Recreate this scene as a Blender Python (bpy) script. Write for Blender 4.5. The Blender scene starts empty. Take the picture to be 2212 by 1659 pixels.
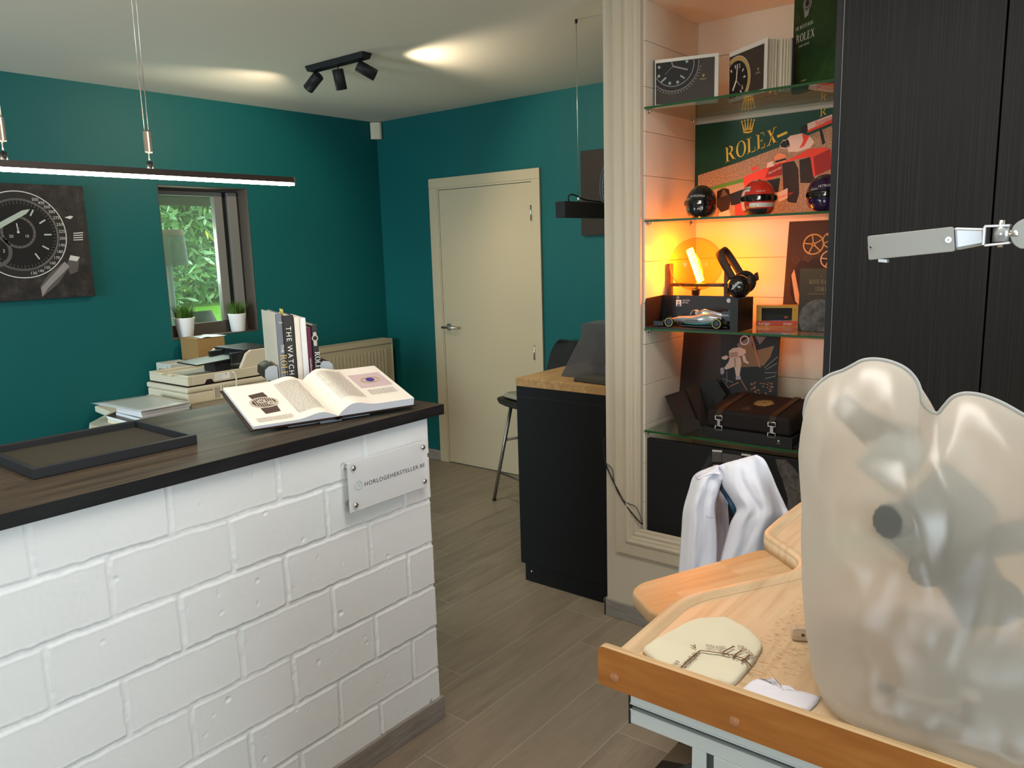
import bpy, math, random
from math import sin, cos, pi, radians, sqrt, atan2
from mathutils import Vector, Matrix, noise

V = Vector
scene = bpy.context.scene
random.seed(7)

# ------------------------------------------------------------------ camera
FPX, YAW, PITCH, ROLL = 1692.95, 0.676353, 0.172463, 0.02903     # focal length in px of the 2212 px wide frame
CAM = V((0.0, 0.0, 1.6))
_f = V((-sin(YAW) * cos(PITCH), cos(YAW) * cos(PITCH), -sin(PITCH)))
_r = V((cos(YAW), sin(YAW), 0.0))
_d = _f.cross(_r)
_right = cos(ROLL) * _r + sin(ROLL) * _d
_down = -sin(ROLL) * _r + cos(ROLL) * _d
cam_data = bpy.data.cameras.new('camera')
cam_data.sensor_width = 36.0
cam_data.lens = FPX / 2212.0 * 36.0
cam_data.clip_start = 0.02
cam = bpy.data.objects.new('camera', cam_data)
scene.collection.objects.link(cam)
cm = Matrix.Identity(4)
for i in range(3):
    cm[i][0] = _right[i]; cm[i][1] = -_down[i]; cm[i][2] = -_f[i]; cm[i][3] = CAM[i]
cam.matrix_world = cm
scene.camera = cam


def ray(px, py):
    return _right * ((px - 1106.0) / FPX) + _down * ((py - 829.5) / FPX) + _f


def AT(px, py, ax, val):
    """point of the photograph on the plane  ax = val  (surveying helper)"""
    d = ray(px, py); i = 'xyz'.index(ax)
    return CAM + d * ((val - CAM[i]) / d[i])


def ONP(px, py, P, n):
    d = ray(px, py)
    return CAM + d * ((V(P) - CAM).dot(n) / d.dot(n))


# ------------------------------------------------------------------ exposure and world
scene.view_settings.view_transform = 'Standard'
scene.view_settings.look = 'None'
scene.view_settings.exposure = 0.45
scene.view_settings.gamma = 1.0
scene.view_settings.use_curve_mapping = False
scene.cycles.use_denoising = True
scene.cycles.max_bounces = 10
scene.cycles.transparent_max_bounces = 24
scene.cycles.transmission_bounces = 10
scene.cycles.sample_clamp_indirect = 6.0
scene.cycles.caustics_reflective = False
scene.cycles.caustics_refractive = False

world = bpy.data.worlds.new('overcast_sky')
scene.world = world
world.use_nodes = True
wn = world.node_tree.nodes; wl = world.node_tree.links
wn.clear()
wo = wn.new('ShaderNodeOutputWorld'); wb = wn.new('ShaderNodeBackground')
wb.inputs['Color'].default_value = (0.80, 0.90, 1.0, 1.0)
wb.inputs['Strength'].default_value = 2.4
wl.new(wb.outputs[0], wo.inputs[0])


def area_light(name, loc, aim, sx, sy, power, col):
    l = bpy.data.lights.new(name, 'AREA')
    l.shape = 'RECTANGLE'; l.size = sx; l.size_y = sy; l.energy = power; l.color = col
    o = bpy.data.objects.new(name, l); scene.collection.objects.link(o)
    o.location = loc
    o.rotation_euler = (V(aim) - V(loc)).to_track_quat('-Z', 'Z').to_euler()
    return o


# daylight entering through the workshop windows (right wall and the wall behind the camera)
area_light('daylight_right', (1.97, 1.0, 1.60), (-1.0, 1.1, 1.20), 1.8, 1.1, 27.0, (0.80, 0.93, 1.0))
area_light('daylight_behind', (-0.2, -1.72, 1.55), (-0.45, 0.0, 1.3), 1.4, 1.0, 10.0, (0.80, 0.93, 1.0))
sl_ = area_light('daylight_street', (-3.5, -1.72, 1.55), (-4.4, 1.5, 1.0), 1.4, 1.2, 28.0, (0.72, 0.92, 1.0)); sl_.data.spread = radians(100)
# daylight of the garden window in the teal wall
area_light('daylight_garden', (-4.90, 2.66, 1.60), (-3.5, 2.66, 1.45), 0.36, 0.75, 9.0, (0.92, 1.0, 0.93))
# flat ceiling panel added above the frame only to brighten the workbench; its housing is built with the lamps below
area_light('added_panel_fill', (-0.68, 1.22, 2.512), (-0.68, 1.22, 0.0), 1.15, 0.28, 9.0, (1.0, 0.95, 0.87))


# ------------------------------------------------------------------ materials
MATS = {}


def mat(name, col, rough=0.5, metal=0.0, spec=0.28, emit=None, estr=0.0, coat=0.0, sheen=0.0, bump=None):
    """principled material; bump = (noise scale, strength, distance)"""
    if name in MATS: return MATS[name]
    m = bpy.data.materials.new(name); m.use_nodes = True
    b = m.node_tree.nodes['Principled BSDF']
    b.inputs['Base Color'].default_value = (*col, 1)
    b.inputs['Roughness'].default_value = rough
    b.inputs['Metallic'].default_value = metal
    b.inputs['Specular IOR Level'].default_value = spec
    b.inputs['Coat Weight'].default_value = coat
    b.inputs['Sheen Weight'].default_value = sheen
    if emit:
        b.inputs['Emission Color'].default_value = (*emit, 1)
        b.inputs['Emission Strength'].default_value = estr
    if bump:
        nt = m.node_tree
        tc = nt.nodes.new('ShaderNodeTexCoord'); n = nt.nodes.new('ShaderNodeTexNoise'); bp = nt.nodes.new('ShaderNodeBump')
        n.inputs['Scale'].default_value = bump[0]; n.inputs['Detail'].default_value = 4
        bp.inputs['Strength'].default_value = bump[1]; bp.inputs['Distance'].default_value = bump[2]
        nt.links.new(tc.outputs['Object'], n.inputs['Vector']); nt.links.new(n.outputs['Fac'], bp.inputs['Height'])
        nt.links.new(bp.outputs[0], b.inputs['Normal'])
    MATS[name] = m
    return m


class NT:
    """small shader-graph helper"""
    def __init__(self, name, rough=0.5, spec=0.3):
        self.m = bpy.data.materials.new(name); self.m.use_nodes = True; MATS[name] = self.m
        self.t = self.m.node_tree; self.b = self.t.nodes['Principled BSDF']
        self.b.inputs['Roughness'].default_value = rough
        self.b.inputs['Specular IOR Level'].default_value = spec
        self.tc = self.t.nodes.new('ShaderNodeTexCoord')

    def n(self, kind, **kw):
        x = self.t.nodes.new('ShaderNode' + kind)
        for k, v in kw.items():
            if k in x.inputs: x.inputs[k].default_value = v
            else: setattr(x, k, v)
        return x

    def l(self, a, b): self.t.links.new(a, b)

    def mapping(self, scale=(1, 1, 1), loc=(0, 0, 0), rot=(0, 0, 0)):
        mp = self.n('Mapping'); mp.inputs['Scale'].default_value = scale
        mp.inputs['Location'].default_value = loc; mp.inputs['Rotation'].default_value = rot
        self.l(self.tc.outputs['Object'], mp.inputs['Vector']); return mp.outputs[0]

    def noise(self, vec, scale, detail=4, rough=0.5, dist=0.0):
        x = self.n('TexNoise'); x.inputs['Scale'].default_value = scale; x.inputs['Detail'].default_value = detail
        x.inputs['Roughness'].default_value = rough; x.inputs['Distortion'].default_value = dist
        self.l(vec, x.inputs['Vector']); return x.outputs['Fac']

    def ramp(self, fac, stops):
        x = self.n('ValToRGB'); e = x.color_ramp.elements
        while len(e) < len(stops): e.new(0.5)
        for i, (p, c) in enumerate(stops):
            e[i].position = p; e[i].color = (*c, 1)
        self.l(fac, x.inputs['Fac']); return x.outputs['Color']

    def math(self, op, a, b=None, c=None):
        x = self.n('Math', operation=op)
        for i, v in enumerate((a, b, c)):
            if v is None: continue
            if isinstance(v, (int, float)): x.inputs[i].default_value = v
            else: self.l(v, x.inputs[i])
        return x.outputs[0]

    def mix(self, fac, a, b, mode='MIX'):
        x = self.n('Mix', data_type='RGBA', blend_type=mode)
        if isinstance(fac, (int, float)): x.inputs[0].default_value = fac
        else: self.l(fac, x.inputs[0])
        for i, v in ((6, a), (7, b)):
            if isinstance(v, tuple): x.inputs[i].default_value = (*v, 1)
            else: self.l(v, x.inputs[i])
        return x.outputs[2]

    def color(self, c): self.l(c, self.b.inputs['Base Color'])

    def bump(self, h, strength=0.3, dist=0.002):
        x = self.n('Bump'); x.inputs['Strength'].default_value = strength; x.inputs['Distance'].default_value = dist
        self.l(h, x.inputs['Height']); self.l(x.outputs[0], self.b.inputs['Normal'])


def wood(name, stretch, cols, rough=0.45, scale=14.0, block=None, bump=0.05):
    """grain stretched along one axis (small number = grain direction), optional glued blocks"""
    g = NT(name, rough)
    v = g.mapping(stretch)
    f = g.noise(v, scale, 8, 0.62, 0.4)
    c = g.ramp(f, [(0.30, cols[0]), (0.52, cols[1]), (0.72, cols[2])])
    f2 = g.noise(v, scale * 5, 3, 0.6)
    c = g.mix(g.math('MULTIPLY', g.math('LESS_THAN', f2, 0.36), 0.22), c, tuple(x * 0.55 for x in cols[0]))
    if block:                       # (axis, width): staves with their own tone
        s = g.n('SeparateXYZ'); g.l(g.tc.outputs['Object'], s.inputs[0])
        ax, wd = block
        i = g.math('FLOOR', g.math('DIVIDE', s.outputs[ax], wd))
        w = g.n('TexWhiteNoise', noise_dimensions='1D'); g.l(i, w.inputs['W'])
        c = g.mix(g.math('MULTIPLY', w.outputs['Value'], 0.45), c, cols[3] if len(cols) > 3 else cols[0])
    g.color(c); g.bump(f, bump, 0.002)
    return g.m


def clear(name, tint, gloss=0.05, ior=1.45, rough=0.0, milky=0.0, milk=(1, 1, 1)):
    """clear sheet: tinted transparency under a fresnel reflection, optionally milky"""
    m = bpy.data.materials.new(name); m.use_nodes = True; MATS[name] = m
    t = m.node_tree; t.nodes.clear()
    o = t.nodes.new('ShaderNodeOutputMaterial')
    tr = t.nodes.new('ShaderNodeBsdfTransparent'); tr.inputs[0].default_value = (*tint, 1)
    gl = t.nodes.new('ShaderNodeBsdfGlossy'); gl.inputs['Roughness'].default_value = rough
    lw = t.nodes.new('ShaderNodeLayerWeight'); lw.inputs[0].default_value = 0.5
    pw = t.nodes.new('ShaderNodeMath'); pw.operation = 'POWER'; pw.inputs[1].default_value = 4.5
    fr = t.nodes.new('ShaderNodeMath'); fr.operation = 'MULTIPLY_ADD'; fr.inputs[1].default_value = 0.9; fr.inputs[2].default_value = ((ior - 1) / (ior + 1)) ** 2
    t.links.new(lw.outputs['Facing'], pw.inputs[0]); t.links.new(pw.outputs[0], fr.inputs[0])
    mx = t.nodes.new('ShaderNodeMixShader')
    t.links.new(fr.outputs[0], mx.inputs[0]); t.links.new(tr.outputs[0], mx.inputs[1]); t.links.new(gl.outputs[0], mx.inputs[2])
    out = mx.outputs[0]
    if milky:
        df = t.nodes.new('ShaderNodeBsdfDiffuse'); df.inputs[0].default_value = (*milk, 1)
        m2 = t.nodes.new('ShaderNodeMixShader'); m2.inputs[0].default_value = milky
        t.links.new(out, m2.inputs[1]); t.links.new(df.outputs[0], m2.inputs[2]); out = m2.outputs[0]
    t.links.new(out, o.inputs[0])
    return m


WHITE = mat('white_paint', (0.78, 0.78, 0.76), 0.6)
BLACK = mat('matte_black', (0.012, 0.012, 0.013), 0.55)
SATIN = mat('satin_black', (0.015, 0.015, 0.016), 0.35)
INK = mat('black_ink', (0.02, 0.02, 0.022), 0.6)
PAPER = mat('white_paper', (0.80, 0.79, 0.75), 0.7)
STEEL = mat('brushed_steel', (0.62, 0.60, 0.57), 0.28, 1.0)
CHROME = mat('chrome', (0.75, 0.75, 0.75), 0.12, 1.0)
GOLD = mat('gold_print', (0.62, 0.48, 0.16), 0.45)
CREAM = mat('cream_plastic', (0.62, 0.56, 0.43), 0.45)


# ------------------------------------------------------------------ mesh kit
ORI = {}


def frame(n):
    n = V(n).normalized()
    a = V((0, 0, 1)) if abs(n.z) < 0.9 else V((1, 0, 0))
    u = a.cross(n).normalized()
    return u, n.cross(u).normalized(), n


class MB:
    def __init__(s): s.v = []; s.f = []; s.m = []; s.s = []

    def add(s, vs, fs, m=0, smooth=False):
        o = len(s.v); s.v.extend(V(p) for p in vs)
        for f in fs: s.f.append([o + i for i in f]); s.m.append(m); s.s.append(smooth)
        return s

    def box(s, lo, hi, m=0):
        x0, y0, z0 = lo; x1, y1, z1 = hi
        return s.hexa([V((x, y, z)) for z in (z0, z1) for x, y in ((x0, y0), (x1, y0), (x1, y1), (x0, y1))], m)

    def hexa(s, p, m=0):
        return s.add(p, [(0, 3, 2, 1), (4, 5, 6, 7), (0, 1, 5, 4), (1, 2, 6, 5), (2, 3, 7, 6), (3, 0, 4, 7)], m)

    def obox(s, c, ax, ay, az, m=0):
        """box from centre and three half-axis vectors"""
        c = V(c); ax = V(ax); ay = V(ay); az = V(az)
        return s.hexa([c + k * az + i * ax + j * ay for k in (-1, 1) for i, j in ((-1, -1), (1, -1), (1, 1), (-1, 1))], m)

    def prism(s, pts, off, m=0, mside=None, smooth=False):
        pts = [V(p) for p in pts]; off = V(off); n = len(pts)
        s.add(pts + [p + off for p in pts], [tuple(range(n))[::-1], tuple(range(n, 2 * n))], m)
        o = len(s.v) - 2 * n
        for i in range(n):
            j = (i + 1) % n
            s.f.append([o + i, o + j, o + n + j, o + n + i]); s.m.append(m if mside is None else mside); s.s.append(smooth)
        return s

    def poly(s, pts, m=0): return s.add(pts, [tuple(range(len(pts)))], m)

    def loft(s, rings, m=0, smooth=True, closed=True, cap0=True, cap1=True):
        n = len(rings[0]); o = len(s.v)
        for r in rings: s.v.extend(V(p) for p in r)
        for a in range(len(rings) - 1):
            for i in range(n if closed else n - 1):
                j = (i + 1) % n
                s.f.append([o + a * n + i, o + a * n + j, o + (a + 1) * n + j, o + (a + 1) * n + i]); s.m.append(m); s.s.append(smooth)
        if cap0 and closed: s.f.append([o + i for i in range(n)][::-1]); s.m.append(m); s.s.append(False)
        if cap1 and closed:
            b = o + (len(rings) - 1) * n
            s.f.append([b + i for i in range(n)]); s.m.append(m); s.s.append(False)
        return s

    def cyl(s, p0, p1, r0, r1=None, seg=24, m=0, caps=True):
        p0 = V(p0); p1 = V(p1); r1 = r0 if r1 is None else r1
        u, w, _ = frame(p1 - p0)
        ring = lambda p, r: [p + r * (cos(2 * pi * i / seg) * u + sin(2 * pi * i / seg) * w) for i in range(seg)]
        return s.loft([ring(p0, r0), ring(p1, r1)], m, True, True, caps, caps)

    def lathe(s, prof, c, axis=(0, 0, 1), seg=32, m=0, caps=False):
        u, w, n = frame(axis); c = V(c)
        return s.loft([[c + h * n + max(r, 1e-5) * (cos(2 * pi * i / seg) * u + sin(2 * pi * i / seg) * w) for i in range(seg)] for r, h in prof],
                      m, True, True, caps, caps)

    def tube(s, pts, r, seg=10, m=0, closed=False):
        pts = [V(p) for p in pts]; n = len(pts); rings = []
        t0 = (pts[1] - pts[0]).normalized(); u, w, _ = frame(t0)
        for i, p in enumerate(pts):
            a = pts[max(i - 1, 0)]; b = pts[min(i + 1, n - 1)]
            t = (b - a).normalized()
            u = (u - u.dot(t) * t).normalized(); w = t.cross(u)
            rr = r[i] if isinstance(r, (list, tuple)) else r
            rings.append([p + rr * (cos(2 * pi * k / seg) * u + sin(2 * pi * k / seg) * w) for k in range(seg)])
        return s.loft(rings, m, True)

    def sphere(s, c, r, seg=24, rings=14, m=0, basis=None):
        c = V(c); r = V((r, r, r)) if isinstance(r, (int, float)) else V(r)
        B = basis or (V((1, 0, 0)), V((0, 1, 0)), V((0, 0, 1)))
        rr = []
        for j in range(rings + 1):
            t = pi * j / rings - pi / 2
            ct = max(cos(t), 1e-4)
            rr.append([c + B[0] * (r.x * ct * cos(2 * pi * i / seg)) + B[1] * (r.y * ct * sin(2 * pi * i / seg)) + B[2] * (r.z * sin(t)) for i in range(seg)])
        return s.loft(rr, m, True)

    def ring(s, c, u, v, ro, ri, a0=0.0, a1=2 * pi, seg=48, m=0, rx=1.0, ry=1.0):
        """flat annulus (or sector) in the plane u, v"""
        c = V(c); vs = []; k = seg + 1
        for i in range(k):
            a = a0 + (a1 - a0) * i / seg
            d = u * (cos(a) * rx) + v * (sin(a) * ry)
            vs += [c + d * ro, c + d * ri]
        return s.add(vs, [(2 * i, 2 * i + 2, 2 * i + 3, 2 * i + 1) for i in range(seg)], m)

    def disc(s, c, u, v, r, seg=40, m=0, rx=1.0, ry=1.0):
        return s.poly([V(c) + u * (r * rx * cos(2 * pi * i / seg)) + v * (r * ry * sin(2 * pi * i / seg)) for i in range(seg)], m)

    def line(s, a, b, w, n, m=0):
        """flat stroke of width w from a to b in the plane with normal n"""
        a = V(a); b = V(b); t = (b - a).normalized(); q = V(n).cross(t).normalized() * (w / 2)
        return s.poly([a - q, b - q, b + q, a + q], m)

    def text(s, body, o, u, v, h, m=0, align='l', serif=False, sx=1.0, gap=0.0):
        """flat lettering: o = baseline start, cap height h; u, v = unit directions"""
        o = V(o); u = V(u).normalized(); v = V(v).normalized()
        polys, wd = (serif_text(body) if serif else sans_text(body, gap))
        off = {'l': 0.0, 'c': -wd / 2, 'r': -wd}[align]
        for vs, fs in polys:
            s.add([o + u * ((x + off) * h * sx) + v * (y * h) for x, y in vs], fs, m)
        return s

    def build(s, name, mats, parent=None, loc=None, bevel=0.0, seg=2, label=None):
        me = bpy.data.meshes.new(name)
        base = ORI[parent.name] if parent else (V(loc) if loc is not None else V((0, 0, 0)))
        me.from_pydata([tuple(p - base) for p in s.v], [], s.f)
        mats = mats if isinstance(mats, (list, tuple)) else [mats]
        for q in mats: me.materials.append(q)
        for p, mi, sm in zip(me.polygons, s.m, s.s): p.material_index = mi; p.use_smooth = sm
        me.update()
        o = bpy.data.objects.new(name, me); scene.collection.objects.link(o)
        if parent: o.parent = parent
        else: o.location = base
        ORI[o.name] = base
        if bevel:
            b = o.modifiers.new('edge', 'BEVEL'); b.width = bevel; b.segments = seg; b.limit_method = 'ANGLE'; b.angle_limit = radians(40)
        if label: o['label'] = label
        return o


def recalc(o):
    import bmesh
    bm = bmesh.new(); bm.from_mesh(o.data); bmesh.ops.recalc_face_normals(bm, faces=bm.faces); bm.to_mesh(o.data); bm.free()


def thing(name, label, cat, loc, group=None):
    o = bpy.data.objects.new(name, None); scene.collection.objects.link(o)
    o.empty_display_size = 0.05
    o.location = loc; ORI[o.name] = V(loc); tag(o, label, cat, group); return o


def tag(o, label, cat, group=None, kind=None):
    o['label'] = label; o['category'] = cat
    if group: o['group'] = group
    if kind: o['kind'] = kind
    return o


def struct(o):
    o['kind'] = 'structure'; return o


_TXT = {}


def sans_text(body, gap=0.0):
    k = (body, gap)
    if k not in _TXT:
        cu = bpy.data.curves.new('t', 'FONT'); cu.body = body; cu.size = 1.0; cu.space_character = 1.0 + gap
        cu.resolution_u = 3
        ob = bpy.data.objects.new('t', cu); scene.collection.objects.link(ob)
        bpy.context.view_layer.update()
        me = bpy.data.meshes.new_from_object(ob.evaluated_get(bpy.context.evaluated_depsgraph_get()))
        sc = 1 / 0.69                      # cap height of the built-in face -> 1
        vs = [(v.co.x * sc, v.co.y * sc) for v in me.vertices]
        fs = [tuple(p.vertices) for p in me.polygons]
        x0 = min((x for x, _ in vs), default=0); x1 = max((x for x, _ in vs), default=1)
        vs = [(x - x0, y) for x, y in vs]
        bpy.data.objects.remove(ob); bpy.data.curves.remove(cu); bpy.data.meshes.remove(me)
        _TXT[k] = ([(vs, fs)], x1 - x0)
    return _TXT[k]


def _arc(cx, cy, ro, ri, a0, a1, n=14):
    """annular sector with elliptic radii (rx, ry)"""
    vs = []
    for i in range(n + 1):
        a = radians(a0 + (a1 - a0) * i / n)
        vs += [(cx + ro[0] * cos(a), cy + ro[1] * sin(a)), (cx + ri[0] * cos(a), cy + ri[1] * sin(a))]
    return vs, [(2 * i, 2 * i + 2, 2 * i + 3, 2 * i + 1) for i in range(n)]


def _q(*p): return list(p), [tuple(range(len(p)))]


def _r(x0, y0, x1, y1): return _q((x0, y0), (x1, y0), (x1, y1), (x0, y1))


def _dg(x0, y0, x1, y1, w): return _q((x0 - w / 2, y0), (x0 + w / 2, y0), (x1 + w / 2, y1), (x1 - w / 2, y1))


def _st(x, w=0.15, s=0.09): return [_r(x, 0, x + w, 1), _r(x - s, 0, x + w + s, 0.05), _r(x - s, 0.95, x + w + s, 1)]


def _ft(x, y, s=0.13): return _r(x - s, y, x + s, y + 0.05)


def _glyph(c):
    T, t = 0.15, 0.055
    if c == ' ': return [], 0.35
    if c == 'I': return _st(0.1), 0.36
    if c == '.': return [_r(0.06, 0, 0.2, 0.14)], 0.26
    if c == 'H': return _st(0.1) + _st(0.62) + [_r(0.2, 0.48, 0.65, 0.53)], 0.88
    if c == 'T': return _st(0.31) + [_r(0, 0.94, 0.77, 1), _r(0, 0.76, 0.04, 1), _r(0.73, 0.76, 0.77, 1)], 0.78
    if c in 'EF':
        g = _st(0.1) + [_r(0.1, 0.95, 0.62, 1), _r(0.58, 0.76, 0.62, 1), _r(0.2, 0.48, 0.48, 0.53), _r(0.45, 0.4, 0.48, 0.61)]
        if c == 'E': g += [_r(0.1, 0, 0.66, 0.05), _r(0.62, 0, 0.66, 0.26)]
        return g, 0.74
    if c == 'L': return _st(0.1) + [_r(0.1, 0, 0.66, 0.05), _r(0.62, 0, 0.66, 0.28)], 0.70
    if c == 'O': return [_arc(0.42, 0.5, (0.40, 0.52), (0.25, 0.47), 0, 360, 32)], 0.84
    if c == 'Q': return [_arc(0.42, 0.5, (0.40, 0.52), (0.25, 0.47), 0, 360, 32), _dg(0.4, 0.1, 0.75, -0.15, 0.15)], 0.84
    if c in 'CG':
        g = [_arc(0.42, 0.5, (0.40, 0.52), (0.25, 0.47), 48, 312, 28), _r(0.66, 0.66, 0.7, 0.98)]
        if c == 'G': g += [_r(0.58, 0.02, 0.72, 0.44), _r(0.48, 0.4, 0.8, 0.45)]
        return g, 0.80
    if c == 'D': return _st(0.1) + [_arc(0.2, 0.5, (0.62, 0.5), (0.47, 0.45), -90, 90, 20)], 0.86
    if c in 'RPB':
        g = _st(0.1) + [_arc(0.3, 0.74, (0.36, 0.26), (0.21, 0.21), -90, 90, 16), _r(0.2, 0.95, 0.31, 1), _r(0.2, 0.48, 0.31, 0.53)]
        if c == 'R': g += [_dg(0.42, 0.5, 0.72, 0.0, 0.17), _r(0.64, 0, 0.86, 0.05)]
        if c == 'B': g += [_arc(0.3, 0.26, (0.42, 0.27), (0.26, 0.21), -90, 90, 16), _r(0.2, 0, 0.31, 0.05)]
        return g, 0.84 if c == 'R' else 0.76
    if c == 'X': return [_dg(0.18, 1, 0.66, 0, 0.18), _dg(0.66, 1, 0.16, 0, t * 1.2), _ft(0.18, 0.95), _ft(0.66, 0.95), _ft(0.16, 0), _ft(0.66, 0)], 0.82
    if c == 'Y': return [_dg(0.14, 1, 0.40, 0.45, 0.17), _dg(0.66, 1, 0.42, 0.45, t * 1.2), _r(0.33, 0, 0.48, 0.48), _ft(0.14, 0.95), _ft(0.66, 0.95), _ft(0.41, 0, 0.17)], 0.78
    if c == 'V': return [_dg(0.14, 1, 0.40, 0, 0.17), _dg(0.68, 1, 0.42, 0, t * 1.2), _ft(0.14, 0.95), _ft(0.68, 0.95)], 0.80
    if c == 'W': return [_dg(0.12, 1, 0.34, 0, 0.16), _dg(0.56, 1, 0.36, 0, t), _dg(0.54, 1, 0.78, 0, 0.16), _dg(1.0, 1, 0.8, 0, t), _ft(0.12, 0.95), _ft(0.54, 0.95), _ft(1.0, 0.95)], 1.10
    if c == 'A': return [_dg(0.38, 1, 0.64, 0, 0.17), _dg(0.38, 1, 0.13, 0, t * 1.2), _r(0.22, 0.3, 0.58, 0.35), _ft(0.13, 0), _ft(0.66, 0)], 0.80
    if c == 'M': return _st(0.74) + [_r(0.14, 0, 0.2, 1), _dg(0.2, 1, 0.47, 0, 0.15), _dg(0.78, 1, 0.49, 0, t), _ft(0.17, 0), _r(0.02, 0.95, 0.22, 1)], 1.02
    if c == 'N': return [_r(0.14, 0, 0.2, 1), _r(0.68, 0, 0.74, 1), _dg(0.2, 1, 0.68, 0, 0.17), _ft(0.17, 0), _ft(0.71, 0.95), _r(0.02, 0.95, 0.2, 1)], 0.88
    if c == 'K': return _st(0.1) + [_dg(0.25, 0.42, 0.64, 1, t * 1.2), _dg(0.36, 0.55, 0.68, 0, 0.17), _ft(0.64, 0.95), _ft(0.7, 0)], 0.84
    if c == 'S':
        return [_arc(0.32, 0.75, (0.26, 0.25), (0.14, 0.2), 30, 270, 18), _arc(0.32, 0.26, (0.30, 0.27), (0.16, 0.21), -150, 90, 18),
                _r(0.53, 0.7, 0.57, 1), _r(0.04, 0, 0.08, 0.3)], 0.66
    if c == 'U': return _st(0.1)[:1] + [_r(0.62, 0.3, 0.67, 1), _arc(0.385, 0.3, (0.285, 0.32), (0.16, 0.26), 180, 360, 16), _ft(0.17, 0.95), _ft(0.645, 0.95)], 0.84
    vs, w = sans_text(c)
    return [p for p in vs], w + 0.1


def serif_text(body):
    out = []; x = 0.0
    for c in body:
        g, w = _glyph(c)
        for vs, fs in g: out.append(([(a + x, b) for a, b in vs], fs))
        x += w + 0.05
    return out, x


def lerp(a, b, t): return V(a) * (1 - t) + V(b) * t


def catmull(pts, n=6):
    pts = [V(p) for p in pts]; out = []
    for i in range(len(pts) - 1):
        p0, p1, p2, p3 = pts[max(i - 1, 0)], pts[i], pts[i + 1], pts[min(i + 2, len(pts) - 1)]
        for k in range(n):
            t = k / n
            out.append(0.5 * ((2 * p1) + (p2 - p0) * t + (2 * p0 - 5 * p1 + 4 * p2 - p3) * t * t + (3 * p1 - p0 - 3 * p2 + p3) * t ** 3))
    out.append(pts[-1]); return out


def rounded(pts, r, n=6):
    """round the corners of a planar polygon"""
    pts = [V(p) for p in pts]; out = []; m = len(pts)
    rs = r if isinstance(r, (list, tuple)) else [r] * m
    for i, p in enumerate(pts):
        a = pts[i - 1]; b = pts[(i + 1) % m]; rr = rs[i]
        if rr <= 0: out.append(p); continue
        d0 = (a - p); d1 = (b - p)
        k = min(rr, d0.length * 0.45, d1.length * 0.45)
        q0 = p + d0.normalized() * k; q1 = p + d1.normalized() * k
        for j in range(n + 1):
            t = j / n
            out.append((1 - t) ** 2 * q0 + 2 * t * (1 - t) * p + t * t * q1)
    return out


# ------------------------------------------------------------------ the setting
XW, YB, H = -4.636, 4.222, 2.56           # garden wall, door wall, ceiling height
XR, YN = 2.1, -1.85                       # near right wall, wall behind the camera
YF, YBK = 2.755, 3.235                    # front plane and niche back of the middle wall
NX0, NX1, NZ0, NZ1 = -1.545, -0.80, 0.405, 2.505


def m_floor():
    g = NT('wood_look_tile', 0.42, 0.4)
    s = g.n('SeparateXYZ'); g.l(g.tc.outputs['Object'], s.inputs[0])
    W, L = 0.2185, 0.90
    sx = g.math('DIVIDE', g.math('ADD', s.outputs[0], 1.676), W)
    i = g.math('FLOOR', sx); fx = g.math('FRACT', sx)
    w0 = g.n('TexWhiteNoise', noise_dimensions='1D'); g.l(i, w0.inputs['W'])
    off = g.math('MULTIPLY', i, 0.2378)
    sy = g.math('ADD', g.math('DIVIDE', g.math('SUBTRACT', s.outputs[1], 1.793 - 0.9 * 0.2378), L), off)
    j = g.math('FLOOR', sy); fy = g.math('FRACT', sy)
    ex = g.math('MULTIPLY', g.math('MINIMUM', fx, g.math('SUBTRACT', 1.0, fx)), W)
    ey = g.math('MULTIPLY', g.math('MINIMUM', fy, g.math('SUBTRACT', 1.0, fy)), L)
    e = g.math('MINIMUM', ex, ey)
    joint = g.math('LESS_THAN', e, 0.0013)
    wn2 = g.n('TexWhiteNoise', noise_dimensions='3D'); cx = g.n('CombineXYZ')
    g.l(i, cx.inputs[0]); g.l(j, cx.inputs[1]); g.l(cx.outputs[0], wn2.inputs['Vector'])
    # every plank gets its own piece of grain
    va = g.n('VectorMath', operation='MULTIPLY_ADD'); g.l(wn2.outputs['Color'], va.inputs[0]); va.inputs[1].default_value = (9, 9, 9)
    g.l(g.mapping((9.0, 1.1, 1)), va.inputs[2])
    f = g.noise(va.outputs[0], 2.2, 9, 0.65, 0.8)
    base = g.ramp(f, [(0.28, (0.150, 0.114, 0.080)), (0.5, (0.225, 0.178, 0.127)), (0.74, (0.295, 0.235, 0.172))])
    tone = g.mix(g.math('MULTIPLY', wn2.outputs['Value'], 0.55), base, (0.30, 0.24, 0.172))
    saw = g.noise(g.mapping((40, 260, 1)), 1.0, 2, 0.5)
    tone = g.mix(g.math('MULTIPLY', saw, 0.18), tone, (0.36, 0.32, 0.27))
    g.color(g.mix(joint, tone, (0.40, 0.35, 0.29)))
    g.bump(g.math('SUBTRACT', g.math('MULTIPLY', f, 0.25), joint), 0.25, 0.002)
    return g.m


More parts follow.
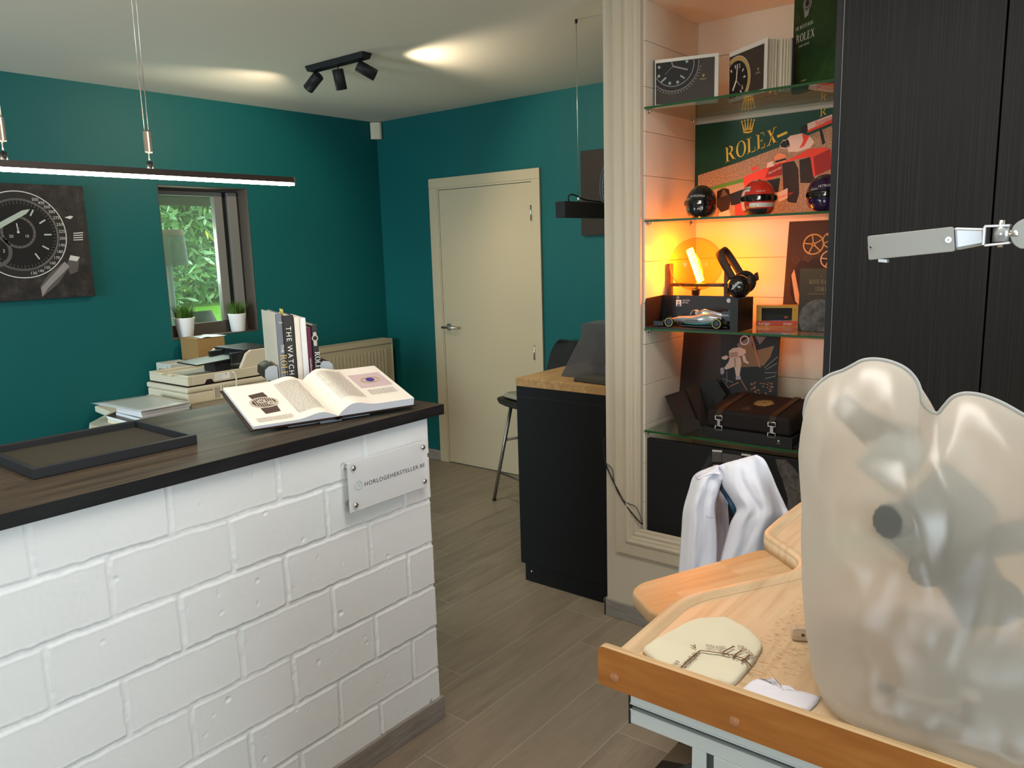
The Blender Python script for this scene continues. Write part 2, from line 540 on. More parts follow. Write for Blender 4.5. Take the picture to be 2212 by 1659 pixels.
TEAL = mat('teal_paint', (0.0025, 0.100, 0.102), 0.55, bump=(260, 0.05, 0.001))
CEIL = mat('ceiling_paint', (0.80, 0.745, 0.645), 0.8)
PLASTER = mat('white_plaster', (0.58, 0.50, 0.385), 0.75, bump=(9, 0.25, 0.004))
TRIM = mat('trim_gloss_paint', (0.57, 0.48, 0.355), 0.38)
PANELW = mat('white_panel', (0.80, 0.71, 0.56), 0.35)
SKIRT = wood('grey_skirting_tile', (1, 1, 9), ((0.20, 0.175, 0.15), (0.27, 0.24, 0.21), (0.33, 0.30, 0.265)), 0.5, 9)
DOORP = mat('cream_door_paint', (0.53, 0.44, 0.30), 0.45)
FRAMEG = mat('grey_brown_frame', (0.085, 0.068, 0.055), 0.5)
SASH = mat('grey_sash', (0.20, 0.195, 0.185), 0.4)
GLASS = clear('window_glass', (0.93, 0.98, 0.95), milky=0.07, milk=(0.70, 0.90, 0.72))  # milky green share puts the pane's reflection haze into its colour

struct(MB().box((XW - 0.4, YN - 0.2, -0.12), (XR + 0.2, YB + 0.2, 0.0)).build('floor', m_floor()))
struct(MB().box((XW - 0.4, YN - 0.2, H), (XR + 0.2, YB + 0.2, H + 0.12)).build('ceiling', CEIL))

WY0, WY1, WZ0, WZ1 = 2.45, 3.06, 1.096, 2.03
b = MB(); x0 = XW - 0.34
b.box((x0, YN - 0.2, 0), (XW, WY0, H)); b.box((x0, WY1, 0), (XW, YB, H))
b.box((x0, WY0, 0), (XW, WY1, WZ0)); b.box((x0, WY0, WZ1), (XW, WY1, H))
struct(b.build('wall_left', TEAL))
struct(MB().box((XW - 0.34, YB, 0), (XR + 0.2, YB + 0.2, H)).build('wall_back', TEAL))

# near workshop walls, outside the picture, with the window openings the daylight comes through
b = MB()
b.box((XR, YN - 0.2, 0), (XR + 0.2, 0.1, H)); b.box((XR, 1.9, 0), (XR + 0.2, YB, H))
b.box((XR, 0.1, 0), (XR + 0.2, 1.9, 1.0)); b.box((XR, 0.1, 2.2), (XR + 0.2, 1.9, H))
struct(b.build('wall_right', PLASTER))
b = MB()
b.box((XW - 0.34, YN - 0.2, 0), (-4.2, YN, H)); b.box((-2.6, YN - 0.2, 0), (-0.9, YN, H)); b.box((-4.2, YN - 0.2, 0), (-2.6, YN, 0.95)); b.box((-4.2, YN - 0.2, 2.2), (-2.6, YN, H)); b.box((0.5, YN - 0.2, 0), (XR + 0.2, YN, H))
b.box((-0.9, YN - 0.2, 0), (0.5, YN, 1.05)); b.box((-0.9, YN - 0.2, 2.05), (0.5, YN, H))
struct(b.build('wall_front', PLASTER))

# middle wall with the display niche
b = MB()
b.box((-1.71, YF, 0), (NX0, YBK + 0.07, H)); b.box((NX1, YF, 0), (XR, YBK + 0.07, H))
b.box((NX0, YF, 0), (NX1, YBK + 0.07, NZ0)); b.box((NX0, YF, NZ1), (NX1, YBK + 0.07, H))
b.box((NX0, YBK, NZ0), (NX1, YBK + 0.07, NZ1))
struct(b.build('wall_middle', PLASTER))
b = MB(); g0 = 2.355 - 0.165 * 12; z = g0
while z < NZ1:
    z1 = min(z + 0.1635, NZ1); zz = max(z, NZ0)
    b.box((NX0, YF + 0.02, zz), (NX0 + 0.008, YBK, z1))
    b.box((NX1 - 0.008, YF + 0.02, zz), (NX1, YBK, z1))
    b.box((NX0 + 0.008, YBK - 0.008, zz), (NX1 - 0.008, YBK, z1))
    z += 0.165
b.box((NX0 + 0.008, YF + 0.02, NZ1 - 0.008), (NX1 - 0.008, YBK - 0.008, NZ1))
b.box((NX0 + 0.008, YF + 0.02, NZ0), (NX1 - 0.008, YBK - 0.008, NZ0 + 0.008))
struct(b.build('trim_2', PANELW, bevel=0.0012, seg=1))

prof = [(0, 0), (0, .018), (.046, .018), (.050, .025), (.058, .027), (.066, .021), (.072, .021), (.078, .013), (.088, .015), (.096, .009), (.104, .009), (.110, .002), (.110, 0)]
fx0, fx1, fz0, fz1 = -1.655, NX1 + 0.11, 0.311, 2.558
rings = []
for w, d in prof:
    t = min(w, 0.05)
    rings.append([V((fx0 + w, YF - d, fz0 + w * 1.08)), V((fx1 - w, YF - d, fz0 + w * 1.08)), V((fx1 - w, YF - d, fz1 - t)), V((fx0 + w, YF - d, fz1 - t))])
b = MB(); b.loft(rings, 0, False, True, False, False)
o = struct(b.build('trim_1', TRIM)); recalc(o)


def skirting(name, lo, hi):
    return struct(MB().box(lo, hi).build(name, SKIRT, bevel=0.002))


skirting('baseboard_middle', (-1.72, YF - 0.012, 0), (XR, YF - 0.0005, 0.077))
skirting('baseboard_end', (-1.722, YF - 0.012, 0), (-1.7105, 2.828, 0.077))
skirting('baseboard_back', (XW + 0.012, YB - 0.012, 0), (-4.10, YB - 0.0005, 0.077))
skirting('baseboard_back_right', (-3.095, YB - 0.012, 0), (XR, YB - 0.0005, 0.077))
skirting('baseboard_left', (XW + 0.0005, YN, 0), (XW + 0.012, YB, 0.077))

# door of the back room
d = thing('door_1', 'cream painted flush interior door in the teal wall', 'door', (-3.59, YB, 0)); struct(d)
b = MB()
for s0, s1 in ((-4.097, -4.016), (-3.166, -3.099)):
    b.box((s0, YB - 0.020, 0), (s1, YB - 0.0008, 2.035))
b.box((-4.097, YB - 0.020, 2.035), (-3.099, YB - 0.0008, 2.103))
b.box((-4.022, YB - 0.014, 0), (-4.008, YB - 0.0008, 2.03)); b.box((-4.016, YB - 0.014, 2.021), (-3.166, YB - 0.0008, 2.037))
b.build('architrave', DOORP, d, bevel=0.003)
b = MB(); b.box((-4.006, YB - 0.010, 0.006), (-3.169, YB - 0.0008, 2.018))
leaf = b.build('door_leaf', DOORP, d, bevel=0.002)
hp = AT(974, 708, 'y', YB - 0.05); hz = hp.z
b = MB(); hx = -3.955
b.cyl((hx, YB - 0.010, hz), (hx, YB - 0.018, hz), 0.026); b.cyl((hx, YB - 0.018, hz), (hx, YB - 0.058, hz), 0.009)
b.tube([(hx - 0.012, YB - 0.058, hz), (hx + 0.0, YB - 0.058, hz), (hx + 0.115, YB - 0.056, hz)], 0.0095)
b.cyl((hx - 0.03, YB - 0.058, hz), (hx + 0.115, YB - 0.057, hz), 0.0095)
b.build('door_handle', STEEL, leaf)
for hz0, hz1 in ((1.77, 1.87), (0.845, 0.945)):
    b = MB(); b.cyl((-3.172, YB - 0.017, hz0), (-3.172, YB - 0.017, hz1), 0.007); b.box((-3.181, YB - 0.0125, hz0), (-3.163, YB - 0.0105, hz1))
    b.build('hinge', STEEL, d)

# window
w = thing('window_1', 'narrow grey framed window onto the garden', 'window', (XW, 2.755, WZ0)); struct(w)
fx = -4.752
b = MB()
b.box((-4.80, WY0 + .001, WZ0 + .001), (fx, WY0 + 0.05, WZ1 - .001)); b.box((-4.80, WY1 - 0.006, WZ0 + .001), (XW + 0.002, WY1 - .001, WZ1 - .001))
b.box((-4.80, WY0 + 0.05, WZ0 + .001), (fx, WY1 - 0.006, WZ0 + 0.078)); b.box((-4.80, WY0 + 0.05, WZ1 - 0.02), (fx, WY1 - 0.006, WZ1 - .001))
b.box((fx, WY0 + .001, WZ0 + .001), (XW + 0.002, WY1 - 0.006, WZ0 + 0.006)); b.box((fx, WY0 + .001, WZ1 - 0.006), (XW + 0.002, WY1 - 0.006, WZ1 - .001))
b.box((fx, WY0 + .001, WZ0 + .006), (XW + 0.002, WY0 + 0.006, WZ1 - 0.006))
b.build('window_frame', FRAMEG, w, bevel=0.002)
y1 = WY1 - 0.012
b = MB()
b.box((-4.79, y1 - 0.072, WZ0 + 0.080), (fx + 0.012, y1, WZ1 - 0.022))
b.box((-4.79, y1 - 0.165, WZ0 + 0.080), (fx + 0.002, y1 - 0.105, WZ1 - 0.022))
b.box((-4.79, WY0 + 0.05, WZ1 - 0.05), (fx, y1 - 0.165, WZ1 - 0.022))
sash = b.build('sash', SASH, w, bevel=0.003)
b = MB(); b.box((-4.79, y1 - 0.105, WZ0 + 0.080), (fx - 0.010, y1 - 0.072, WZ1 - 0.022)); b.box((fx + 0.012, y1 - 0.006, WZ0 + 0.08), (fx + 0.016, y1, WZ1 - 0.022))  # wide black strip paints the glazing bead's shadow, the narrow one is rubber
b.build('gasket_and_bead_shadow', SATIN, sash)
b = MB(); b.box((-4.775, WY0 + 0.05, WZ0 + 0.078), (-4.770, y1 - 0.165, WZ1 - 0.022)); b.build('window_pane', GLASS, w)

# garden outside
GRASS = NT('lawn', 0.9); gf = GRASS.noise(GRASS.mapping((1, 1, 1)), 3.0, 8, 0.7)
GRASS.color(GRASS.ramp(gf, [(0.3, (0.14, 0.40, 0.03)), (0.7, (0.30, 0.66, 0.07))]))
lw = [V((-4.99, -12, -0.40)), V((-4.99, 26, -0.40)), V((-6.6, 26, -0.40)), V((-6.6, -12, -0.40)), V((-9.3, 26, 0.97)), V((-9.3, -12, 0.97)), V((-14, 26, 1.5)), V((-14, -12, 1.5))]
o = MB().add(lw, [(0, 1, 2, 3), (3, 2, 4, 5), (5, 4, 6, 7)]).build('lawn', GRASS.m, loc=(-9, 7, -0.4)); o['kind'] = 'structure'
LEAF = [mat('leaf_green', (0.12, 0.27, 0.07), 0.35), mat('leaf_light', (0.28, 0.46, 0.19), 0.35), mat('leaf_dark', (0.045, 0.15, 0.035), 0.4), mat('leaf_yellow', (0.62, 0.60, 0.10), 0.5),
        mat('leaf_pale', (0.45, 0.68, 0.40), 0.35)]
rnd = random.Random(3)
b = MB()
for i in range(11000):
    yy = rnd.uniform(4.1, 8.6); zz = rnd.uniform(1.02, 3.3)
    bul = 0.9 * sin(min(max((zz - 0.9) / 2.6, 0), 1) * pi) + 0.35 * noise.noise((yy * 0.9, zz * 0.9, 1.7))
    p = V((-9.6 + bul + rnd.uniform(-0.5, 0.1), yy, zz))
    L = rnd.uniform(0.04, 0.105); t = V((rnd.uniform(-.2, .9), rnd.uniform(-1, 1), rnd.uniform(-1.0, .5))).normalized(); q = V((rnd.uniform(.3, 1), rnd.uniform(-1, 1), rnd.uniform(-.4, 1))).cross(t).normalized() * L * 0.26
    k = rnd.choices(range(5), (6, 4, 4, 0.25, 2.5))[0]
    b.add([p - t * L, p - t * L * .3 + q, p + t * L * .3 + q * .8, p + t * L, p + t * L * .3 - q * .8, p - t * L * .3 - q], [(0, 1, 2, 3, 4, 5)], k)
hed = thing('garden_hedge', 'tall loose green garden hedge beyond the lawn outside the window', 'hedge', (-9.6, 7.5, -0.4))
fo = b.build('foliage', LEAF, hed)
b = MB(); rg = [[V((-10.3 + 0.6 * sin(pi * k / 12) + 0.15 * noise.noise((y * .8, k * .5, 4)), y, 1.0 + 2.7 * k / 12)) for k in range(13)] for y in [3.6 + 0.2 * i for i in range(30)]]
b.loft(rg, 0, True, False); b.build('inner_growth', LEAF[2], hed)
gc = thing('garden_chair', 'dark rounded garden chair standing outside the window', 'chair', (-5.9, 3.36, -0.4))
DKG = mat('dark_garden_plastic', (0.06, 0.065, 0.06), 0.5)
rg = []
for k in range(9):
    t = k / 8; hw = 0.22 * (1 - 0.5 * t ** 3)
    rg.append([V((-5.9 + 0.05 * cos(pi * (i / 6 - .5)), 3.36 + hw * (i / 3 - 1), 0.55 + 0.62 * t)) for i in range(7)])
b = MB(); b.loft(rg, 0, True, False); o = b.build('backrest', DKG, gc); so = o.modifiers.new('t', 'SOLIDIFY'); so.thickness = 0.02
MB().box((-6.3, 3.14, 0.50), (-5.9, 3.58, 0.55)).build('seat', DKG, gc, bevel=0.01)
for lx in (-6.26, -5.94):
    for ly in (3.18, 3.54): MB().cyl((lx, ly, -0.4), (lx, ly, 0.51), 0.015).build('leg', DKG, gc)
gt = thing('garden_table', 'pale garden table outside behind the dark garden chair', 'table', (-6.6, 3.95, -0.4))
MB().box((-6.56, 3.62, 0.99), (-6.05, 4.5, 1.02)).build('table_top', mat('pale_table', (0.6, 0.68, 0.72), 0.4), gt, bevel=0.005)
for lx in (-6.5, -6.1):
    for ly in (3.68, 4.42): MB().cyl((lx, ly, -0.4), (lx, ly, 0.99), 0.02).build('leg', DKG, gt)
pg_ = thing('reflection_canopy', 'pale band and dark beam outside, standing in for reflections in the window', 'canopy', (-6.2, 3.7, -0.4))  # beam and pale sheet are built in place of reflections on the pane
b = MB(); b.box((-6.25, 2.2, 2.015), (-6.19, 5.4, 2.105)); b.build('beam', mat('dark_beam', (0.05, 0.055, 0.035), .7), pg_)
MB().box((-6.25, 2.2, 2.1055), (-5.2, 5.4, 2.14)).build('reflection_sheet', mat('pale_reflection', (0.70, 0.74, 0.68), .6), pg_)
for y in (2.25, 5.3): MB().box((-6.24, y, -.3995), (-6.2, y + .05, 2.0145)).build('post', DKG, pg_)
gl_ = thing('reflection_lantern', 'dark drum shade on a slim post outside, standing in for a window reflection', 'lamp', (-6.5, 3.48, -0.4))  # shade and post are built in place of a lampshade reflected in the pane
LANT = clear('woven_shade', (0.45, 0.50, 0.42), milky=.45, milk=(0.10, 0.12, 0.09), rough=.5)
MB().lathe([(.146, 1.530), (.128, 1.779)], (-6.5, 3.488, 0), seg=36).build('shade', LANT, gl_)
MB().lathe([(.130, 1.779), (.126, 1.830), (.121, 1.830), (.121, 1.779)], (-6.5, 3.488, 0), seg=36).build('shade_band', mat('brown_band', (0.16, 0.10, 0.06), .6), gl_)
MB().cyl((-6.5, 3.466, -.3995), (-6.5, 3.466, 1.82), .030, seg=18).build('post', mat('grey_post', (0.22, 0.25, 0.22), .6), gl_)


# ------------------------------------------------------------------ reception counter
def m_counter_top():
    g = NT('dark_oak_laminate', 0.50, 0.16)
    v = g.mapping((26, 1.3, 26))
    f = g.noise(v, 1.6, 10, 0.72, 0.3)
    f2 = g.noise(g.mapping((7, 0.6, 7)), 1.3, 3, 0.5)
    c = g.ramp(f, [(0.30, (0.012, 0.010, 0.008)), (0.48, (0.060, 0.046, 0.034)), (0.60, (0.125, 0.094, 0.066)), (0.75, (0.22, 0.165, 0.115))])
    g.color(g.mix(g.math('MULTIPLY', f2, 0.75), c, (0.035, 0.028, 0.023)))
    g.bump(f, 0.10, 0.001)
    return g.m


BRICK = mat('white_brick_paint', (0.83, 0.855, 0.86), 0.55, bump=(90, 0.22, 0.002))
EDGE = wood('black_laminate_edge', (1, 0.15, 1), ((0.004, 0.004, 0.0045), (0.008, 0.008, 0.009), (0.015, 0.015, 0.016)), 0.55, 40)
TOPM = m_counter_top()
XC = -1.775
ct = thing('reception_counter', 'white painted block reception counter with dark wooden top', 'counter', (-1.85, 0.6, 0))


def brick_disp(y, z):
    n1 = noise.noise((y * 28, z * 28, 0.3)); n2 = noise.noise((y * 28, z * 28, 7.3)); n3 = noise.noise((y * 90, z * 90, 3.3))
    yy = y + 0.0030 * n1 + 0.0012 * n3; zz = z + 0.0030 * n2 + 0.0012 * n3
    k = math.floor((zz - 0.037) / 0.15); fz = (zz - 0.037) - k * 0.15
    dz = min(fz, 0.15 - fz)
    off = 0.582 if k % 2 == 0 else 0.7335
    q = (yy - off) / 0.305; iy = math.floor(q); fy = (q - iy) * 0.305
    dy = min(fy, 0.305 - fy)
    tone = noise.cell((k * 3.1 + 0.5, iy * 1.7 + 0.5, 0.5))
    base = (tone - 0.5) * 0.0016 + 0.0007 * noise.noise((y * 9, z * 9, 2)) + 0.0004 * n3
    pit = noise.noise((y * 45, z * 45, 12.0))
    if pit > 0.60: base -= 0.0035 * (pit - 0.60) / 0.2
    d = min(dz, dy * 1.0)
    j = max(0.0, 1 - max(0.0, d - 0.0060) / 0.0022)
    rough = 0.0016 * n3 + 0.0012 * n1
    ridge = 0.0012 * math.exp(-((d - 0.0095) / 0.002) ** 2)
    return base * (1 - j) + ridge + j * (-0.0038 + rough)


ys = [0.41 + 0.0034 * i for i in range(int((1.765 - 0.41) / 0.0034))] + [1.762, 1.765]
zs = [0.0] + [0.07 + 0.0034 * i for i in range(294)]
zs[-1] = 1.068
ny, nz = len(ys), len(zs)
b = MB()
b.v = [V((XC + brick_disp(y, z), y - (max(0, -brick_disp(y, z) * 0.8) if y > 1.762 else 0), z)) for y in ys for z in zs]
for i in range(ny - 1):
    for k in range(nz - 1):
        a = i * nz + k; b.f.append([a, a + nz, a + nz + 1, a + 1]); b.m.append(0); b.s.append(True)
o0 = len(b.v)                                # end cap, back and hidden part
b.v += [V((XC - 0.14, 1.765, z)) for z in zs]
e0 = (ny - 1) * nz
for k in range(nz - 1): b.f.append([e0 + k, o0 + k, o0 + k + 1, e0 + k + 1]); b.m.append(0); b.s.append(False)
b.box((XC - 0.14, YN + 0.9, 0), (XC - 0.006, 1.757, 1.068))
b.build('block_wall', BRICK, ct)
b = MB(); b.box((-2.425, YN + 0.9, 1.0685), (-1.752, 1.8205, 1.102)); b.build('countertop', TOPM, ct, bevel=0.0012)
b = MB(); b.box((-1.752, YN + 0.9, 1.0685), (-1.7508, 1.8217, 1.1015)); b.box((-2.425, 1.8205, 1.0685), (-1.7508, 1.8217, 1.1015))
b.build('edge_band', EDGE, ct)
b = MB(); b.box((-2.40, YN + 0.92, 0), (-2.36, 1.6, 1.068)); b.box((-2.36, 1.56, 0), (XC - 0.141, 1.6, 1.068)); b.build('back_panel', SATIN, ct)
b = MB(); b.box((XC - 0.1, YN + 0.9, 0), (XC + 0.011, 1.776, 0.078)); b.build('skirting', SKIRT, ct, bevel=0.002)

# sign on stand-offs
ACR = clear('frosted_acrylic', (0.96, 0.97, 0.97), milky=0.62, milk=(0.92, 0.93, 0.94), rough=0.05)
sg = thing('wall_sign', 'frosted acrylic sign with clock logo on the white block counter', 'sign', (XC, 1.563, 0.852))
MB().box((-1.7455, 1.402, 0.852), (-1.7405, 1.726, 1.002)).build('acrylic_plate', ACR, sg, bevel=0.0015)
for y, z in ((1.422, 0.983), (1.422, 0.871), (1.706, 0.983), (1.706, 0.871)):
    b = MB(); b.cyl((XC + 0.002, y, z), (-1.7455, y, z), 0.008); b.lathe([(0.0085, 0), (0.0085, 0.003), (0.006, 0.006), (0, 0.0065)], (-1.7405, y, z), (1, 0, 0), 20)
    b.build('standoff', CHROME, sg)
u, v = V((0, 1, 0)), V((0, 0, 1))
b = MB(); b.text('HORLOGEHERSTELLER.BE', (-1.7400, 1.461, 0.9185), u, v, 0.0125, sx=0.93, gap=0.16); vs = b.v
wid = max(p.y for p in vs) - 1.461
for p in vs: p.y = 1.461 + (p.y - 1.461) * 0.2495 / wid
b.build('lettering', mat('sign_ink', (0.02, 0.018, 0.02), 0.5), sg)
b = MB(); c = V((-1.7400, 1.4375, 0.9265))
b.ring(c, u, v, 0.0135, 0.0118, radians(165), radians(165 + 335), 40); b.line(c + v * 0.007, c, 0.0018, V((1, 0, 0))); b.line(c, c + u * 0.004 - v * 0.004, 0.0018, V((1, 0, 0)))
b.build('logo', mat('sign_teal', (0.22, 0.46, 0.45), 0.5), sg)

# tray
TRAYM = mat('charcoal_leather', (0.022, 0.023, 0.026), 0.5, bump=(300, 0.15, 0.001)); FELT = mat('tray_felt', (0.040, 0.036, 0.028), 0.9)
P = [AT(72, 1037, 'z', 1.102), AT(427, 959, 'z', 1.102), AT(334, 918, 'z', 1.102)]
e1 = P[1] - P[0]; n1 = V((-e1.y, e1.x, 0)).normalized(); dep = (P[2] - P[1]).dot(n1); e1u = e1.normalized()
tr = thing('presentation_tray', 'low black rectangular watch presentation tray on the dark countertop', 'tray', P[0] + e1 * 0.5 + n1 * dep * 0.5)
def tb(a0, a1, c0, c1, z0, z1, m, mb):
    q = [P[0] + e1u * a + n1 * c for a, c in ((a0, c0), (a1, c0), (a1, c1), (a0, c1))]
    mb.hexa([p + V((0, 0, z)) for z in (z0, z1) for p in q], m)
Lt = e1.length; b = MB(); w_ = 0.014
tb(0, Lt, 0, w_, 0.0005, 0.026, 0, b); tb(0, Lt, dep - w_, dep, 0.0005, 0.026, 0, b); tb(0, w_, w_, dep - w_, 0.0005, 0.026, 0, b); tb(Lt - w_, Lt, w_, dep - w_, 0.0005, 0.026, 0, b)
b.build('rim', TRAYM, tr, bevel=0.0015)
b = MB(); tb(w_, Lt - w_, w_, dep - w_, 0.0005, 0.007, 0, b); b.build('felt_base', FELT, tr)

# open book on a low stand
e = V((.278, .961, 0)).normalized(); ps = V((-.961, .278, 0)).normalized()
Pb = V((-1.8385, 1.459, 1.118)); up = V((0, 0, 1)); rise = 0.074; run = 0.277
sl = (ps * run + up * rise); sn = e.cross(sl).normalized()
if sn.z < 0: sn = -sn
bk = thing('open_book', 'large open watch book lying on a sloping stand on the counter', 'book', V((-1.97, 1.5, 1.102)))
def bp(s, t, h): return Pb + e * (s * 0.257) + sl * t + sn * h
def page_h(s):
    a = abs(s); thick = 0.021 if s > 0 else 0.007
    return 0.003 + (thick + 0.013 * math.exp(-((a - 0.22) / 0.16) ** 2)) * min(1, (a / 0.14)) ** 0.6
ss = [-1 + i / 24 for i in range(49)]
NP = mat('page_paper', (0.84, 0.80, 0.73), 0.6); EP = mat('page_edges', (0.74, 0.76, 0.82), 0.7)
for nm, sgn in (('left_pages', -1), ('right_pages', 1)):
    S = [s for s in ss if s * sgn >= 0]
    if sgn < 0: S = S[::-1]
    b = MB()
    top0 = [bp(s * 0.985, 0.0, page_h(s)) for s in S]; top1 = [bp(s * 0.985, 1.0, page_h(s)) for s in S]
    bot0 = [bp(s * 0.985, 0.0, 0.001) for s in S]; bot1 = [bp(s * 0.985, 1.0, 0.001) for s in S]
    b.loft([top0, top1], 0, True, False); n = len(S)
    b.loft([bot0, top0], 1, False, False); b.loft([top1, bot1], 1, False, False); b.loft([bot1, bot0], 1, False, False)
    b.add([bot0[-1], bot1[-1], top1[-1], top0[-1]], [(0, 1, 2, 3)], 1)
    o = b.build(nm, [NP, EP], bk); recalc(o)
b = MB()
for s0, s1 in ((-1.02, -0.05), (0.05, 1.02)):
    q = [bp(s0, -0.012, -0.0035), bp(s1, -0.012, -0.0035), bp(s1, 1.012, -0.0035), bp(s0, 1.012, -0.0035)]
    b.hexa(q + [p + sn * 0.003 for p in q])
b.loft([[bp(-0.05 + 0.1 * i / 6, t, -0.0035 - 0.006 * sin(pi * i / 6)) for i in range(7)] for t in (-0.012, 1.012)], 0, True, False)
b.build('cover', mat('book_cover_brown', (0.035, 0.018, 0.012), 0.35), bk)
# what is printed on the two pages
GREYT = mat('grey_print', (0.50, 0.46, 0.40), 0.7); LIL = mat('lilac_print', (0.60, 0.47, 0.50), 0.6); STRAP = mat('strap_print', (0.07, 0.045, 0.04), 0.6)
SILV = mat('silver_print', (0.52, 0.47, 0.40), 0.5); VIO = mat('violet_print', (0.07, 0.04, 0.30), 0.5)
def pg(s, t): return bp(s, t, page_h(s) + 0.0007)
def pquad(b, s0, t0, s1, t1, m, k=6):
    for i in range(k):
        a = s0 + (s1 - s0) * i / k; c = s0 + (s1 - s0) * (i + 1) / k
        b.poly([pg(a, t0), pg(c, t0), pg(c, t1), pg(a, t1)], m)
b = MB(); rr = random.Random(5)
def para(s0, s1, t0, t1, n):
    for i in range(n):
        t = t1 - (t1 - t0) * (i + 0.5) / n
        x = s0
        while x < s1 - 0.02:
            wd = min(rr.uniform(0.02, 0.07), s1 - x); pquad(b, x, t - 0.0035, x + wd - 0.008, t + 0.0035, 0, 1); x += wd
para(-0.42, -0.10, 0.12, 0.90, 46); para(-0.90, -0.48, 0.06, 0.16, 7); para(0.12, 0.46, 0.18, 0.93, 44); para(0.54, 0.90, 0.22, 0.36, 9)
pquad(b, 0.50, 0.42, 0.93, 0.80, 1, 8)
def pell(cs, ct_, rs, rt, m, b=b, n=28):
    b.poly([pg(cs + rs * cos(2 * pi * i / n), ct_ + rt * sin(2 * pi * i / n)) for i in range(n)], m)
def pring(cs, ct_, rs, rt, k, m, n=32):
    global b
    q = [(cs + f * rs * cos(2 * pi * i / n), ct_ + f * rt * sin(2 * pi * i / n)) for f in (1, k) for i in range(n)]
    b.add([pg(*x) for x in q], [(i, (i + 1) % n, n + (i + 1) % n, n + i) for i in range(n)], m)
b.build('page_print', [GREYT, LIL], bk)
b = MB()
b.poly([pg(-0.79, 0.72), pg(-0.60, 0.76), pg(-0.585, 0.63), pg(-0.775, 0.60)], 0); b.build('strap_picture', [STRAP], bk); b = MB(); b.poly([pg(-0.77, 0.37), pg(-0.57, 0.39), pg(-0.58, 0.25), pg(-0.76, 0.23)], 0)
b.build('strap_picture', [STRAP], bk)
b = MB(); old_pg = pg
def pg(s, t): return bp(s, t, page_h(s) + 0.0014)
pell(-0.68, 0.50, 0.165, 0.135, 0, b); b.build('dial_picture', [SILV], bk)
def pg(s, t): return bp(s, t, page_h(s) + 0.0021)
b = MB(); pell(-0.68, 0.50, 0.135, 0.110, 0, b)
def pg(s, t): return bp(s, t, page_h(s) + 0.0028)
for i in range(9):
    s = -0.78 + 0.025 * i; hh = 0.105 * sqrt(max(0, 1 - ((s + 0.68) / 0.135) ** 2)); pquad(b, s - 0.005, 0.5 - hh, s + 0.005, 0.5 + hh, 1, 1)
pring(-0.70, 0.52, 0.05, 0.045, 0.5, 1); pring(-0.61, 0.46, 0.045, 0.045, 0.4, 1)
b.build('watch_picture', [STRAP, SILV, VIO, GOLD], bk); b = MB()
pell(0.715, 0.61, 0.055, 0.05, 2, b); pring(0.715, 0.61, 0.13, 0.075, 0.86, 3)
b.build('emblem_picture', [STRAP, SILV, VIO, GOLD], bk)

st = thing('book_stand', 'pale sloping acrylic book stand under the open book', 'stand', V((-1.97, 1.5, 1.102)))
b = MB(); z0 = 1.1025
def sp(s, t, h): return bp(s, t, -0.0105 - h)
for s0, s1 in ((-0.55, 0.45),):
    q = [sp(s0, 0.10, 0.003), sp(s1, 0.10, 0.003), sp(s1, 0.95, 0.003), sp(s0, 0.95, 0.003)]
    b.hexa(q + [p + sn * 0.003 for p in q])
    f = [sp(s0, 0.95, 0.003), sp(s1, 0.95, 0.003)]; g = [V((p.x, p.y, z0)) for p in f]
    b.hexa([g[0], g[1], g[1] - ps * 0.003, g[0] - ps * 0.003, f[0], f[1], f[1] - ps * 0.003, f[0] - ps * 0.003])
    a0, a1 = sp(-0.2, 0.10, 0.003), sp(0.06, 0.10, 0.003)
    b.hexa([V((a0.x, a0.y, z0)) - ps * 0.02, V((a1.x, a1.y, z0)) - ps * 0.02, V((a1.x, a1.y, z0)) - ps * 0.017, V((a0.x, a0.y, z0)) - ps * 0.017, a0, a1, a1 + ps * 0.003, a0 + ps * 0.003])
    q = [V((p.x, p.y, z0)) for p in (sp(s0, 0.1, 0), sp(s1, 0.1, 0), sp(s1, 0.95, 0), sp(s0, 0.95, 0))]
    b.hexa(q + [p + V((0, 0, 0.002)) for p in q])
b.build('stand_sheet', mat('pale_acrylic', (0.60, 0.66, 0.72), 0.25), st)

# ------------------------------------------------------------------ books standing at the back of the counter
ZB = 1.1030
F0 = AT(590, 678, 'z', 1.41); F0.z = ZB
bd_ = AT(560, 668, 'z', 1.41) - AT(590, 678, 'z', 1.41); bd_.z = 0; bd_.normalize()      # depth direction of the books
bs_ = V((-bd_.y, bd_.x, 0))
if bs_.y < 0: bs_ = -bs_
nb_ = -bd_
def spa(px, py): return (ONP(px, py, F0, bd_) - F0).dot(bs_)
def LP(a, b, h): return F0 + bs_ * a + bd_ * b + V((0, 0, h))
def lb(mb, a0, a1, b0, b1, h0, h1, m=0): mb.hexa([LP(a, b, h) for h in (h0, h1) for a, b in ((a0, b0), (a1, b0), (a1, b1), (a0, b1))], m)
def book(name, label, xl, xr, h, depth, cov, page=PAPER):
    y0 = spa(*xl); y1 = spa(*xr) - 0.0006
    t = thing(name, label, 'book', LP((y0 + y1) / 2, depth / 2, 0), 'books standing on the counter')
    b = MB(); c = 0.0022
    lb(b, y0, y0 + c, 0, depth, 0, h); lb(b, y1 - c, y1, 0, depth, 0, h); lb(b, y0 + c, y1 - c, 0, c, 0, h)
    o = b.build('cover', cov, t, bevel=0.0008); recalc(o)
    b = MB(); lb(b, y0 + c + .0002, y1 - c - .0002, c + .0003, depth - .005, .003, h - .004); o = b.build('page_block', page, t); recalc(o)
    return t, y0, y1
def H_(px, py): return ONP(px, py, F0, bd_).z - ZB
def SL(a, h, k=1): return LP(a, 0, h) + nb_ * (.0006 * k)
DN = V((0, 0, -1)); SY = bs_
hs0 = H_(604, 677)
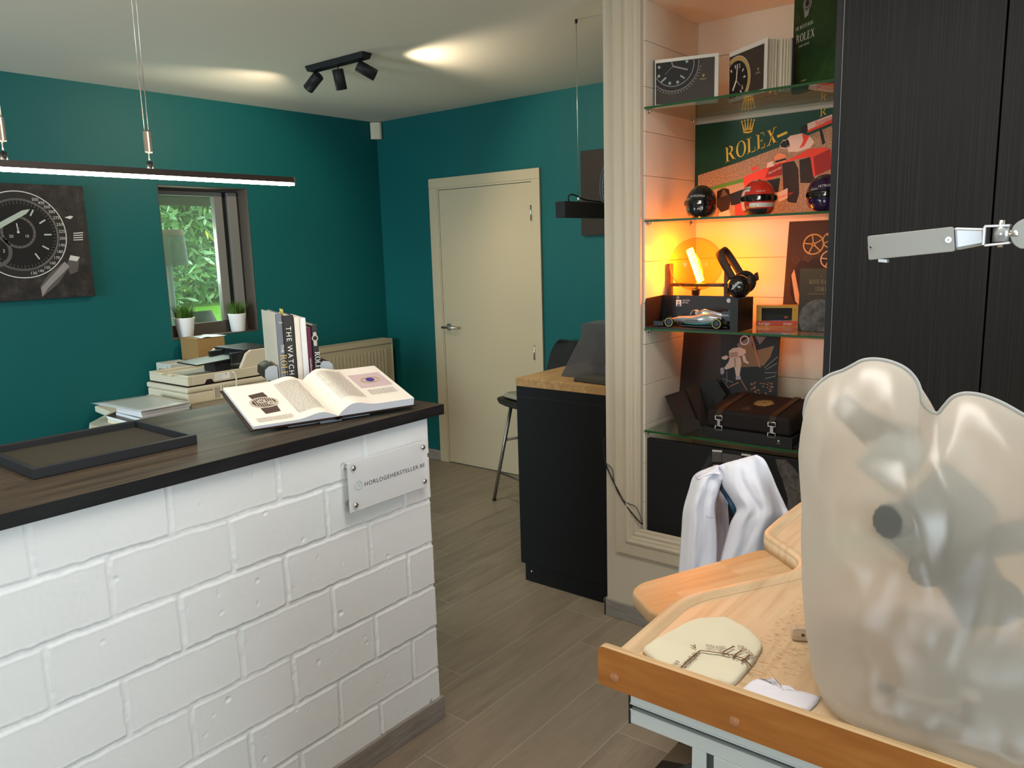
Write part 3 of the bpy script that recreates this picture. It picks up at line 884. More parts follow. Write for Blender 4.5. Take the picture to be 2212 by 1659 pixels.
t, y0, y1 = book('book', 'grey-blue book with gold lettering, leftmost of the standing row', (594, 680), (608, 677), hs0, 0.245, mat('grey_blue_cover', (0.16, 0.18, 0.22), 0.35))
b = MB(); b.text('THE', SL(y0 + .010, .205), DN, SY, .0105, 0); b.build('upper_lettering', PAPER, t)
b = MB(); b.text('ROLEX', SL(y0 + .006, .172), DN, SY, .020, 0, serif=True, sx=1.08); b.build('main_lettering', GOLD, t)
b = MB(); b.text('STORY', SL(y0 + .010, .040), DN, SY, .011, 0); b.build('lower_lettering', PAPER, t)
b = MB(); b.text('MEDL', SL(y0 + .009, .275), SY, -DN, .004, 0); b.build('publisher_lettering', PAPER, t)
b = MB(); rr = random.Random(2)              # pale jacket on the outer face, with its paragraph of print
lb(b, y0 - .0016, y0 - .0004, 0.002, .25, 0, hs0)
for i in range(22): lb(b, y0 - .0020, y0 - .0016, .050 + rr.uniform(0, .01), .215, .262 - i * .0088, .2636 - i * .0088, 1)
o = b.build('jacket', [mat('cream_jacket', (0.62, 0.58, 0.48), 0.5), GREYT], t); recalc(o)
t, y0, y1 = book('book', 'thick black book with large white title beside the grey-blue one', (609, 680), (633.5, 682), H_(621, 681), 0.235, mat('charcoal_cover', (0.03, 0.028, 0.026), 0.45))
b = MB(); b.text('THE WATCH', SL((y0 + y1) / 2 - .0085, .262), DN, SY, .0165, 0, sx=.95, gap=.30); b.build('spine_lettering', PAPER, t)
b = MB(); lb(b, y0 + .010, y0 + .0102, .03, .09, .2, H_(621, 681) + .018); b.build('yellow_note', mat('yellow_note', (0.75, 0.60, 0.16), 0.7), t)
t, y0, y1 = book('book', 'ivory hardback, left of the plain white one in the standing row', (634.5, 684), (646.5, 686), H_(640, 685), 0.23, mat('ivory_cover', (0.80, 0.74, 0.64), 0.4))
t, y0, y1 = book('book', 'plain white hardback next to the burgundy book', (647, 686), (660, 688), H_(655, 687), 0.23, mat('white_cover', (0.80, 0.80, 0.82), 0.35))
t, y0, y1 = book('book', 'slim burgundy book with pink top edge in the standing row', (660.8, 706), (671.3, 708), H_(666, 707), 0.19, mat('burgundy_cover', (0.10, 0.012, 0.035), 0.35))
b = MB(); b.text('werk voor de moderne horlogemaker', SL(y1 - .006, .03), -DN, -SY, .0055, 0); b.build('spine_lettering', PAPER, t)
t, y0, y1 = book('book', 'black book with a watch on its spine, rightmost of the standing row', (672, 702), (685, 703), H_(678, 702), 0.21, mat('black_cover', (0.015, 0.015, 0.017), 0.3))
b = MB(); b.text('ROLEX', SL(y0 + .0055, .172), DN, SY, .0165, 0, serif=True, sx=1.08); b.build('main_lettering', PAPER, t)
b = MB(); b.text('JAMES', SL(y0 + .009, .045), DN, SY, .006, 0); b.build('author_lettering', GOLD, t)
b = MB(); c = SL((y0 + y1) / 2, .218); b.disc(c, SY, -DN, .0105, m=0); b.disc(c + nb_ * .0004, SY, -DN, .0070, m=1)
b.poly([c + SY * a + V((0, 0, h)) for a, h in ((-.006, .009), (.006, .009), (.005, .020), (-.005, .020))], 0); b.poly([c + SY * a + V((0, 0, h)) for a, h in ((-.005, -.026), (.005, -.026), (.006, -.009), (-.006, -.009))], 0)
b.build('watch_print', [SILV, INK], t)
# holder with rolled-over arms at both ends of the row
hs = thing('book_holder', 'grey book holder with dark rounded arms around the standing books', 'holder', LP(.08, .1, 0))
SIL = mat('silver_grey_plastic', (0.42, 0.46, 0.50), 0.35); DKB = mat('dark_brown_pad', (0.035, 0.028, 0.020), 0.55)
ya = spa(593, 680) - 0.0035; yb_ = spa(685, 703) + 0.003
for sgn, y0, nm in ((-1, ya, 'left_arm'), (1, yb_, 'right_arm')):
    pr = [(0, 0), (0, 0.132), (-0.010, 0.139), (-0.028, 0.136), (-0.040, 0.126), (-0.042, 0.102), (-0.037, 0.092), (-0.018, 0.088), (-0.010, 0.078), (-0.007, 0.0)]
    p3 = [LP(y0 - sgn * a if sgn > 0 else y0 + a, .004, z) for a, z in pr]
    b = MB(); b.prism(p3, bd_ * .15, 1, 1, True); b.poly([p + nb_ * .0006 for p in p3], 0)
    o = b.build(nm, [SIL, DKB], hs, bevel=0.003)
b = MB(); lb(b, ya, yb_, .01, .21, -.0003, -.0001); o = b.build('base_sheet', SIL, hs); recalc(o)


# ------------------------------------------------------------------ lamps of the teal room
LED = mat('warm_led_diffuser', (0.9, 0.85, 0.75), 0.5, emit=(1.0, 0.86, 0.66), estr=42.0)
LEDUP = mat('warm_led_uplight', (0.9, 0.85, 0.75), 0.5, emit=(1.0, 0.86, 0.66), estr=26.0)
BARX = -2.1
pl = thing('pendant_light', 'long black pendant bar glowing warm white above the counter', 'lamp', (BARX, 0.45, 1.816))
b = MB(); b.box((BARX - 0.011, -0.65, 1.8180), (BARX + 0.011, 1.548, 1.8305))
for sx in (-1, 1): b.box((BARX + sx * 0.0102 - 0.0008, -0.65, 1.8305), (BARX + sx * 0.0102 + 0.0008, 1.548, 1.8345))
b.build('housing', mat('bronze_black_metal', (0.045, 0.035, 0.028), 0.4, 0.6), pl)
MB().box((BARX - 0.010, -0.645, 1.8090), (BARX + 0.010, 1.545, 1.8180)).build('light_diffuser', LED, pl, bevel=0.003)
MB().box((BARX - 0.0090, -0.645, 1.8306), (BARX + 0.0090, 1.545, 1.8318)).build('uplight_diffuser', LEDUP, pl)
MB().box((BARX - 0.0115, 1.5485, 1.8090), (BARX + 0.0115, 1.553, 1.8345)).build('end_cap', STEEL, pl)
for hy in (1.097, 0.748, -0.20):
    b = MB(); b.cyl((BARX, hy, 1.8320), (BARX, hy, 1.853), 0.0078, seg=20); fe = b.build('ferrule', SATIN, pl)
    b = MB(); b.cyl((BARX, hy, 1.853), (BARX, hy, 1.876), 0.0018, seg=8); b.build('lower_wire', STEEL, fe)
    b = MB(); b.lathe([(0, 0), (0.0095, 0), (0.0105, 0.002), (0.0105, 0.0035), (0.0100, 0.0045), (0.0100, 0.053), (0.009, 0.055), (0, 0.055)], (BARX, hy, 1.876), seg=28); gp = b.build('wire_gripper', mat('warm_nickel', (0.60, 0.52, 0.45), 0.3, 1.0), pl)
    for k, (dx, tx) in enumerate(((-0.005, -0.002), (0.005, 0.012))):
        MB().cyl((BARX, hy + dx, 1.931), (BARX, hy + tx, H - .0005), 0.0011, seg=8).build('wire', STEEL, pl)

p2 = thing('pendant_light', 'unlit black box pendant hanging over the black desk, partly behind the niche wall', 'lamp', (-2.0, 3.35, 1.722))
MB().box((-2.025, 2.86, 1.722), (-1.975, 3.95, 1.791)).build('housing', BLACK, p2, bevel=0.002)
for hy in (3.006, 3.80):
    MB().cyl((-2.0, hy, 1.791), (-2.0, hy, 1.815), 0.005, seg=14).build('wire_gripper', STEEL, p2)
    MB().cyl((-2.0, hy, 1.815), (-2.0, hy, 2.555), 0.0012, seg=8).build('wire', STEEL, p2)
    MB().cyl((-2.0, hy, 2.545), (-2.0, hy, H - 0.0003), 0.006, seg=16).build('ceiling_fixing', SATIN, p2)
MB().tube(catmull([(-2.0, 2.93, 1.79), (-2.0, 2.925, 1.812), (-2.0, 2.95, 1.823), (-2.0, 2.99, 1.818), (-2.0, 3.06, 1.803), (-2.0, 3.2, 1.797)], 6), 0.0035).build('flex', SATIN, p2)

sp_ = thing('ceiling_spotlight', 'black ceiling bar with three adjustable spotlight heads', 'lamp', (-3.28, 2.745, H))
b = MB()
b.hexa([V((-3.50, 2.712, H - 0.0005)), V((-3.50, 2.778, H - 0.0005)), V((-3.05, 2.778, H - 0.0005)), V((-3.05, 2.712, H - 0.0005)),
        V((-3.49, 2.718, H - 0.028)), V((-3.49, 2.772, H - 0.028)), V((-3.06, 2.772, H - 0.028)), V((-3.06, 2.718, H - 0.028))])
o = b.build('base_bar', BLACK, sp_, bevel=0.003); recalc(o)
SPOTG = mat('spot_lamp_glass', (0.9, 0.85, 0.75), 0.3, emit=(1.0, 0.85, 0.62), estr=6.0)
for px_, dirv in ((-3.44, (-0.70, -0.12, -0.52)), (-3.275, (0.0, 0.20, -1.0)), (-3.11, (0.56, 0.62, -0.46))):
    dv = V(dirv).normalized(); piv = V((px_, 2.745, H - 0.052)); a = piv - dv * 0.012 + V((0, 0, -0.006)); e_ = a + dv * 0.098
    hd = MB(); hd.lathe([(0, 0), (.0270, 0), (.0285, .0015), (.0285, .098), (.0262, .098), (.0262, .070), (0, .070)], a, dv, 36)
    h_ = hd.build('spot_head', BLACK, sp_)
    MB().cyl((px_, 2.745, H - 0.028), piv - V((0, 0, 0.012)), 0.0045, seg=14).build('pivot', STEEL, h_)
    MB().cyl(e_ - dv * 0.0268, e_ - dv * 0.0255, 0.0255, seg=28).build('lamp_glass', SPOTG, h_)
    l = bpy.data.lights.new('spot_beam', 'SPOT'); l.energy = 24 if abs(dirv[0]) > .3 else 12; l.color = (1.0, 0.84, 0.6); l.spot_size = radians(128); l.spot_blend = 0.45; l.shadow_soft_size = 0.018
    lo = bpy.data.objects.new('spot_beam', l); scene.collection.objects.link(lo); lo.location = e_ + dv * 0.006; lo.rotation_euler = dv.to_track_quat('-Z', 'Z').to_euler()

ms = MB()
c0 = V((-4.597, 4.183, 0))
pr = rounded([c0 + V((-0.030, 0.030, 0)) + V((a, b_, 0)) for a, b_ in ((0.062, 0.0), (0.062, -0.020), (0.020, -0.062), (0.0, -0.062), (0.0, 0.0))], [0, .01, .01, 0, 0], 4)
ms.prism([p + V((0, 0, 2.431)) for p in pr], (0, 0, 0.122))
o = ms.build('motion_sensor', CREAM, loc=(-4.6, 4.18, 2.431), bevel=0.003); recalc(o)
tag(o, 'small cream motion sensor in the upper corner of the teal walls', 'sensor')

# ------------------------------------------------------------------ pictures on the teal walls
DKP = NT('dark_print_background', 0.6); nf = DKP.noise(DKP.mapping((1, 1, 1)), 14, 8, 0.7)
DKP.color(DKP.ramp(nf, [(0.35, (0.012, 0.010, 0.009)), (0.55, (0.030, 0.024, 0.022)), (0.78, (0.075, 0.062, 0.056))]))
PG = {k: mat('print_' + k, c, 0.55) for k, c in dict(black=(0.008, 0.007, 0.007), dark=(0.022, 0.019, 0.018), grey=(0.10, 0.085, 0.08), mid=(0.28, 0.25, 0.24), light=(0.62, 0.58, 0.55), lume=(0.42, 0.47, 0.40), blue=(0.10, 0.22, 0.38)).items()}
XP = -4.604
wp = thing('watch_picture', 'black and white canvas print of a chronograph watch on the garden wall', 'picture', (XP, 1.5, 1.398))
MB().box((XW + 0.001, 0.98, 1.398), (XP, 2.010, 1.9995)).build('canvas', DKP.m, wp, bevel=0.002)
W1 = lambda x, y, k=0: AT(x * 0.3165, 150 + y * 0.3165, 'x', XP + 0.0006 + 0.0005 * k)
u, v, n = V((0, 1, 0)), V((0, 0, 1)), V((1, 0, 0)); C_ = V((XP + 0.0006, 1.670, 1.7385)); Rz = 0.2245
b = MB(); o5 = lambda k: n * (0.0005 * k)
b.poly([W1(*q, 0) for q in ((440, 1310), (475, 1345), (400, 1460), (290, 1553), (275, 1480), (330, 1400))], 2)
b.poly([W1(*q, 0) for q in ((478, 1265), (545, 1280), (530, 1380), (480, 1400), (455, 1340))], 2); b.poly([W1(*q, 1) for q in ((482, 1268), (545, 1280), (525, 1310), (470, 1300))], 4)
b.poly([W1(*q, 1) for q in ((442, 1312), (475, 1345), (330, 1490), (290, 1552), (280, 1490))], 3)
b.build('lug_print', [PG[k] for k in ('black', 'dark', 'grey', 'mid', 'light')], wp); b = MB()
b.poly([W1(*q, 0) for q in ((440, 1010), (480, 998), (520, 1020), (528, 1100), (490, 1110))], 1); b.poly([W1(*q, 1) for q in ((440, 1010), (480, 998), (500, 1005), (480, 1022))], 4)
b.poly([W1(*q, 0) for q in ((480, 1115), (565, 1108), (572, 1170), (500, 1172))], 1)
for k in range(4): b.poly([W1(500, 1116 + 15 * k, 1), W1(566, 1110 + 16 * k, 1), W1(567, 1117 + 16 * k, 1), W1(502, 1122 + 15 * k, 1)], 4)
b.build('case_print', [PG[k] for k in ('black', 'dark', 'grey', 'mid', 'light')], wp)
b = MB(); b.disc(C_ + o5(2), u, v, Rz, 72, 1); b.ring(C_ + o5(3), u, v, Rz + 0.001, Rz - 0.004, 0, 2 * pi, 90, 4); b.disc(C_ + o5(3), u, v, 0.185, 72, 0); b.ring(C_ + o5(4), u, v, 0.187, 0.176, 0, 2 * pi, 80, 2); b.ring(C_ + o5(5), u, v, 0.179, 0.1772, -1.2, 1.3, 60, 3)
b.build('bezel_print', [PG[k] for k in ('black', 'dark', 'grey', 'mid', 'light')], wp)
b = MB()
for i in range(60):
    a = 2 * pi * i / 60; d = u * cos(a) + v * sin(a)
    b.line(C_ + o5(6) + d * 0.158, C_ + o5(6) + d * (0.172 if i % 5 else 0.174), 0.0012, n, 3)
for a in (0.0, 0.55, 1.05, -0.55, -1.05): d = u * cos(a) + v * sin(a); b.line(C_ + o5(7) + d * 0.112, C_ + o5(7) + d * 0.148, 0.008, n, 5)
b.build('index_print', [PG[k] for k in ('black', 'dark', 'grey', 'mid', 'light', 'lume')], wp)
b = MB()
for i, tx in enumerate(('500', '400', '350', '300', '275', '250', '225', '200', '190', '180', '170', '160', '150', '140', '130')):
    a = radians(64) - radians(9.2) * i if i < 4 else radians(36.4) - radians(10.5) * (i - 3)
    d = u * cos(a) + v * sin(a)
    b.text(tx, C_ + o5(5) + d * 0.2035 - v * 0.0075, u, v, 0.0150, 4, 'c')
b.build('numeral_print', [PG[k] for k in ('black', 'dark', 'grey', 'mid', 'light')], wp)
b = MB(); s1 = W1(125, 1110, 6); b.ring(s1, u, v, 0.084, 0.072, 0, 2 * pi, 48, 2); b.disc(s1, u, v, 0.0065, 20, 4)
for i in range(24): d = u * cos(2 * pi * i / 24) + v * sin(2 * pi * i / 24); b.line(s1 + o5(1) + d * 0.068, s1 + o5(1) + d * 0.080, 0.001, n, 3)
b.line(s1 + o5(1), s1 + o5(1) + v * 0.045 - u * 0.003, 0.005, n, 4); b.text('20', s1 + o5(1) - u * 0.036 - v * 0.028, u, v, 0.0145, 4, 'c'); b.text('10', s1 + o5(1) + u * 0.040 - v * 0.028, u, v, 0.0145, 4, 'c')
b.text('30', s1 + o5(1) + v * 0.012, u, v, 0.011, 3, 'c')
s2 = W1(-40, 1240, 6); b.ring(s2, u, v, 0.084, 0.066, 0, 2 * pi, 48, 2); b.text('3', s2 + o5(1) + u * 0.040 - v * 0.008, u, v, 0.0165, 4)
b.build('subdial_print', [PG[k] for k in ('black', 'dark', 'grey', 'mid', 'light')], wp)
b = MB(); b.add([W1(-60, 1075, 9), W1(150, 962, 9), W1(205, 953, 9), W1(180, 985, 9), W1(-60, 1120, 9)], [(0, 1, 2, 3, 4)], 5); b.build('hand_print', [PG[k] for k in ('black', 'dark', 'grey', 'mid', 'light', 'lume')], wp)

YP = YB - 0.030
bp2 = thing('blue_dial_picture', 'dark brown canvas with a thin blue watch dial on the door wall', 'picture', (-2.4, YP, 1.66))
MB().box((-2.772, YP, 1.660), (-1.97, YB - 0.001, 2.172)).build('canvas', mat('dark_brown_canvas', (0.028, 0.018, 0.013), 0.6), bp2, bevel=0.002)
u2, n2 = V((1, 0, 0)), V((0, -1, 0)); C2 = V((-2.372, YP - 0.0006, 1.945)); b = MB()
for ro, ri in ((0.262, 0.260), (0.245, 0.242), (0.205, 0.204)): b.ring(C2, u2, v, ro, ri, 0, 2 * pi, 80)
for i in range(60): d = u2 * cos(2 * pi * i / 60) + v * sin(2 * pi * i / 60); b.line(C2 + d * 0.228, C2 + d * 0.240, 0.002, n2)
for i in range(12): d = u2 * cos(2 * pi * i / 12) + v * sin(2 * pi * i / 12); b.line(C2 + d * 0.175, C2 + d * 0.22, 0.006, n2)
b.build('dial_print', PG['blue'], bp2)

# ------------------------------------------------------------------ radiator
RAD = mat('cream_radiator_enamel', (0.44, 0.385, 0.265), 0.4)
ra = thing('radiator', 'cream panel radiator under the window side of the teal wall', 'radiator', (-4.57, 3.5, 0.13))
b = MB(); y0, y1, xf = 2.95, 4.135, -4.500
for k in range(int((y1 - y0 - 0.06) / 0.0333)):
    ya = y0 + 0.035 + k * 0.0333; pr = [(ya, 0), (ya + 0.005, 0.008), (ya + 0.022, 0.008), (ya + 0.027, 0)]
    b.prism([V((xf + d, y, 0.20)) for y, d in pr], (0, 0, 0.66))
b.box((xf - 0.012, y0 + 0.004, 0.15), (xf, y1 - 0.004, 0.90)); pn = b.build('front_panel', RAD, ra, bevel=0.003)
MB().box((XW + 0.035, y0 + 0.004, 0.15), (XW + 0.047, y1 - 0.004, 0.90)).build('rear_panel', RAD, ra)
for ya in (y0, y1 - 0.006): MB().box((XW + 0.033, ya, 0.16), (xf + 0.009, ya + 0.006, 0.935)).build('side_cover', RAD, ra, bevel=0.002)
b = MB(); b.box((xf - 0.003, y0 + 0.007, 0.902), (xf + 0.008, y1 - 0.007, 0.937)); b.box((XW + 0.034, y0 + 0.007, 0.902), (XW + 0.045, y1 - 0.007, 0.937))
for k in range(38): b.box((XW + 0.045, y0 + 0.02 + k * 0.03, 0.928), (xf - 0.003, y0 + 0.038 + k * 0.03, 0.936))
b.build('top_grille', RAD, ra)
for ya in (y0 + 0.15, y1 - 0.15): MB().box((XW + 0.0005, ya, 0.2), (XW + 0.035, ya + 0.03, 0.85)).build('wall_bracket', RAD, ra)
MB().cyl((-4.56, y0 + 0.05, 0.0), (-4.56, y0 + 0.05, 0.16), 0.009, seg=14).build('pipe', RAD, ra)

# ------------------------------------------------------------------ window sill plants
POT = mat('white_pot_glaze', (0.78, 0.77, 0.78), 0.35); GR = [mat('artificial_grass', (0.045, 0.11, 0.018), 0.5), mat('artificial_grass_light', (0.12, 0.22, 0.04), 0.5)]
for (py_, rt, hh, lab, sd) in ((2.565, 0.063, 0.122, 'white pot of artificial grass, left one on the window sill', 1), (2.935, 0.058, 0.118, 'white pot of artificial grass, right one beside the window jamb', 2)):
    xx = -4.682; zz = WZ0 + 0.0065
    t = thing('potted_grass', lab, 'plant', (xx, py_, zz), 'grass pots on the window sill')
    b = MB(); b.lathe([(0, 0), (0.043, 0), (0.045, 0.003), (rt - 0.002, hh - 0.006), (rt, hh), (rt - 0.004, hh), (rt - 0.006, hh - 0.012), (0, hh - 0.014)], (xx, py_, zz), seg=40)
    b.build('pot', POT, t)
    rr = random.Random(sd); b = MB()
    for i in range(240):
        a = rr.uniform(0, 2 * pi); r0 = (rt - 0.012) * sqrt(rr.random()); p = V((xx + r0 * cos(a), py_ + r0 * sin(a), zz + hh - 0.013))
        lean = V((cos(a), sin(a), 0)) * (0.12 + 0.9 * r0 / rt * rr.random()) + V((rr.uniform(-.25, .25), rr.uniform(-.25, .25), 0)); L = rr.uniform(0.06, 0.115)
        m1 = p + (V((0, 0, 1)) + lean * 0.35).normalized() * L * 0.55; e1_ = m1 + (V((0, 0, 0.8)) + lean).normalized() * L * 0.45
        if e1_.x < -4.74: e1_.x = -4.738
        sdv = V((-sin(a + .7), cos(a + .7), 0)) * 0.0016
        b.add([p - sdv, p + sdv, m1 + sdv, m1 - sdv, e1_], [(0, 1, 2, 3), (3, 2, 4)], 0 if rr.random() < .6 else 1)
    b.build('grass', GR, t)

# ------------------------------------------------------------------ desk with printer behind the counter
DESK = mat('cream_desk_top', (0.66, 0.61, 0.48), 0.45)
dk = thing('back_office_desk', 'cream desk with a cut corner behind the counter under the printer', 'desk', (-4.1, 2.3, 0))
pts = [(-3.70, 1.64), (-4.02, 1.648), (-4.145, 1.705), (-4.335, 1.895), (-4.60, 1.93), (-4.60, 2.86), (-3.70, 2.86)]
b = MB(); b.prism([V((x, y, 0.745)) for x, y in pts], (0, 0, 0.035)); o = b.build('desk_top', DESK, dk, bevel=0.006); recalc(o)
for x, y in ((-3.76, 1.76), (-3.76, 2.80), (-4.52, 2.80), (-4.40, 2.02)): MB().box((x - 0.025, y - 0.025, 0), (x + 0.025, y + 0.025, 0.7445)).build('leg', mat('grey_leg', (0.25, 0.25, 0.25), 0.4), dk)

BG = mat('printer_beige', (0.60, 0.53, 0.40), 0.45, bump=(500, 0.04, 0.0005)); BG2 = mat('printer_beige_dark', (0.40, 0.35, 0.27), 0.5); ADF = mat('feeder_black', (0.018, 0.019, 0.020), 0.4); DKR = mat('dark_recess', (0.018, 0.008, 0.007), 0.7)
pn = thing('printer', 'beige office printer with black paper feeder tray behind the counter', 'printer', (-4.12, 2.4, 0.78))
X0, X1, Y0, Y1 = -4.34, -3.914, 2.118, 2.70
b = MB(); b.box((X0 + .03, Y0 + .03, 0.7805), (X1 - .02, Y1 - .02, 0.822)); b.build('base', BG2, pn, bevel=0.006)
b = MB(); b.box((X0, Y0, 0.822), (X1, Y1, 0.881)); b.build('lower_body', BG, pn, bevel=0.008)
b = MB(); b.box((X0 - .004, Y0 - .004, 0.8825), (X1 + .004, Y1 + .004, 0.9135)); ub = b.build('upper_body', BG, pn, bevel=0.010)
b = MB()
for yy in (2.27, 2.352): b.box((X1 - 0.004, yy, 0.832), (X1 + 0.0055, yy + 0.004, 0.895))
for yy in (2.315, 2.330, 2.345): b.box((X1 - 0.004, yy - 0.003, 0.826), (X1 + 0.009, yy + 0.003, 0.905))
b.build('vent_ribs', BG, pn, bevel=0.001)
b = MB(); b.box((X1, 2.268, 0.835), (X1 + 0.0015, 2.308, 0.893)); b.build('vent_recess', BG2, pn); b = MB(); b.box((X1, 2.356, 0.835), (X1 + 0.0015, 2.40, 0.893)); b.build('vent_recess', BG2, pn)
lid = MB(); z0, z1 = 0.9215, 0.9735
lid.box((X0 + .02, Y0 + .008, z0), (X1 + .002, Y0 + .030, z1 - .012)); lid.box((X1 - .018, Y0 + .030, z0), (X1 + .002, Y1, z1)); lid.box((X0 + .02, Y0 + .030, z0), (X0 + .04, Y1, z1)); lid.box((X0 + .04, Y0 + .030, z0), (X1 - .018, Y1, z1 - .014))
lid.box((X0 + .02, Y0 + .008, z1 - .012), (X0 + .16, Y0 + .030, z1)); lid.box((X1 - .10, Y0 + .008, z1 - .012), (X1 + .002, Y0 + .030, z1)); lid.box((X0 + .22, Y0 + .008, z1 - .012), (X1 - .17, Y0 + .030, z1))
ld = lid.build('scanner_lid', BG, pn, bevel=0.003)
MB().box((X0 + .02, Y0 + .012, 0.9135), (X1 - .004, Y1, z0)).build('lid_gap', DKR, pn)
b = MB(); b.poly([V((X1 + .0026, y, z)) for y, z in ((2.222, z0 + .0005), (2.278, z0 + .0005), (2.265, z0 + .022), (2.235, z0 + .022))]); b.build('hinge_notch', DKR, ld)
b = MB(); b.box((X1 + .002, 2.285, 0.931), (X1 + .0026, 2.375, 0.966)); lb = b.build('rating_label', PAPER, ld)
b = MB(); rr = random.Random(9)
for r_ in range(4): b.box((X1 + .0027, 2.289, 0.935 + r_ * .007), (X1 + .003, 2.289 + rr.uniform(.03, .05), 0.9365 + r_ * .007))
b.box((X1 + .0027, 2.348, 0.953), (X1 + .003, 2.358, 0.962)); b.build('label_print', GREYT, lb)
MB().tube(catmull([(X1 + .001, 2.395, 0.962), (X1 + .012, 2.398, 0.957), (X1 + .015, 2.405, 0.93), (X1 + .014, 2.402, 0.88), (X1 + .008, 2.392, 0.845), (X1 - .01, 2.39, 0.83)], 6), 0.0045).build('cable', BG, pn)
b = MB(); b.prism([V((X1 - .012, y, z)) for y, z in ((2.455, z1), (2.72, z1), (2.72, 1.068), (2.530, 1.068), (2.500, 1.052))], (-0.022, 0, 0)); b.prism([V((X0 + .05, y, z)) for y, z in ((2.455, z1), (2.72, z1), (2.72, 1.068), (2.530, 1.068), (2.500, 1.052))], (0.022, 0, 0)); b.box((X0 + .05, 2.60, z1 - .014), (X1 - .034, 2.72, 1.060))
o = b.build('feeder_housing', BG, pn, bevel=0.003); recalc(o)
b = MB(); b.box((X0 + .072, 2.505, 1.060), (X1 - .034, 2.715, 1.072)); b.prism([V((X0 + .073, y, z)) for y, z in ((2.475, 1.000), (2.52, 1.060), (2.60, 1.060), (2.60, 1.0))], (0.318, 0, 0)); fd = b.build('feeder_cover', ADF, pn, bevel=0.002); recalc(fd)
b = MB(); q = [V((x, y, z)) for x, y, z in ((-4.19, 2.225, 1.022), (-3.958, 2.212, 1.022), (-3.958, 2.50, 1.036), (-4.19, 2.50, 1.036))]; b.hexa([p - V((0, 0, .008)) for p in q] + q); b.box((-3.975, 2.42, 1.0), (-3.955, 2.51, 1.060)); b.box((-4.19, 2.42, 1.0), (-4.17, 2.51, 1.060)); b.box((-4.11, 2.34, 0.962), (-4.0, 2.44, 1.024))
o = b.build('paper_tray', ADF, pn, bevel=0.002)
b = MB(); b.box((-4.56, 2.29, 0.7805), (-4.40, 2.44, 0.985)); au = b.build('power_unit', mat('pale_grey_plastic', (0.5, 0.5, 0.44), 0.5), loc=(-4.48, 2.36, 0.7805), bevel=0.006)
tag(au, 'pale grey plastic unit between the printer and the cardboard box', 'box')
b = MB(); b.tube(catmull([(-4.43, 2.288, 0.955), (-4.43, 2.262, 0.956), (-4.425, 2.245, 0.953), (-4.42, 2.240, 0.935), (-4.42, 2.240, 0.86)], 6), 0.010); b.build('plug_elbow', STEEL, au)

cb = thing('cardboard_box', 'brown cardboard box standing under the window behind the printer', 'box', (-4.49, 2.56, 0.78))
CBM = mat('cardboard', (0.30, 0.175, 0.065), 0.8, bump=(40, 0.1, 0.001))
b = MB(); b.box((-4.585, 2.472, 0.7805), (-4.395, 2.655, 1.112)); b.build('carton', CBM, cb, bevel=0.002)
b = MB(); b.box((-4.587, 2.4705, 1.112), (-4.393, 2.6565, 1.1135)); b.build('flap', CBM, cb)
pp = MB(); q = [V(x) for x in ((-4.39, 2.50, 1.114), (-4.392, 2.67, 1.114), (-4.54, 2.66, 1.114), (-4.56, 2.52, 1.114))]
rg = [[lerp(lerp(q[0], q[1], i / 8), lerp(q[3], q[2], i / 8), j / 6) + V((0, 0, 0.0008 + 0.006 * max(0, sin(i * .9 + j * .5)) * (1 if 0 < i < 8 else .4))) for i in range(9)] for j in range(7)]
pp.loft(rg, 0, True, False); o = pp.build('paper_sheet', mat('pale_print_paper', (0.68, 0.74, 0.72), 0.5), loc=(-4.47, 2.58, 1.114)); so = o.modifiers.new('t', 'SOLIDIFY'); so.thickness = 0.0006
tag(o, 'crumpled pale printed sheet lying on the cardboard box', 'paper')

# pile of printed matter on the desk
zc = 0.7803
def mag(name, label, corners, h, cov, edge, grp='papers on the desk behind the counter', lift=0.0):
    global zc
    q = [V((x, y, zc)) for x, y in corners]; t = thing(name, label, 'book' if 'book' in name else 'paper', (sum(p.x for p in q) / 4, sum(p.y for p in q) / 4, zc), grp)
    b = MB(); b.hexa(q + [p + V((0, 0, h - 0.0012)) for p in q]); b.build('pages', edge, t)
    b = MB(); q2 = [p + V((0, 0, h - 0.0011)) for p in q]; c = (q2[0] + q2[2]) / 2; q2 = [c + (p - c) * 1.01 for p in q2]; b.hexa(q2 + [p + V((0, 0, 0.001)) for p in q2]); b.build('cover', cov, t)
    zc += h + 0.0002
EDW = mat('page_edge_white', (0.66, 0.65, 0.66), 0.7); EDY = mat('page_edge_cream', (0.62, 0.55, 0.40), 0.7); BRC = mat('brown_cover', (0.10, 0.05, 0.035), 0.4)
mag('magazine', 'cream magazine at the bottom of the paper pile', ((-4.06, 1.76), (-3.76, 1.75), (-3.76, 2.03), (-4.30, 2.07)), 0.020, PAPER, EDY)
mag('magazine', 'brown covered magazine low in the paper pile', ((-4.08, 1.765), (-3.80, 1.755), (-3.79, 2.035), (-4.29, 2.03)), 0.012, BRC, EDW)
mag('catalogue_book', 'thick catalogue with a dark band in the middle of the paper pile', ((-4.05, 1.80), (-3.78, 1.79), (-3.77, 2.03), (-4.20, 2.04)), 0.016, BRC, EDW)
mag('catalogue_book', 'catalogue with a red line on its edge in the paper pile', ((-4.04, 1.80), (-3.775, 1.80), (-3.77, 2.045), (-4.18, 2.04)), 0.016, mat('red_line_cover', (0.5, 0.12, 0.08), 0.5), EDW)
mag('catalogue_book', 'thick white catalogue near the top of the paper pile', ((-4.04, 1.80), (-3.77, 1.795), (-3.765, 2.05), (-4.18, 2.04)), 0.022, PAPER, EDW)
q = [V((-4.17, 1.735, zc)), V((-3.74, 1.765, zc)), V((-3.745, 2.04, zc)), V((-4.16, 2.05, zc))]
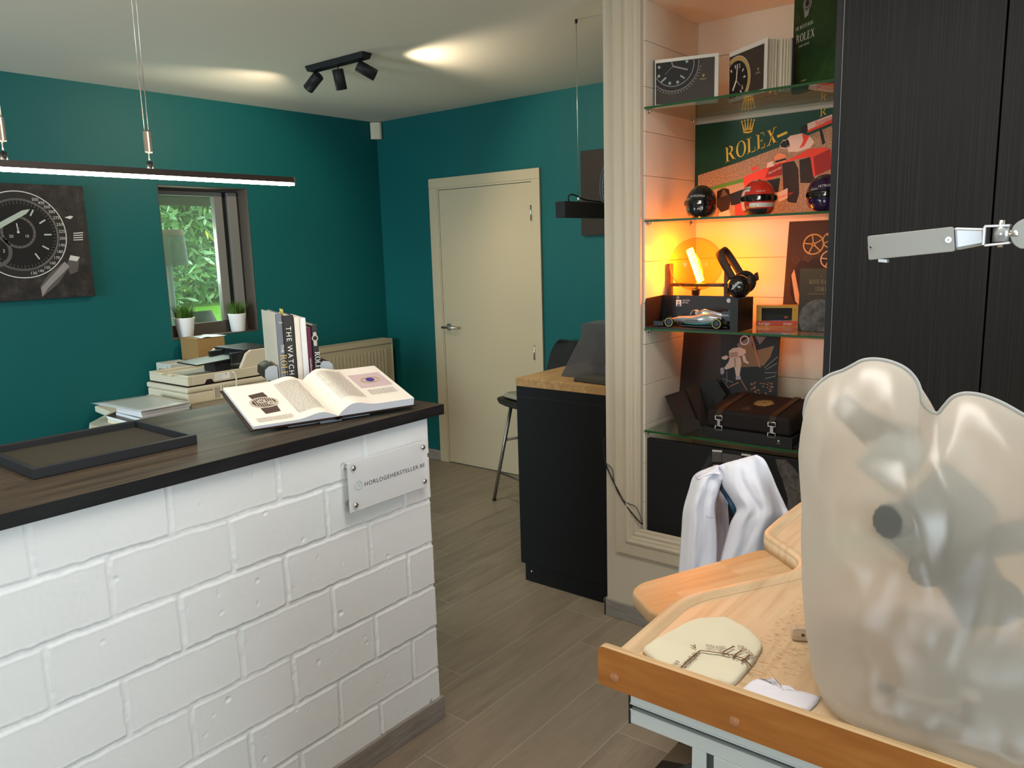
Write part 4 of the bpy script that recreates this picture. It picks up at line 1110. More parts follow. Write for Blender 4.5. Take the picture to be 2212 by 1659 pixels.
pp = MB(); rg = [[lerp(lerp(q[0], q[1], i / 8), lerp(q[3], q[2], i / 8), j / 6) + V((0, 0, 0.001 + 0.005 * (1 - j / 6) * (1 - i / 8))) for i in range(9)] for j in range(7)]
pp.loft(rg, 0, True, False); o = pp.build('plastic_folder', mat('silver_folder', (0.46, 0.48, 0.48), 0.3), loc=(-3.96, 1.9, zc)); so = o.modifiers.new('t', 'SOLIDIFY'); so.thickness = 0.0008
tag(o, 'thin silver grey folder lying on top of the paper pile', 'paper')

# ------------------------------------------------------------------ black desk against the niche wall
BUT = wood('butcher_block', (6, 1, 6), ((0.36, 0.20, 0.075), (0.47, 0.28, 0.115), (0.56, 0.36, 0.17), (0.34, 0.17, 0.06)), 0.4, 7, block=(0, 0.062))
BLK = mat('black_desk_panel', (0.006, 0.006, 0.0065), 0.6)
bd = thing('black_desk', 'black panelled standing desk with butcher block top by the niche wall', 'desk', (-1.98, 3.4, 0))
DX0, DX1, DY0, DY1 = -2.25, -1.7105, 2.832, 4.0
MB().box((DX0, DY0 - 0.002, 0.961), (DX1, DY1, 1.0)).build('worktop', BUT, bd, bevel=0.002)
ep = MB(); ep.box((DX0 + 0.002, DY0, 0.088), (DX1 - .0005, DY0 + 0.018, 0.9605)); e_ = ep.build('end_panel', BLK, bd, bevel=0.001)
b = MB(); b.box((DX0 + 0.006, DY0 - 0.0006, 0.912), (DX1 - .001, DY0 - 0.0001, 0.9145)); b.build('panel_joint', mat('panel_joint_line', (0.02, 0.02, 0.02), 0.5), e_)
MB().box((DX0 + 0.024, DY0 + 0.006, 0.0008), (DX1 - .0005, DY0 + 0.022, 0.088)).build('plinth', BLK, bd)
b = MB(); b.box((DX0 + 0.10, DY0 + 0.019, 0.09), (DX1 - .0005, DY1 - 0.02, 0.9605)); b.box((DX0 + 0.12, DY0 + 0.023, 0.001), (DX1 - .0005, DY1 - 0.04, 0.09)); b.build('carcass', BLK, bd)
for x in (-2.19, -1.755): MB().lathe([(0.0055, 0), (0.005, 0.0025), (0, 0.004)], (x, DY0 + 0.006, 0.052), (0, -1, 0), 16).build('screw', CHROME, bd)

# dust-covered instrument on the desk, folded cloth, wall socket
PLG = clear('grey_plastic_bag', (0.36, 0.36, 0.38), milky=0.30, milk=(0.30, 0.29, 0.29), rough=0.2)
bg = thing('covered_instrument', 'small bench instrument under a grey plastic bag on the butcher block', 'instrument', (-1.95, 3.02, 1.0))
prf = [(-2.105, 1.0012), (-2.035, 1.12), (-1.992, 1.19), (-1.985, 1.252), (-1.80, 1.258), (-1.80, 1.0012)]
A = []; Bk = []
for i, (x, z) in enumerate(prf): A.append(V((x + 0.02, 2.965, z))); Bk.append(V((x - 0.005, 3.13, z)))
b = MB(); b.loft([A, Bk], 0, False, True, False, False); b.poly(A, 0); b.poly(Bk, 0)
o = b.build('plastic_bag', PLG, bg, bevel=0.008); recalc(o)
b = MB(); b.box((-1.93, 3.0, 1.0013), (-1.805, 3.11, 1.06)); b.obox((-1.90, 3.05, 1.12), (0.035, 0, 0.07), (0, 0.045, 0), (0.02, 0, -0.01)); b.box((-1.92, 3.0, 1.165), (-1.805, 3.10, 1.215)); b.build('instrument_body', BLK, bg, bevel=0.006)
q = [AT(1249, 811, 'z', 1.0), AT(1250, 825, 'z', 1.0), AT(1300, 832, 'z', 1.0), AT(1303, 806, 'z', 1.0)]
b = MB(); c = (q[0] + q[1] + q[2] + q[3]) / 4; pts = rounded([p + V((0, 0, 0.0008)) for p in ((-1.955, 2.872, 1.0), (-1.74, 2.850, 1.0), (-1.735, 2.945, 1.0), (-1.945, 2.950, 1.0)) for p in [V(p)]], 0.015)
rr_ = []
for h_, k_ in ((0, 1), (0.008, 1.02), (0.012, 0.99), (0.018, 1.0), (0.026, 0.93), (0.029, 0.6)):
    cc = sum(pts, V((0, 0, 0))) / len(pts); rr_.append([cc + (p - cc) * k_ + V((0, 0, h_)) for p in pts])
b.loft(rr_, 0, True); o = b.build('folded_cloth', mat('grey_cloth', (0.055, 0.053, 0.045), 0.9, bump=(120, .2, .002)), loc=(-1.84, 2.9, 1.0)); tag(o, 'folded dark grey cloth lying near the front edge of the butcher block', 'cloth')
b = MB(); b.box((-1.722, 2.770, 1.015), (-1.7103, 2.822, 1.108)); so_ = b.build('wall_socket', mat('white_switch_plastic', (0.78, 0.74, 0.70), 0.35), loc=(-1.716, 2.796, 1.06), bevel=0.004); tag(so_, 'small white wall switch on the edge of the niche wall above the desk', 'switch')
MB().box((-1.7255, 2.780, 1.028), (-1.7222, 2.812, 1.095)).build('rocker', mat('white_switch_plastic', (0.78, 0.74, 0.70), 0.35), so_, bevel=0.002)

# bar stool
SHELL = mat('black_stool_shell', (0.013, 0.012, 0.011), 0.5); TUBE = mat('grey_steel_tube', (0.30, 0.28, 0.26), 0.35, 0.9)
bs = thing('bar_stool', 'black shell bar stool with steel legs between the desk and the door', 'stool', (-2.83, 3.85, 0))
fw = V((-0.30, -0.954, 0)); rt_ = V((0.954, -0.30, 0)); sc_ = V((-2.835, 3.83, 0.0))
def stp(a, c, z): return sc_ + rt_ * a + fw * c + V((0, 0, z))
prof_ = [(0.235, 0.645, .14), (0.225, 0.668, .175), (0.18, 0.675, .205), (0.05, 0.665, .225), (-0.10, 0.665, .225), (-0.17, 0.69, .222), (-0.205, 0.76, .215), (-0.225, 0.84, .205), (-0.240, 0.93, .185), (-0.250, 0.985, .150), (-0.253, 1.008, .105)]
cm_ = catmull([V((c, z, w)) for c, z, w in prof_], 4); rg = []
for p in cm_:
    row = []
    for i in range(13):
        s = -1 + i / 6; cup = 0.035 * s * s
        on_back = min(1, max(0, (p.y - 0.70) / 0.1))
        row.append(stp(p.z * s, p.x + cup * on_back, p.y + cup * (1 - on_back) * (1 if p.x < 0.15 else 0.3)))
    rg.append(row)
b = MB(); b.loft(rg, 0, True, False); o = b.build('seat_shell', SHELL, bs); so = o.modifiers.new('t', 'SOLIDIFY'); so.thickness = 0.012; o.modifiers.new('s', 'SUBSURF').levels = 1
top = [(-.16, .12), (.16, .12), (.15, -.12), (-.15, -.12)]; ft = [(-.245, .225), (.245, .225), (.225, -.22), (-.225, -.22)]
legs = []
for (a, c), (fa, fc) in zip(top, ft):
    p0, p1 = stp(a, c, 0.655), stp(fa, fc, 0.004); legs.append((p0, p1)); lg = MB().cyl(p0, p1, 0.0115, 0.0105, seg=16).build('leg', TUBE, bs)
    MB().cyl(p1 + (p0 - p1) * 0.012, p1 - V((0, 0, 0.003)), 0.0125, seg=14).build('foot_cap', SATIN, lg)
def at_h(i, z): p0, p1 = legs[i]; return lerp(p1, p0, (z - 0.004) / 0.651)
for i, j, z in ((0, 1, 0.19), (1, 2, 0.40), (2, 3, 0.19), (3, 0, 0.40)): MB().cyl(at_h(i, z), at_h(j, z), 0.008, seg=12).build('footrest', TUBE, bs)
b = MB(); pts = rounded([stp(a, c, 0.684) for a, c in ((-.19, .19), (.19, .19), (.17, -.11), (-.17, -.11))], 0.06, 6); cc = sum(pts, V((0, 0, 0))) / len(pts)
b.loft([[cc + (p - cc) * k + V((0, 0, h_)) for p in pts] for k, h_ in ((0.97, 0), (1.0, 0.008), (0.97, 0.020), (0.80, 0.027), (0.4, 0.030))], 0, True)
o = b.build('seat_cushion', mat('grey_green_pad', (0.27, 0.26, 0.20), 0.85), loc=stp(0, 0, 0.684)); tag(o, 'flat grey green cushion lying on the black bar stool', 'cushion')

# black cable on the niche wall
pts = [AT(x, y, 'y', YF - 0.008 - (0.016 if x > 1330 else 0)) for x, y in ((1305, 945), (1303, 965), (1308, 1000), (1320, 1030), (1335, 1060), (1350, 1088), (1368, 1112), (1382, 1128), (1389, 1133))]
b = MB(); b.tube(catmull(pts, 6), 0.0028); cbm = BLACK
pts2 = [AT(x, y, 'y', YF - 0.010 - (0.016 if x > 1330 else 0)) for x, y in ((1308, 1000), (1322, 1014), (1326, 1040), (1334, 1062), (1350, 1084), (1372, 1094), (1382, 1112), (1388, 1131))]
o = b.build('power_cable', BLACK, loc=(-1.66, YF - 0.01, 0.5)); tag(o, 'thin black cable running down the white niche wall into the niche', 'cable')
MB().tube(catmull(pts2, 6), 0.0016).build('second_strand', BLACK, o)

wpn = thing('added_ceiling_panel', 'added flat white ceiling panel, out of view, brightening the watchmaker bench', 'lamp', (-0.68, 1.22, H))  # unseen panel lamp, added to raise the brightness of the bench
MB().box((-1.28, 1.06, 2.520), (-0.08, 1.38, H - .0005)).build('panel_housing', WHITE, wpn, bevel=.003)
MB().box((-1.26, 1.075, 2.5165), (-0.10, 1.365, 2.5195)).build('panel_diffuser', mat('panel_diffuser', (.9, .9, .88), .5, emit=(1, .96, .9), estr=6.0), wpn)


# ------------------------------------------------------------------ glass shelves of the niche
SHG = clear('shelf_glass', (0.90, 0.95, 0.91), ior=1.5)
SHE = mat('shelf_glass_edge', (0.016, 0.085, 0.022), 0.35, spec=0.2)
SZ = (2.108, 1.686, 1.263, 0.846)
for z, nm in zip(SZ, ('topmost glass shelf of the niche, holding the watch catalogues', 'glass shelf of the niche holding the three small helmets', 'glass shelf of the niche holding the globe lamp and model car', 'lowest glass shelf of the niche, holding the black presentation case')):
    t = thing('glass_shelf', nm, 'shelf', (-1.17, 3.0, z), 'glass shelves in the niche')
    x0, x1, y0, y1 = NX0 + 0.0095, NX1 - 0.0095, 2.767, 3.222
    MB().box((x0, y0 + 0.0015, z - 0.004), (x1, y1, z + 0.004)).build('glass_pane', SHG, t)
    MB().box((x0, y0, z - 0.004), (x1, y0 + 0.0015, z + 0.004)).build('front_edge', SHE, t)
    for x, sx in ((NX0 + 0.008, 1), (NX1 - 0.008, -1)):
        for y in (2.795, 3.17):
            b = MB(); b.cyl((x + sx * .0005, y, z - 0.011), (x + sx * 0.006, y, z - 0.011), 0.0065, seg=18); b.cyl((x + sx * 0.006, y, z - 0.0085), (x + sx * 0.016, y, z - 0.0085), 0.004, seg=14); b.build('shelf_pin', CHROME, t)
ZT = [z + 0.0043 for z in SZ]
K = 0.217
def Zx(x, y, oy=0): return 1360 + x * K, oy + y * K

# --- top shelf: catalogues
BRP = {k: mat('photo_' + k, c, 0.45) for k, c in dict(dusk=(0.055, 0.038, 0.028), face=(0.018, 0.014, 0.013), lume=(0.34, 0.42, 0.36), steel=(0.30, 0.27, 0.25), white=(0.78, 0.72, 0.64), amber=(0.55, 0.34, 0.10), gold=(0.60, 0.46, 0.17), cream=(0.70, 0.62, 0.48)).items()}
BL_ = [BRP[k] for k in ('dusk', 'face', 'lume', 'steel', 'white', 'amber', 'gold', 'cream')]
GRC = mat('green_spine_cloth', (0.012, 0.035, 0.016), 0.5)
def stand_frame(p0, p1):
    p0, p1 = V(p0), V(p1); u_ = (p1 - p0); w_ = u_.length; u_.normalize(); n_ = u_.cross(V((0, 0, 1))).normalized()      # n_ faces the viewer
    return u_, w_, n_
def crown(b, c, u_, v_, s, m):
    """five-pointed crown with ball tips"""
    for k in range(5):
        a = (k - 2) * 0.30; tip = c + u_ * (s * 0.62 * sin(a) * 1.6) + v_ * (s * (0.55 + 0.10 * cos(a * 2)))
        base = c + u_ * (s * 0.16 * (k - 2)) - v_ * (s * 0.30); q = u_ * s * 0.085
        b.poly([base - q, base + q, tip + q * .35, tip - q * .35], m); b.disc(tip, u_, v_, s * 0.085, 12, m)
    b.disc(c - v_ * s * 0.34, u_, v_, s * 0.42, 20, m, 1.0, 0.30)

t = thing('watch_catalogue', 'landscape watch catalogue with dark dial cover, left on the top shelf', 'book', (-1.41, 2.88, ZT[0]), 'catalogues on the top glass shelf')
p0, p1 = V((-1.528, 2.835, ZT[0])), V((-1.298, 2.900, ZT[0])); u_, w_, n_ = stand_frame(p0, p1); hh = 0.178; v_ = V((0, 0, 1))
b = MB(); b.hexa([p0, p1, p1 - n_ * .002, p0 - n_ * .002] + [p + v_ * hh for p in (p0, p1, p1 - n_ * .002, p0 - n_ * .002)]); b.build('front_cover', BRP['white'], t)
q0, q1 = p0 - n_ * 0.012, p1 - n_ * 0.008 - u_ * 0.004; b = MB(); b.hexa([p0 - n_ * .0025, p1 - n_ * .0025 - u_ * .004, q1, q0] + [p + v_ * (hh - .002) for p in (p0 - n_ * .0025, p1 - n_ * .0025 - u_ * .004, q1, q0)]); b.build('page_block', PAPER, t)
b = MB(); b.hexa([p0 - u_ * .003, p0 - u_ * .0002, q0 - u_ * .0002 - n_ * .003, q0 - u_ * .003 - n_ * .003] + [p + v_ * hh for p in (p0 - u_ * .003, p0 - u_ * .0002, q0 - u_ * .0002 - n_ * .003, q0 - u_ * .003 - n_ * .003)]); b.build('spine', GRC, t)
CA = lambda a, h, k=1: p0 + u_ * a + v_ * h + n_ * (0.0004 * k)
b = MB(); b.poly([CA(0.004, .014), CA(w_ - .014, .014), CA(w_ - .014, .166), CA(.004, .166)], 0); b.build('cover_photo', BL_, t)
def clip_circle(b, c, r0, r1, m, k, lo, hi, seg=120):
    for i in range(seg):
        a0, a1 = 2 * pi * i / seg, 2 * pi * (i + 1) / seg
        pts = [(c[0] + r * cos(a), c[1] + r * sin(a)) for r, a in ((r0, a0), (r0, a1), (r1, a1), (r1, a0))]
        if all(lo[0] <= x <= hi[0] and lo[1] <= y <= hi[1] for x, y in pts): b.poly([CA(x, y, k) for x, y in pts], m)
b = MB(); cc = (0.072, 0.152); lo, hi = (0.004, .014), (w_ - .014, .166)
for r1, r0, m, k in ((0.093, 0.0, 1, 2), (0.0955, 0.093, 3, 3), (0.078, 0.075, 3, 3)):
    step = 0.004
    if r0 == 0.0:
        r = 0.0
        while r < r1: clip_circle(b, cc, min(r + step, r1), r, m, k, lo, hi); r += step
    else: clip_circle(b, cc, r1, r0, m, k, lo, hi)
b.build('bezel_photo', BL_, t)
b = MB()
for a, h in ((0.017, .150), (0.016, .118), (0.058, .088), (0.088, .089), (0.122, .160)): b.disc(CA(a, h, 4), u_, v_, 0.0055, 18, 2)
b.line(CA(.024, .095, 4), CA(.044, .110, 4), .006, n_, 2); b.line(CA(.098, .112, 4), CA(.114, .100, 4), .006, n_, 2)
b.line(CA(.070, .148, 5), CA(.126, .130, 5), .006, n_, 3); b.line(CA(.070, .148, 5), CA(.064, .166, 5), .004, n_, 3); b.line(CA(.070, .148, 5), CA(.040, .122, 5), .0015, n_, 3)
for i in range(22):
    a = radians(215 + 6.5 * i); p = (cc[0] + .099 * cos(a), cc[1] + .099 * sin(a))
    if lo[0] < p[0] < hi[0] and lo[1] < p[1] < hi[1]: b.line(CA(*p, 4), CA(cc[0] + .105 * cos(a), cc[1] + .105 * sin(a), 4), .003, n_, 3)
b.build('dial_photo', BL_, t)
b = MB(); b.text('ROLEX', CA(.171, .088, 3), u_, v_, .0058, 6, serif=True); b.build('title_print', BL_, t)
b = MB(); crown(b, CA(.184, .103, 3), u_, v_, .008, 6); b.build('crown_mark', BL_, t)

t = thing('watch_catalogue', 'thick open watch catalogue with gold and black dial cover beside the green book', 'book', (-1.15, 2.88, ZT[0]), 'catalogues on the top glass shelf')
p0, p1 = V((-1.275, 2.944, ZT[0])), V((-1.082, 2.819, ZT[0])); u_, w_, n_ = stand_frame(p0, p1); hh = 0.180
b = MB(); b.hexa([p0, p1, p1 - n_ * .002, p0 - n_ * .002] + [p + v_ * hh for p in (p0, p1, p1 - n_ * .002, p0 - n_ * .002)]); b.build('front_cover', BRP['white'], t)
b = MB(); b.poly([CA(0.002, .014), CA(w_ - .018, .014), CA(w_ - .018, .164), CA(.002, .164)], 0); b.build('cover_photo', BL_, t)
b = MB(); lo, hi = (0.002, .014), (w_ - .018, .164); cc = (0.048, 0.070)
r = 0.0
while r < .070: clip_circle(b, cc, r + .004, r, 1, 2, lo, hi); r += .004
for r1, r0, m in ((.086, .072, 5), (.088, .085, 7), (.0735, .0715, 7)):
    clip_circle(b, cc, r1, r0, m, 3, lo, hi)
b.build('bezel_photo', BL_, t)
b = MB()
for i in range(12):
    a = 2 * pi * i / 12 + .12; f0, f1 = .046, .058
    if i in (2, 11): continue
    pa, pb = (cc[0] + f0 * cos(a), cc[1] + f0 * sin(a)), (cc[0] + f1 * cos(a), cc[1] + f1 * sin(a))
    if lo[0] < min(pa[0], pb[0]): b.line(CA(*pa, 4), CA(*pb, 4), .006, n_, 4)
b.line(CA(.050, .072, 5), CA(.056, .128, 5), .006, n_, 4); b.line(CA(.050, .072, 5), CA(.028, .040, 5), .008, n_, 4); b.line(CA(.050, .072, 5), CA(.075, .050, 5), .0015, n_, 4)
b.text('3', CA(.064, .112, 4), u_, v_, .016, 4); b.text('6', CA(.083, .034, 4), u_, v_, .016, 4)
b.build('dial_photo', BL_, t)
b = MB(); b.text('ROLEX', CA(w_ - .062, .070, 3), u_, v_, .0058, 7, serif=True); b.build('title_print', BL_, t)
b = MB(); crown(b, CA(w_ - .050, .085, 3), u_, v_, .008, 6); b.build('crown_mark', BL_, t)
# fanned pages and back cover behind
b = MB()
for k in range(34):
    a = k / 33; jit = 0.006 * sin(k * 1.7) - (0.022 * math.exp(-((a - 0.45) / .05) ** 2))
    o0 = p0 - n_ * (0.004 + 0.012 * a); o1 = p1 - n_ * (0.006 + 0.088 * a) + u_ * (-0.010 + jit * .5 + 0.02 * a)
    b.hexa([o0, o1, o1 - n_ * .0016, o0 - n_ * .0003] + [p + v_ * (hh - .004 + jit * .2) for p in (o0, o1, o1 - n_ * .0016, o0 - n_ * .0003)])
b.build('pages', mat('cream_pages', (0.76, 0.66, 0.50), 0.7), t)
b = MB(); o0 = p0 - n_ * .019; o1 = p1 - n_ * .100 + u_ * .012; b.hexa([o0, o1, o1 - n_ * .003, o0 - n_ * .003] + [p + v_ * hh for p in (o0, o1, o1 - n_ * .003, o0 - n_ * .003)]); b.build('back_cover', INK, t)

GRB = NT('green_book_cover', 0.4); gn = GRB.noise(GRB.mapping((1, 1, 1)), 11, 6, 0.65)
GRB.color(GRB.ramp(gn, [(0.32, (0.006, 0.022, 0.008)), (0.55, (0.012, 0.050, 0.012)), (0.75, (0.040, 0.095, 0.014))]))
t = thing('green_watch_book', 'tall dark green watch book standing at the cabinet end of the top shelf', 'book', (-0.97, 2.9, ZT[0]))
p0, p1 = V((-1.040, 2.948, ZT[0])), V((-0.845, 2.800, ZT[0])); u_, w_, n_ = stand_frame(p0, p1); hh = 0.335
b = MB(); b.hexa([p0, p1, p1 - n_ * .028, p0 - n_ * .028] + [p + v_ * hh for p in (p0, p1, p1 - n_ * .028, p0 - n_ * .028)]); b.build('cover', GRB.m, t, bevel=0.002)
LG = mat('silver_lettering', (0.62, 0.62, 0.55), 0.45)
b = MB(); b.text('THE WATCH BOOK', CA(.014, .210, 2), u_, v_, .0115, 0, serif=True, sx=.78); b.build('upper_title', LG, t)
b = MB(); b.text('ROLEX', CA(.020, .168, 2), u_, v_, .026, 0, serif=True, sx=.98); b.build('main_title', LG, t)
b = MB(); b.text('GISBERT L. BRUNNER', CA(.036, .150, 2), u_, v_, .0062, 0, serif=True, sx=.75); b.build('author_lettering', LG, t)
b = MB(); b.text('teNeues', CA(.058, .032, 2), u_, v_, .006, 0); b.build('publisher_lettering', mat('gold_letter', (0.5, 0.36, 0.1), 0.5), t)
b = MB()
for i, s in enumerate(('UPDATED', 'AND EXTENDED', 'EDITION OF THE', 'REFERENCE WORK')): b.text(s, CA(.026, .262 - i * .0085, 2), u_, v_, .0045, 0, 'c', serif=True, sx=.55)
b.build('left_blurb', mat('dim_gold', (0.22, 0.18, 0.08), 0.5), t)
b = MB(); c = CA(.080, .285, 2); b.disc(c, u_, v_, .024, 40, 0); b.poly([c + u_ * a + v_ * h for a, h in ((-.014, -.045), (.006, -.040), (.016, -.015), (-.020, -.012))], 0); b.poly([c + u_ * a + v_ * h for a, h in ((-.016, .013), (.018, .013), (.014, .045), (-.010, .045))], 0)
b.disc(c + n_ * .0004, u_, v_, .018, 40, 1)
for i in range(12): d = u_ * cos(pi * i / 6) + v_ * sin(pi * i / 6); b.line(c + n_ * .0008 + d * .011, c + n_ * .0008 + d * .0155, .003, n_, 2)
b.build('watch_photo', [BRP['steel'], BRP['face'], BRP['white']], t)

# --- second shelf: race print and helmets
YPp = 3.208
rp = thing('race_print', 'print of a red racing car in front of a green advertising wall in the niche', 'poster', (-1.17, YPp, ZT[1]))
GRN = NT('gravel_print', 0.6); gn = GRN.noise(GRN.mapping((1, 1, 1)), 160, 3, 0.7)
GRN.color(GRN.ramp(gn, [(0.35, (0.22, 0.15, 0.09)), (0.6, (0.46, 0.34, 0.22))]))
PM = [mat('print_green', (0.006, 0.055, 0.030), 0.4), GRN.m, mat('print_yellow', (0.66, 0.55, 0.06), 0.45), mat('print_red', (0.72, 0.055, 0.018), 0.4), mat('print_tyre', (0.028, 0.018, 0.012), 0.5), mat('print_white', (0.70, 0.62, 0.54), 0.45), mat('print_verge', (0.10, 0.32, 0.05), 0.5), mat('print_darkred', (0.30, 0.015, 0.01), 0.45), mat('print_near_black', (0.012, 0.010, 0.010), 0.45), mat('print_lane', (0.45, 0.36, 0.24), 0.5), mat('print_helmet', (0.75, 0.28, 0.12), 0.4)]
def RZ(x, y, k=1): p = AT(*Zx(x, y, 200), 'y', YPp); p.y -= 0.0004 * k; return p
zb = ZT[1]; xl, xr, zt = NX0 + 0.0095, NX1 - 0.010, 2.089
MB().box((xl, YPp, zb), (xr, YPp + 0.006, zt)).build('print_board', PM[0], rp)
def flat(name, polys, mats=PM):
    b = MB()
    for m, k, pts in polys: b.poly([RZ(x, y, k) for x, y in pts], m)
    return b.build(name, mats, rp)
flat('gravel_print', [(1, 1, ((682, 825), (1100, 690), (1500, 540), (2015, 330), (2050, 800), (2050, 1200), (682, 1240)))])
flat('verge_print', [(6, 2, ((790, 945), (1140, 850), (1140, 890), (830, 970))), (9, 2, ((820, 970), (1140, 890), (1140, 960), (860, 1060)))])
flat('red_car_print', [
    (4, 2, ((1520, 700), (1640, 680), (1680, 760), (1690, 1000), (1660, 1100), (1580, 1090), (1530, 980))), (4, 2, ((870, 985), (930, 950), (990, 960), (1010, 1060), (990, 1160), (920, 1200), (870, 1140))),
    (4, 2, ((1690, 670), (1800, 640), (1850, 900), (1700, 900))),
    (3, 3, ((1140, 840), (1300, 770), (1390, 740), (1560, 680), (1640, 640), (1790, 560), (1960, 545), (2020, 600), (2020, 660), (1830, 840), (1800, 640), (1680, 660), (1520, 705), (1440, 850), (1180, 930), (1130, 900))),
    (7, 4, ((1390, 750), (1515, 700), (1520, 820), (1350, 850))), (3, 4, ((1210, 750), (1275, 730), (1285, 765), (1220, 780))),
    (5, 4, ((1560, 470), (1600, 430), (1720, 405), (1800, 440), (1840, 490), (1800, 550), (1680, 590), (1580, 590))), (3, 5, ((1720, 405), (1790, 440), (1740, 530), (1690, 560), (1730, 480))), (8, 5, ((1500, 520), (1530, 480), (1570, 480), (1585, 520), (1560, 550), (1510, 545))), (5, 4, ((1495, 525), (1530, 470), (1580, 470), (1600, 530), (1560, 560), (1505, 555))),
    (10, 6, ((1440, 640), (1480, 600), (1550, 610), (1570, 650), (1550, 690), (1450, 710))), (8, 7, ((1450, 680), (1560, 650), (1560, 670), (1455, 700))), (5, 5, ((1375, 700), (1430, 680), (1440, 730), (1365, 750))),
    (5, 4, ((1770, 310), (2018, 215), (2018, 265), (1775, 375))), (3, 4, ((1775, 375), (2018, 270), (2018, 300), (1770, 400))), (8, 3, ((1700, 350), (1770, 310), (1770, 400), (1705, 400))), (8, 3, ((1890, 370), (1910, 360), (1950, 500), (1920, 520))),
    (7, 4, ((1830, 640), (2000, 560), (2010, 760), (1850, 830))),
    (5, 5, ((1470, 1000), (1575, 950), (1575, 1050), (1490, 1090))), (8, 3, ((1350, 880), (1500, 850), (1480, 990), (1380, 1000))), (8, 3, ((1000, 1010), (1140, 960), (1100, 1120), (1010, 1120))),
    (5, 4, ((890, 1200), (990, 1165), (1010, 1240), (890, 1240))), (3, 4, ((1050, 1120), (1140, 1090), (1160, 1240), (1050, 1240))), (3, 4, ((1140, 850), (1180, 840), (1180, 990), (1150, 990)))])
b = MB(); un = (RZ(1480, 480) - RZ(950, 690)).normalized(); base = RZ(955, 700, 3)
b.text('ROLEX', base, V((un.x, 0, un.z)), V((-un.z * .2, 0, 1)), 0.062, 2, serif=True, sx=0.9); vs = b.v; mx = max((p - base).dot(un) for p in vs); L = (RZ(1500, 490) - RZ(955, 700)).length
for p in vs: p += un * ((p - base).dot(un) * (L / mx - 1))
b.build('wall_lettering', PM, rp)
b = MB(); crown(b, RZ(1178, 350, 3), V((1, 0, 0)), V((0, 0, 1)), 0.046, 2); b.build('crown_print', PM, rp)
b = MB(); b.text('R', RZ(1895, 245, 3), V((un.x, 0, un.z)), V((0, 0, 1)), 0.030, 2, serif=True); b.build('second_lettering', PM, rp)
b = MB(); b.line(RZ(1470, 440, 3), RZ(1570, 395, 3), .010, V((0, -1, 0)), 2); b.build('bar_print', PM, rp)
b = MB(); b.text('Santander', RZ(1850, 330, 6), V((un.x, 0, un.z)), V((0, 0, 1)), 0.016, 3); b.build('wing_lettering', PM, rp)
b = MB(); b.text('Santander', RZ(1478, 1060, 6), V((.96, 0, .28)), V((0, 0, 1)), 0.011, 3); b.build('nose_lettering', PM, rp)
b = MB(); b.text('Santander', RZ(1385, 815, 6), V((.93, 0, .36)), V((0, 0, 1)), 0.010, 5); b.build('side_lettering', PM, rp)

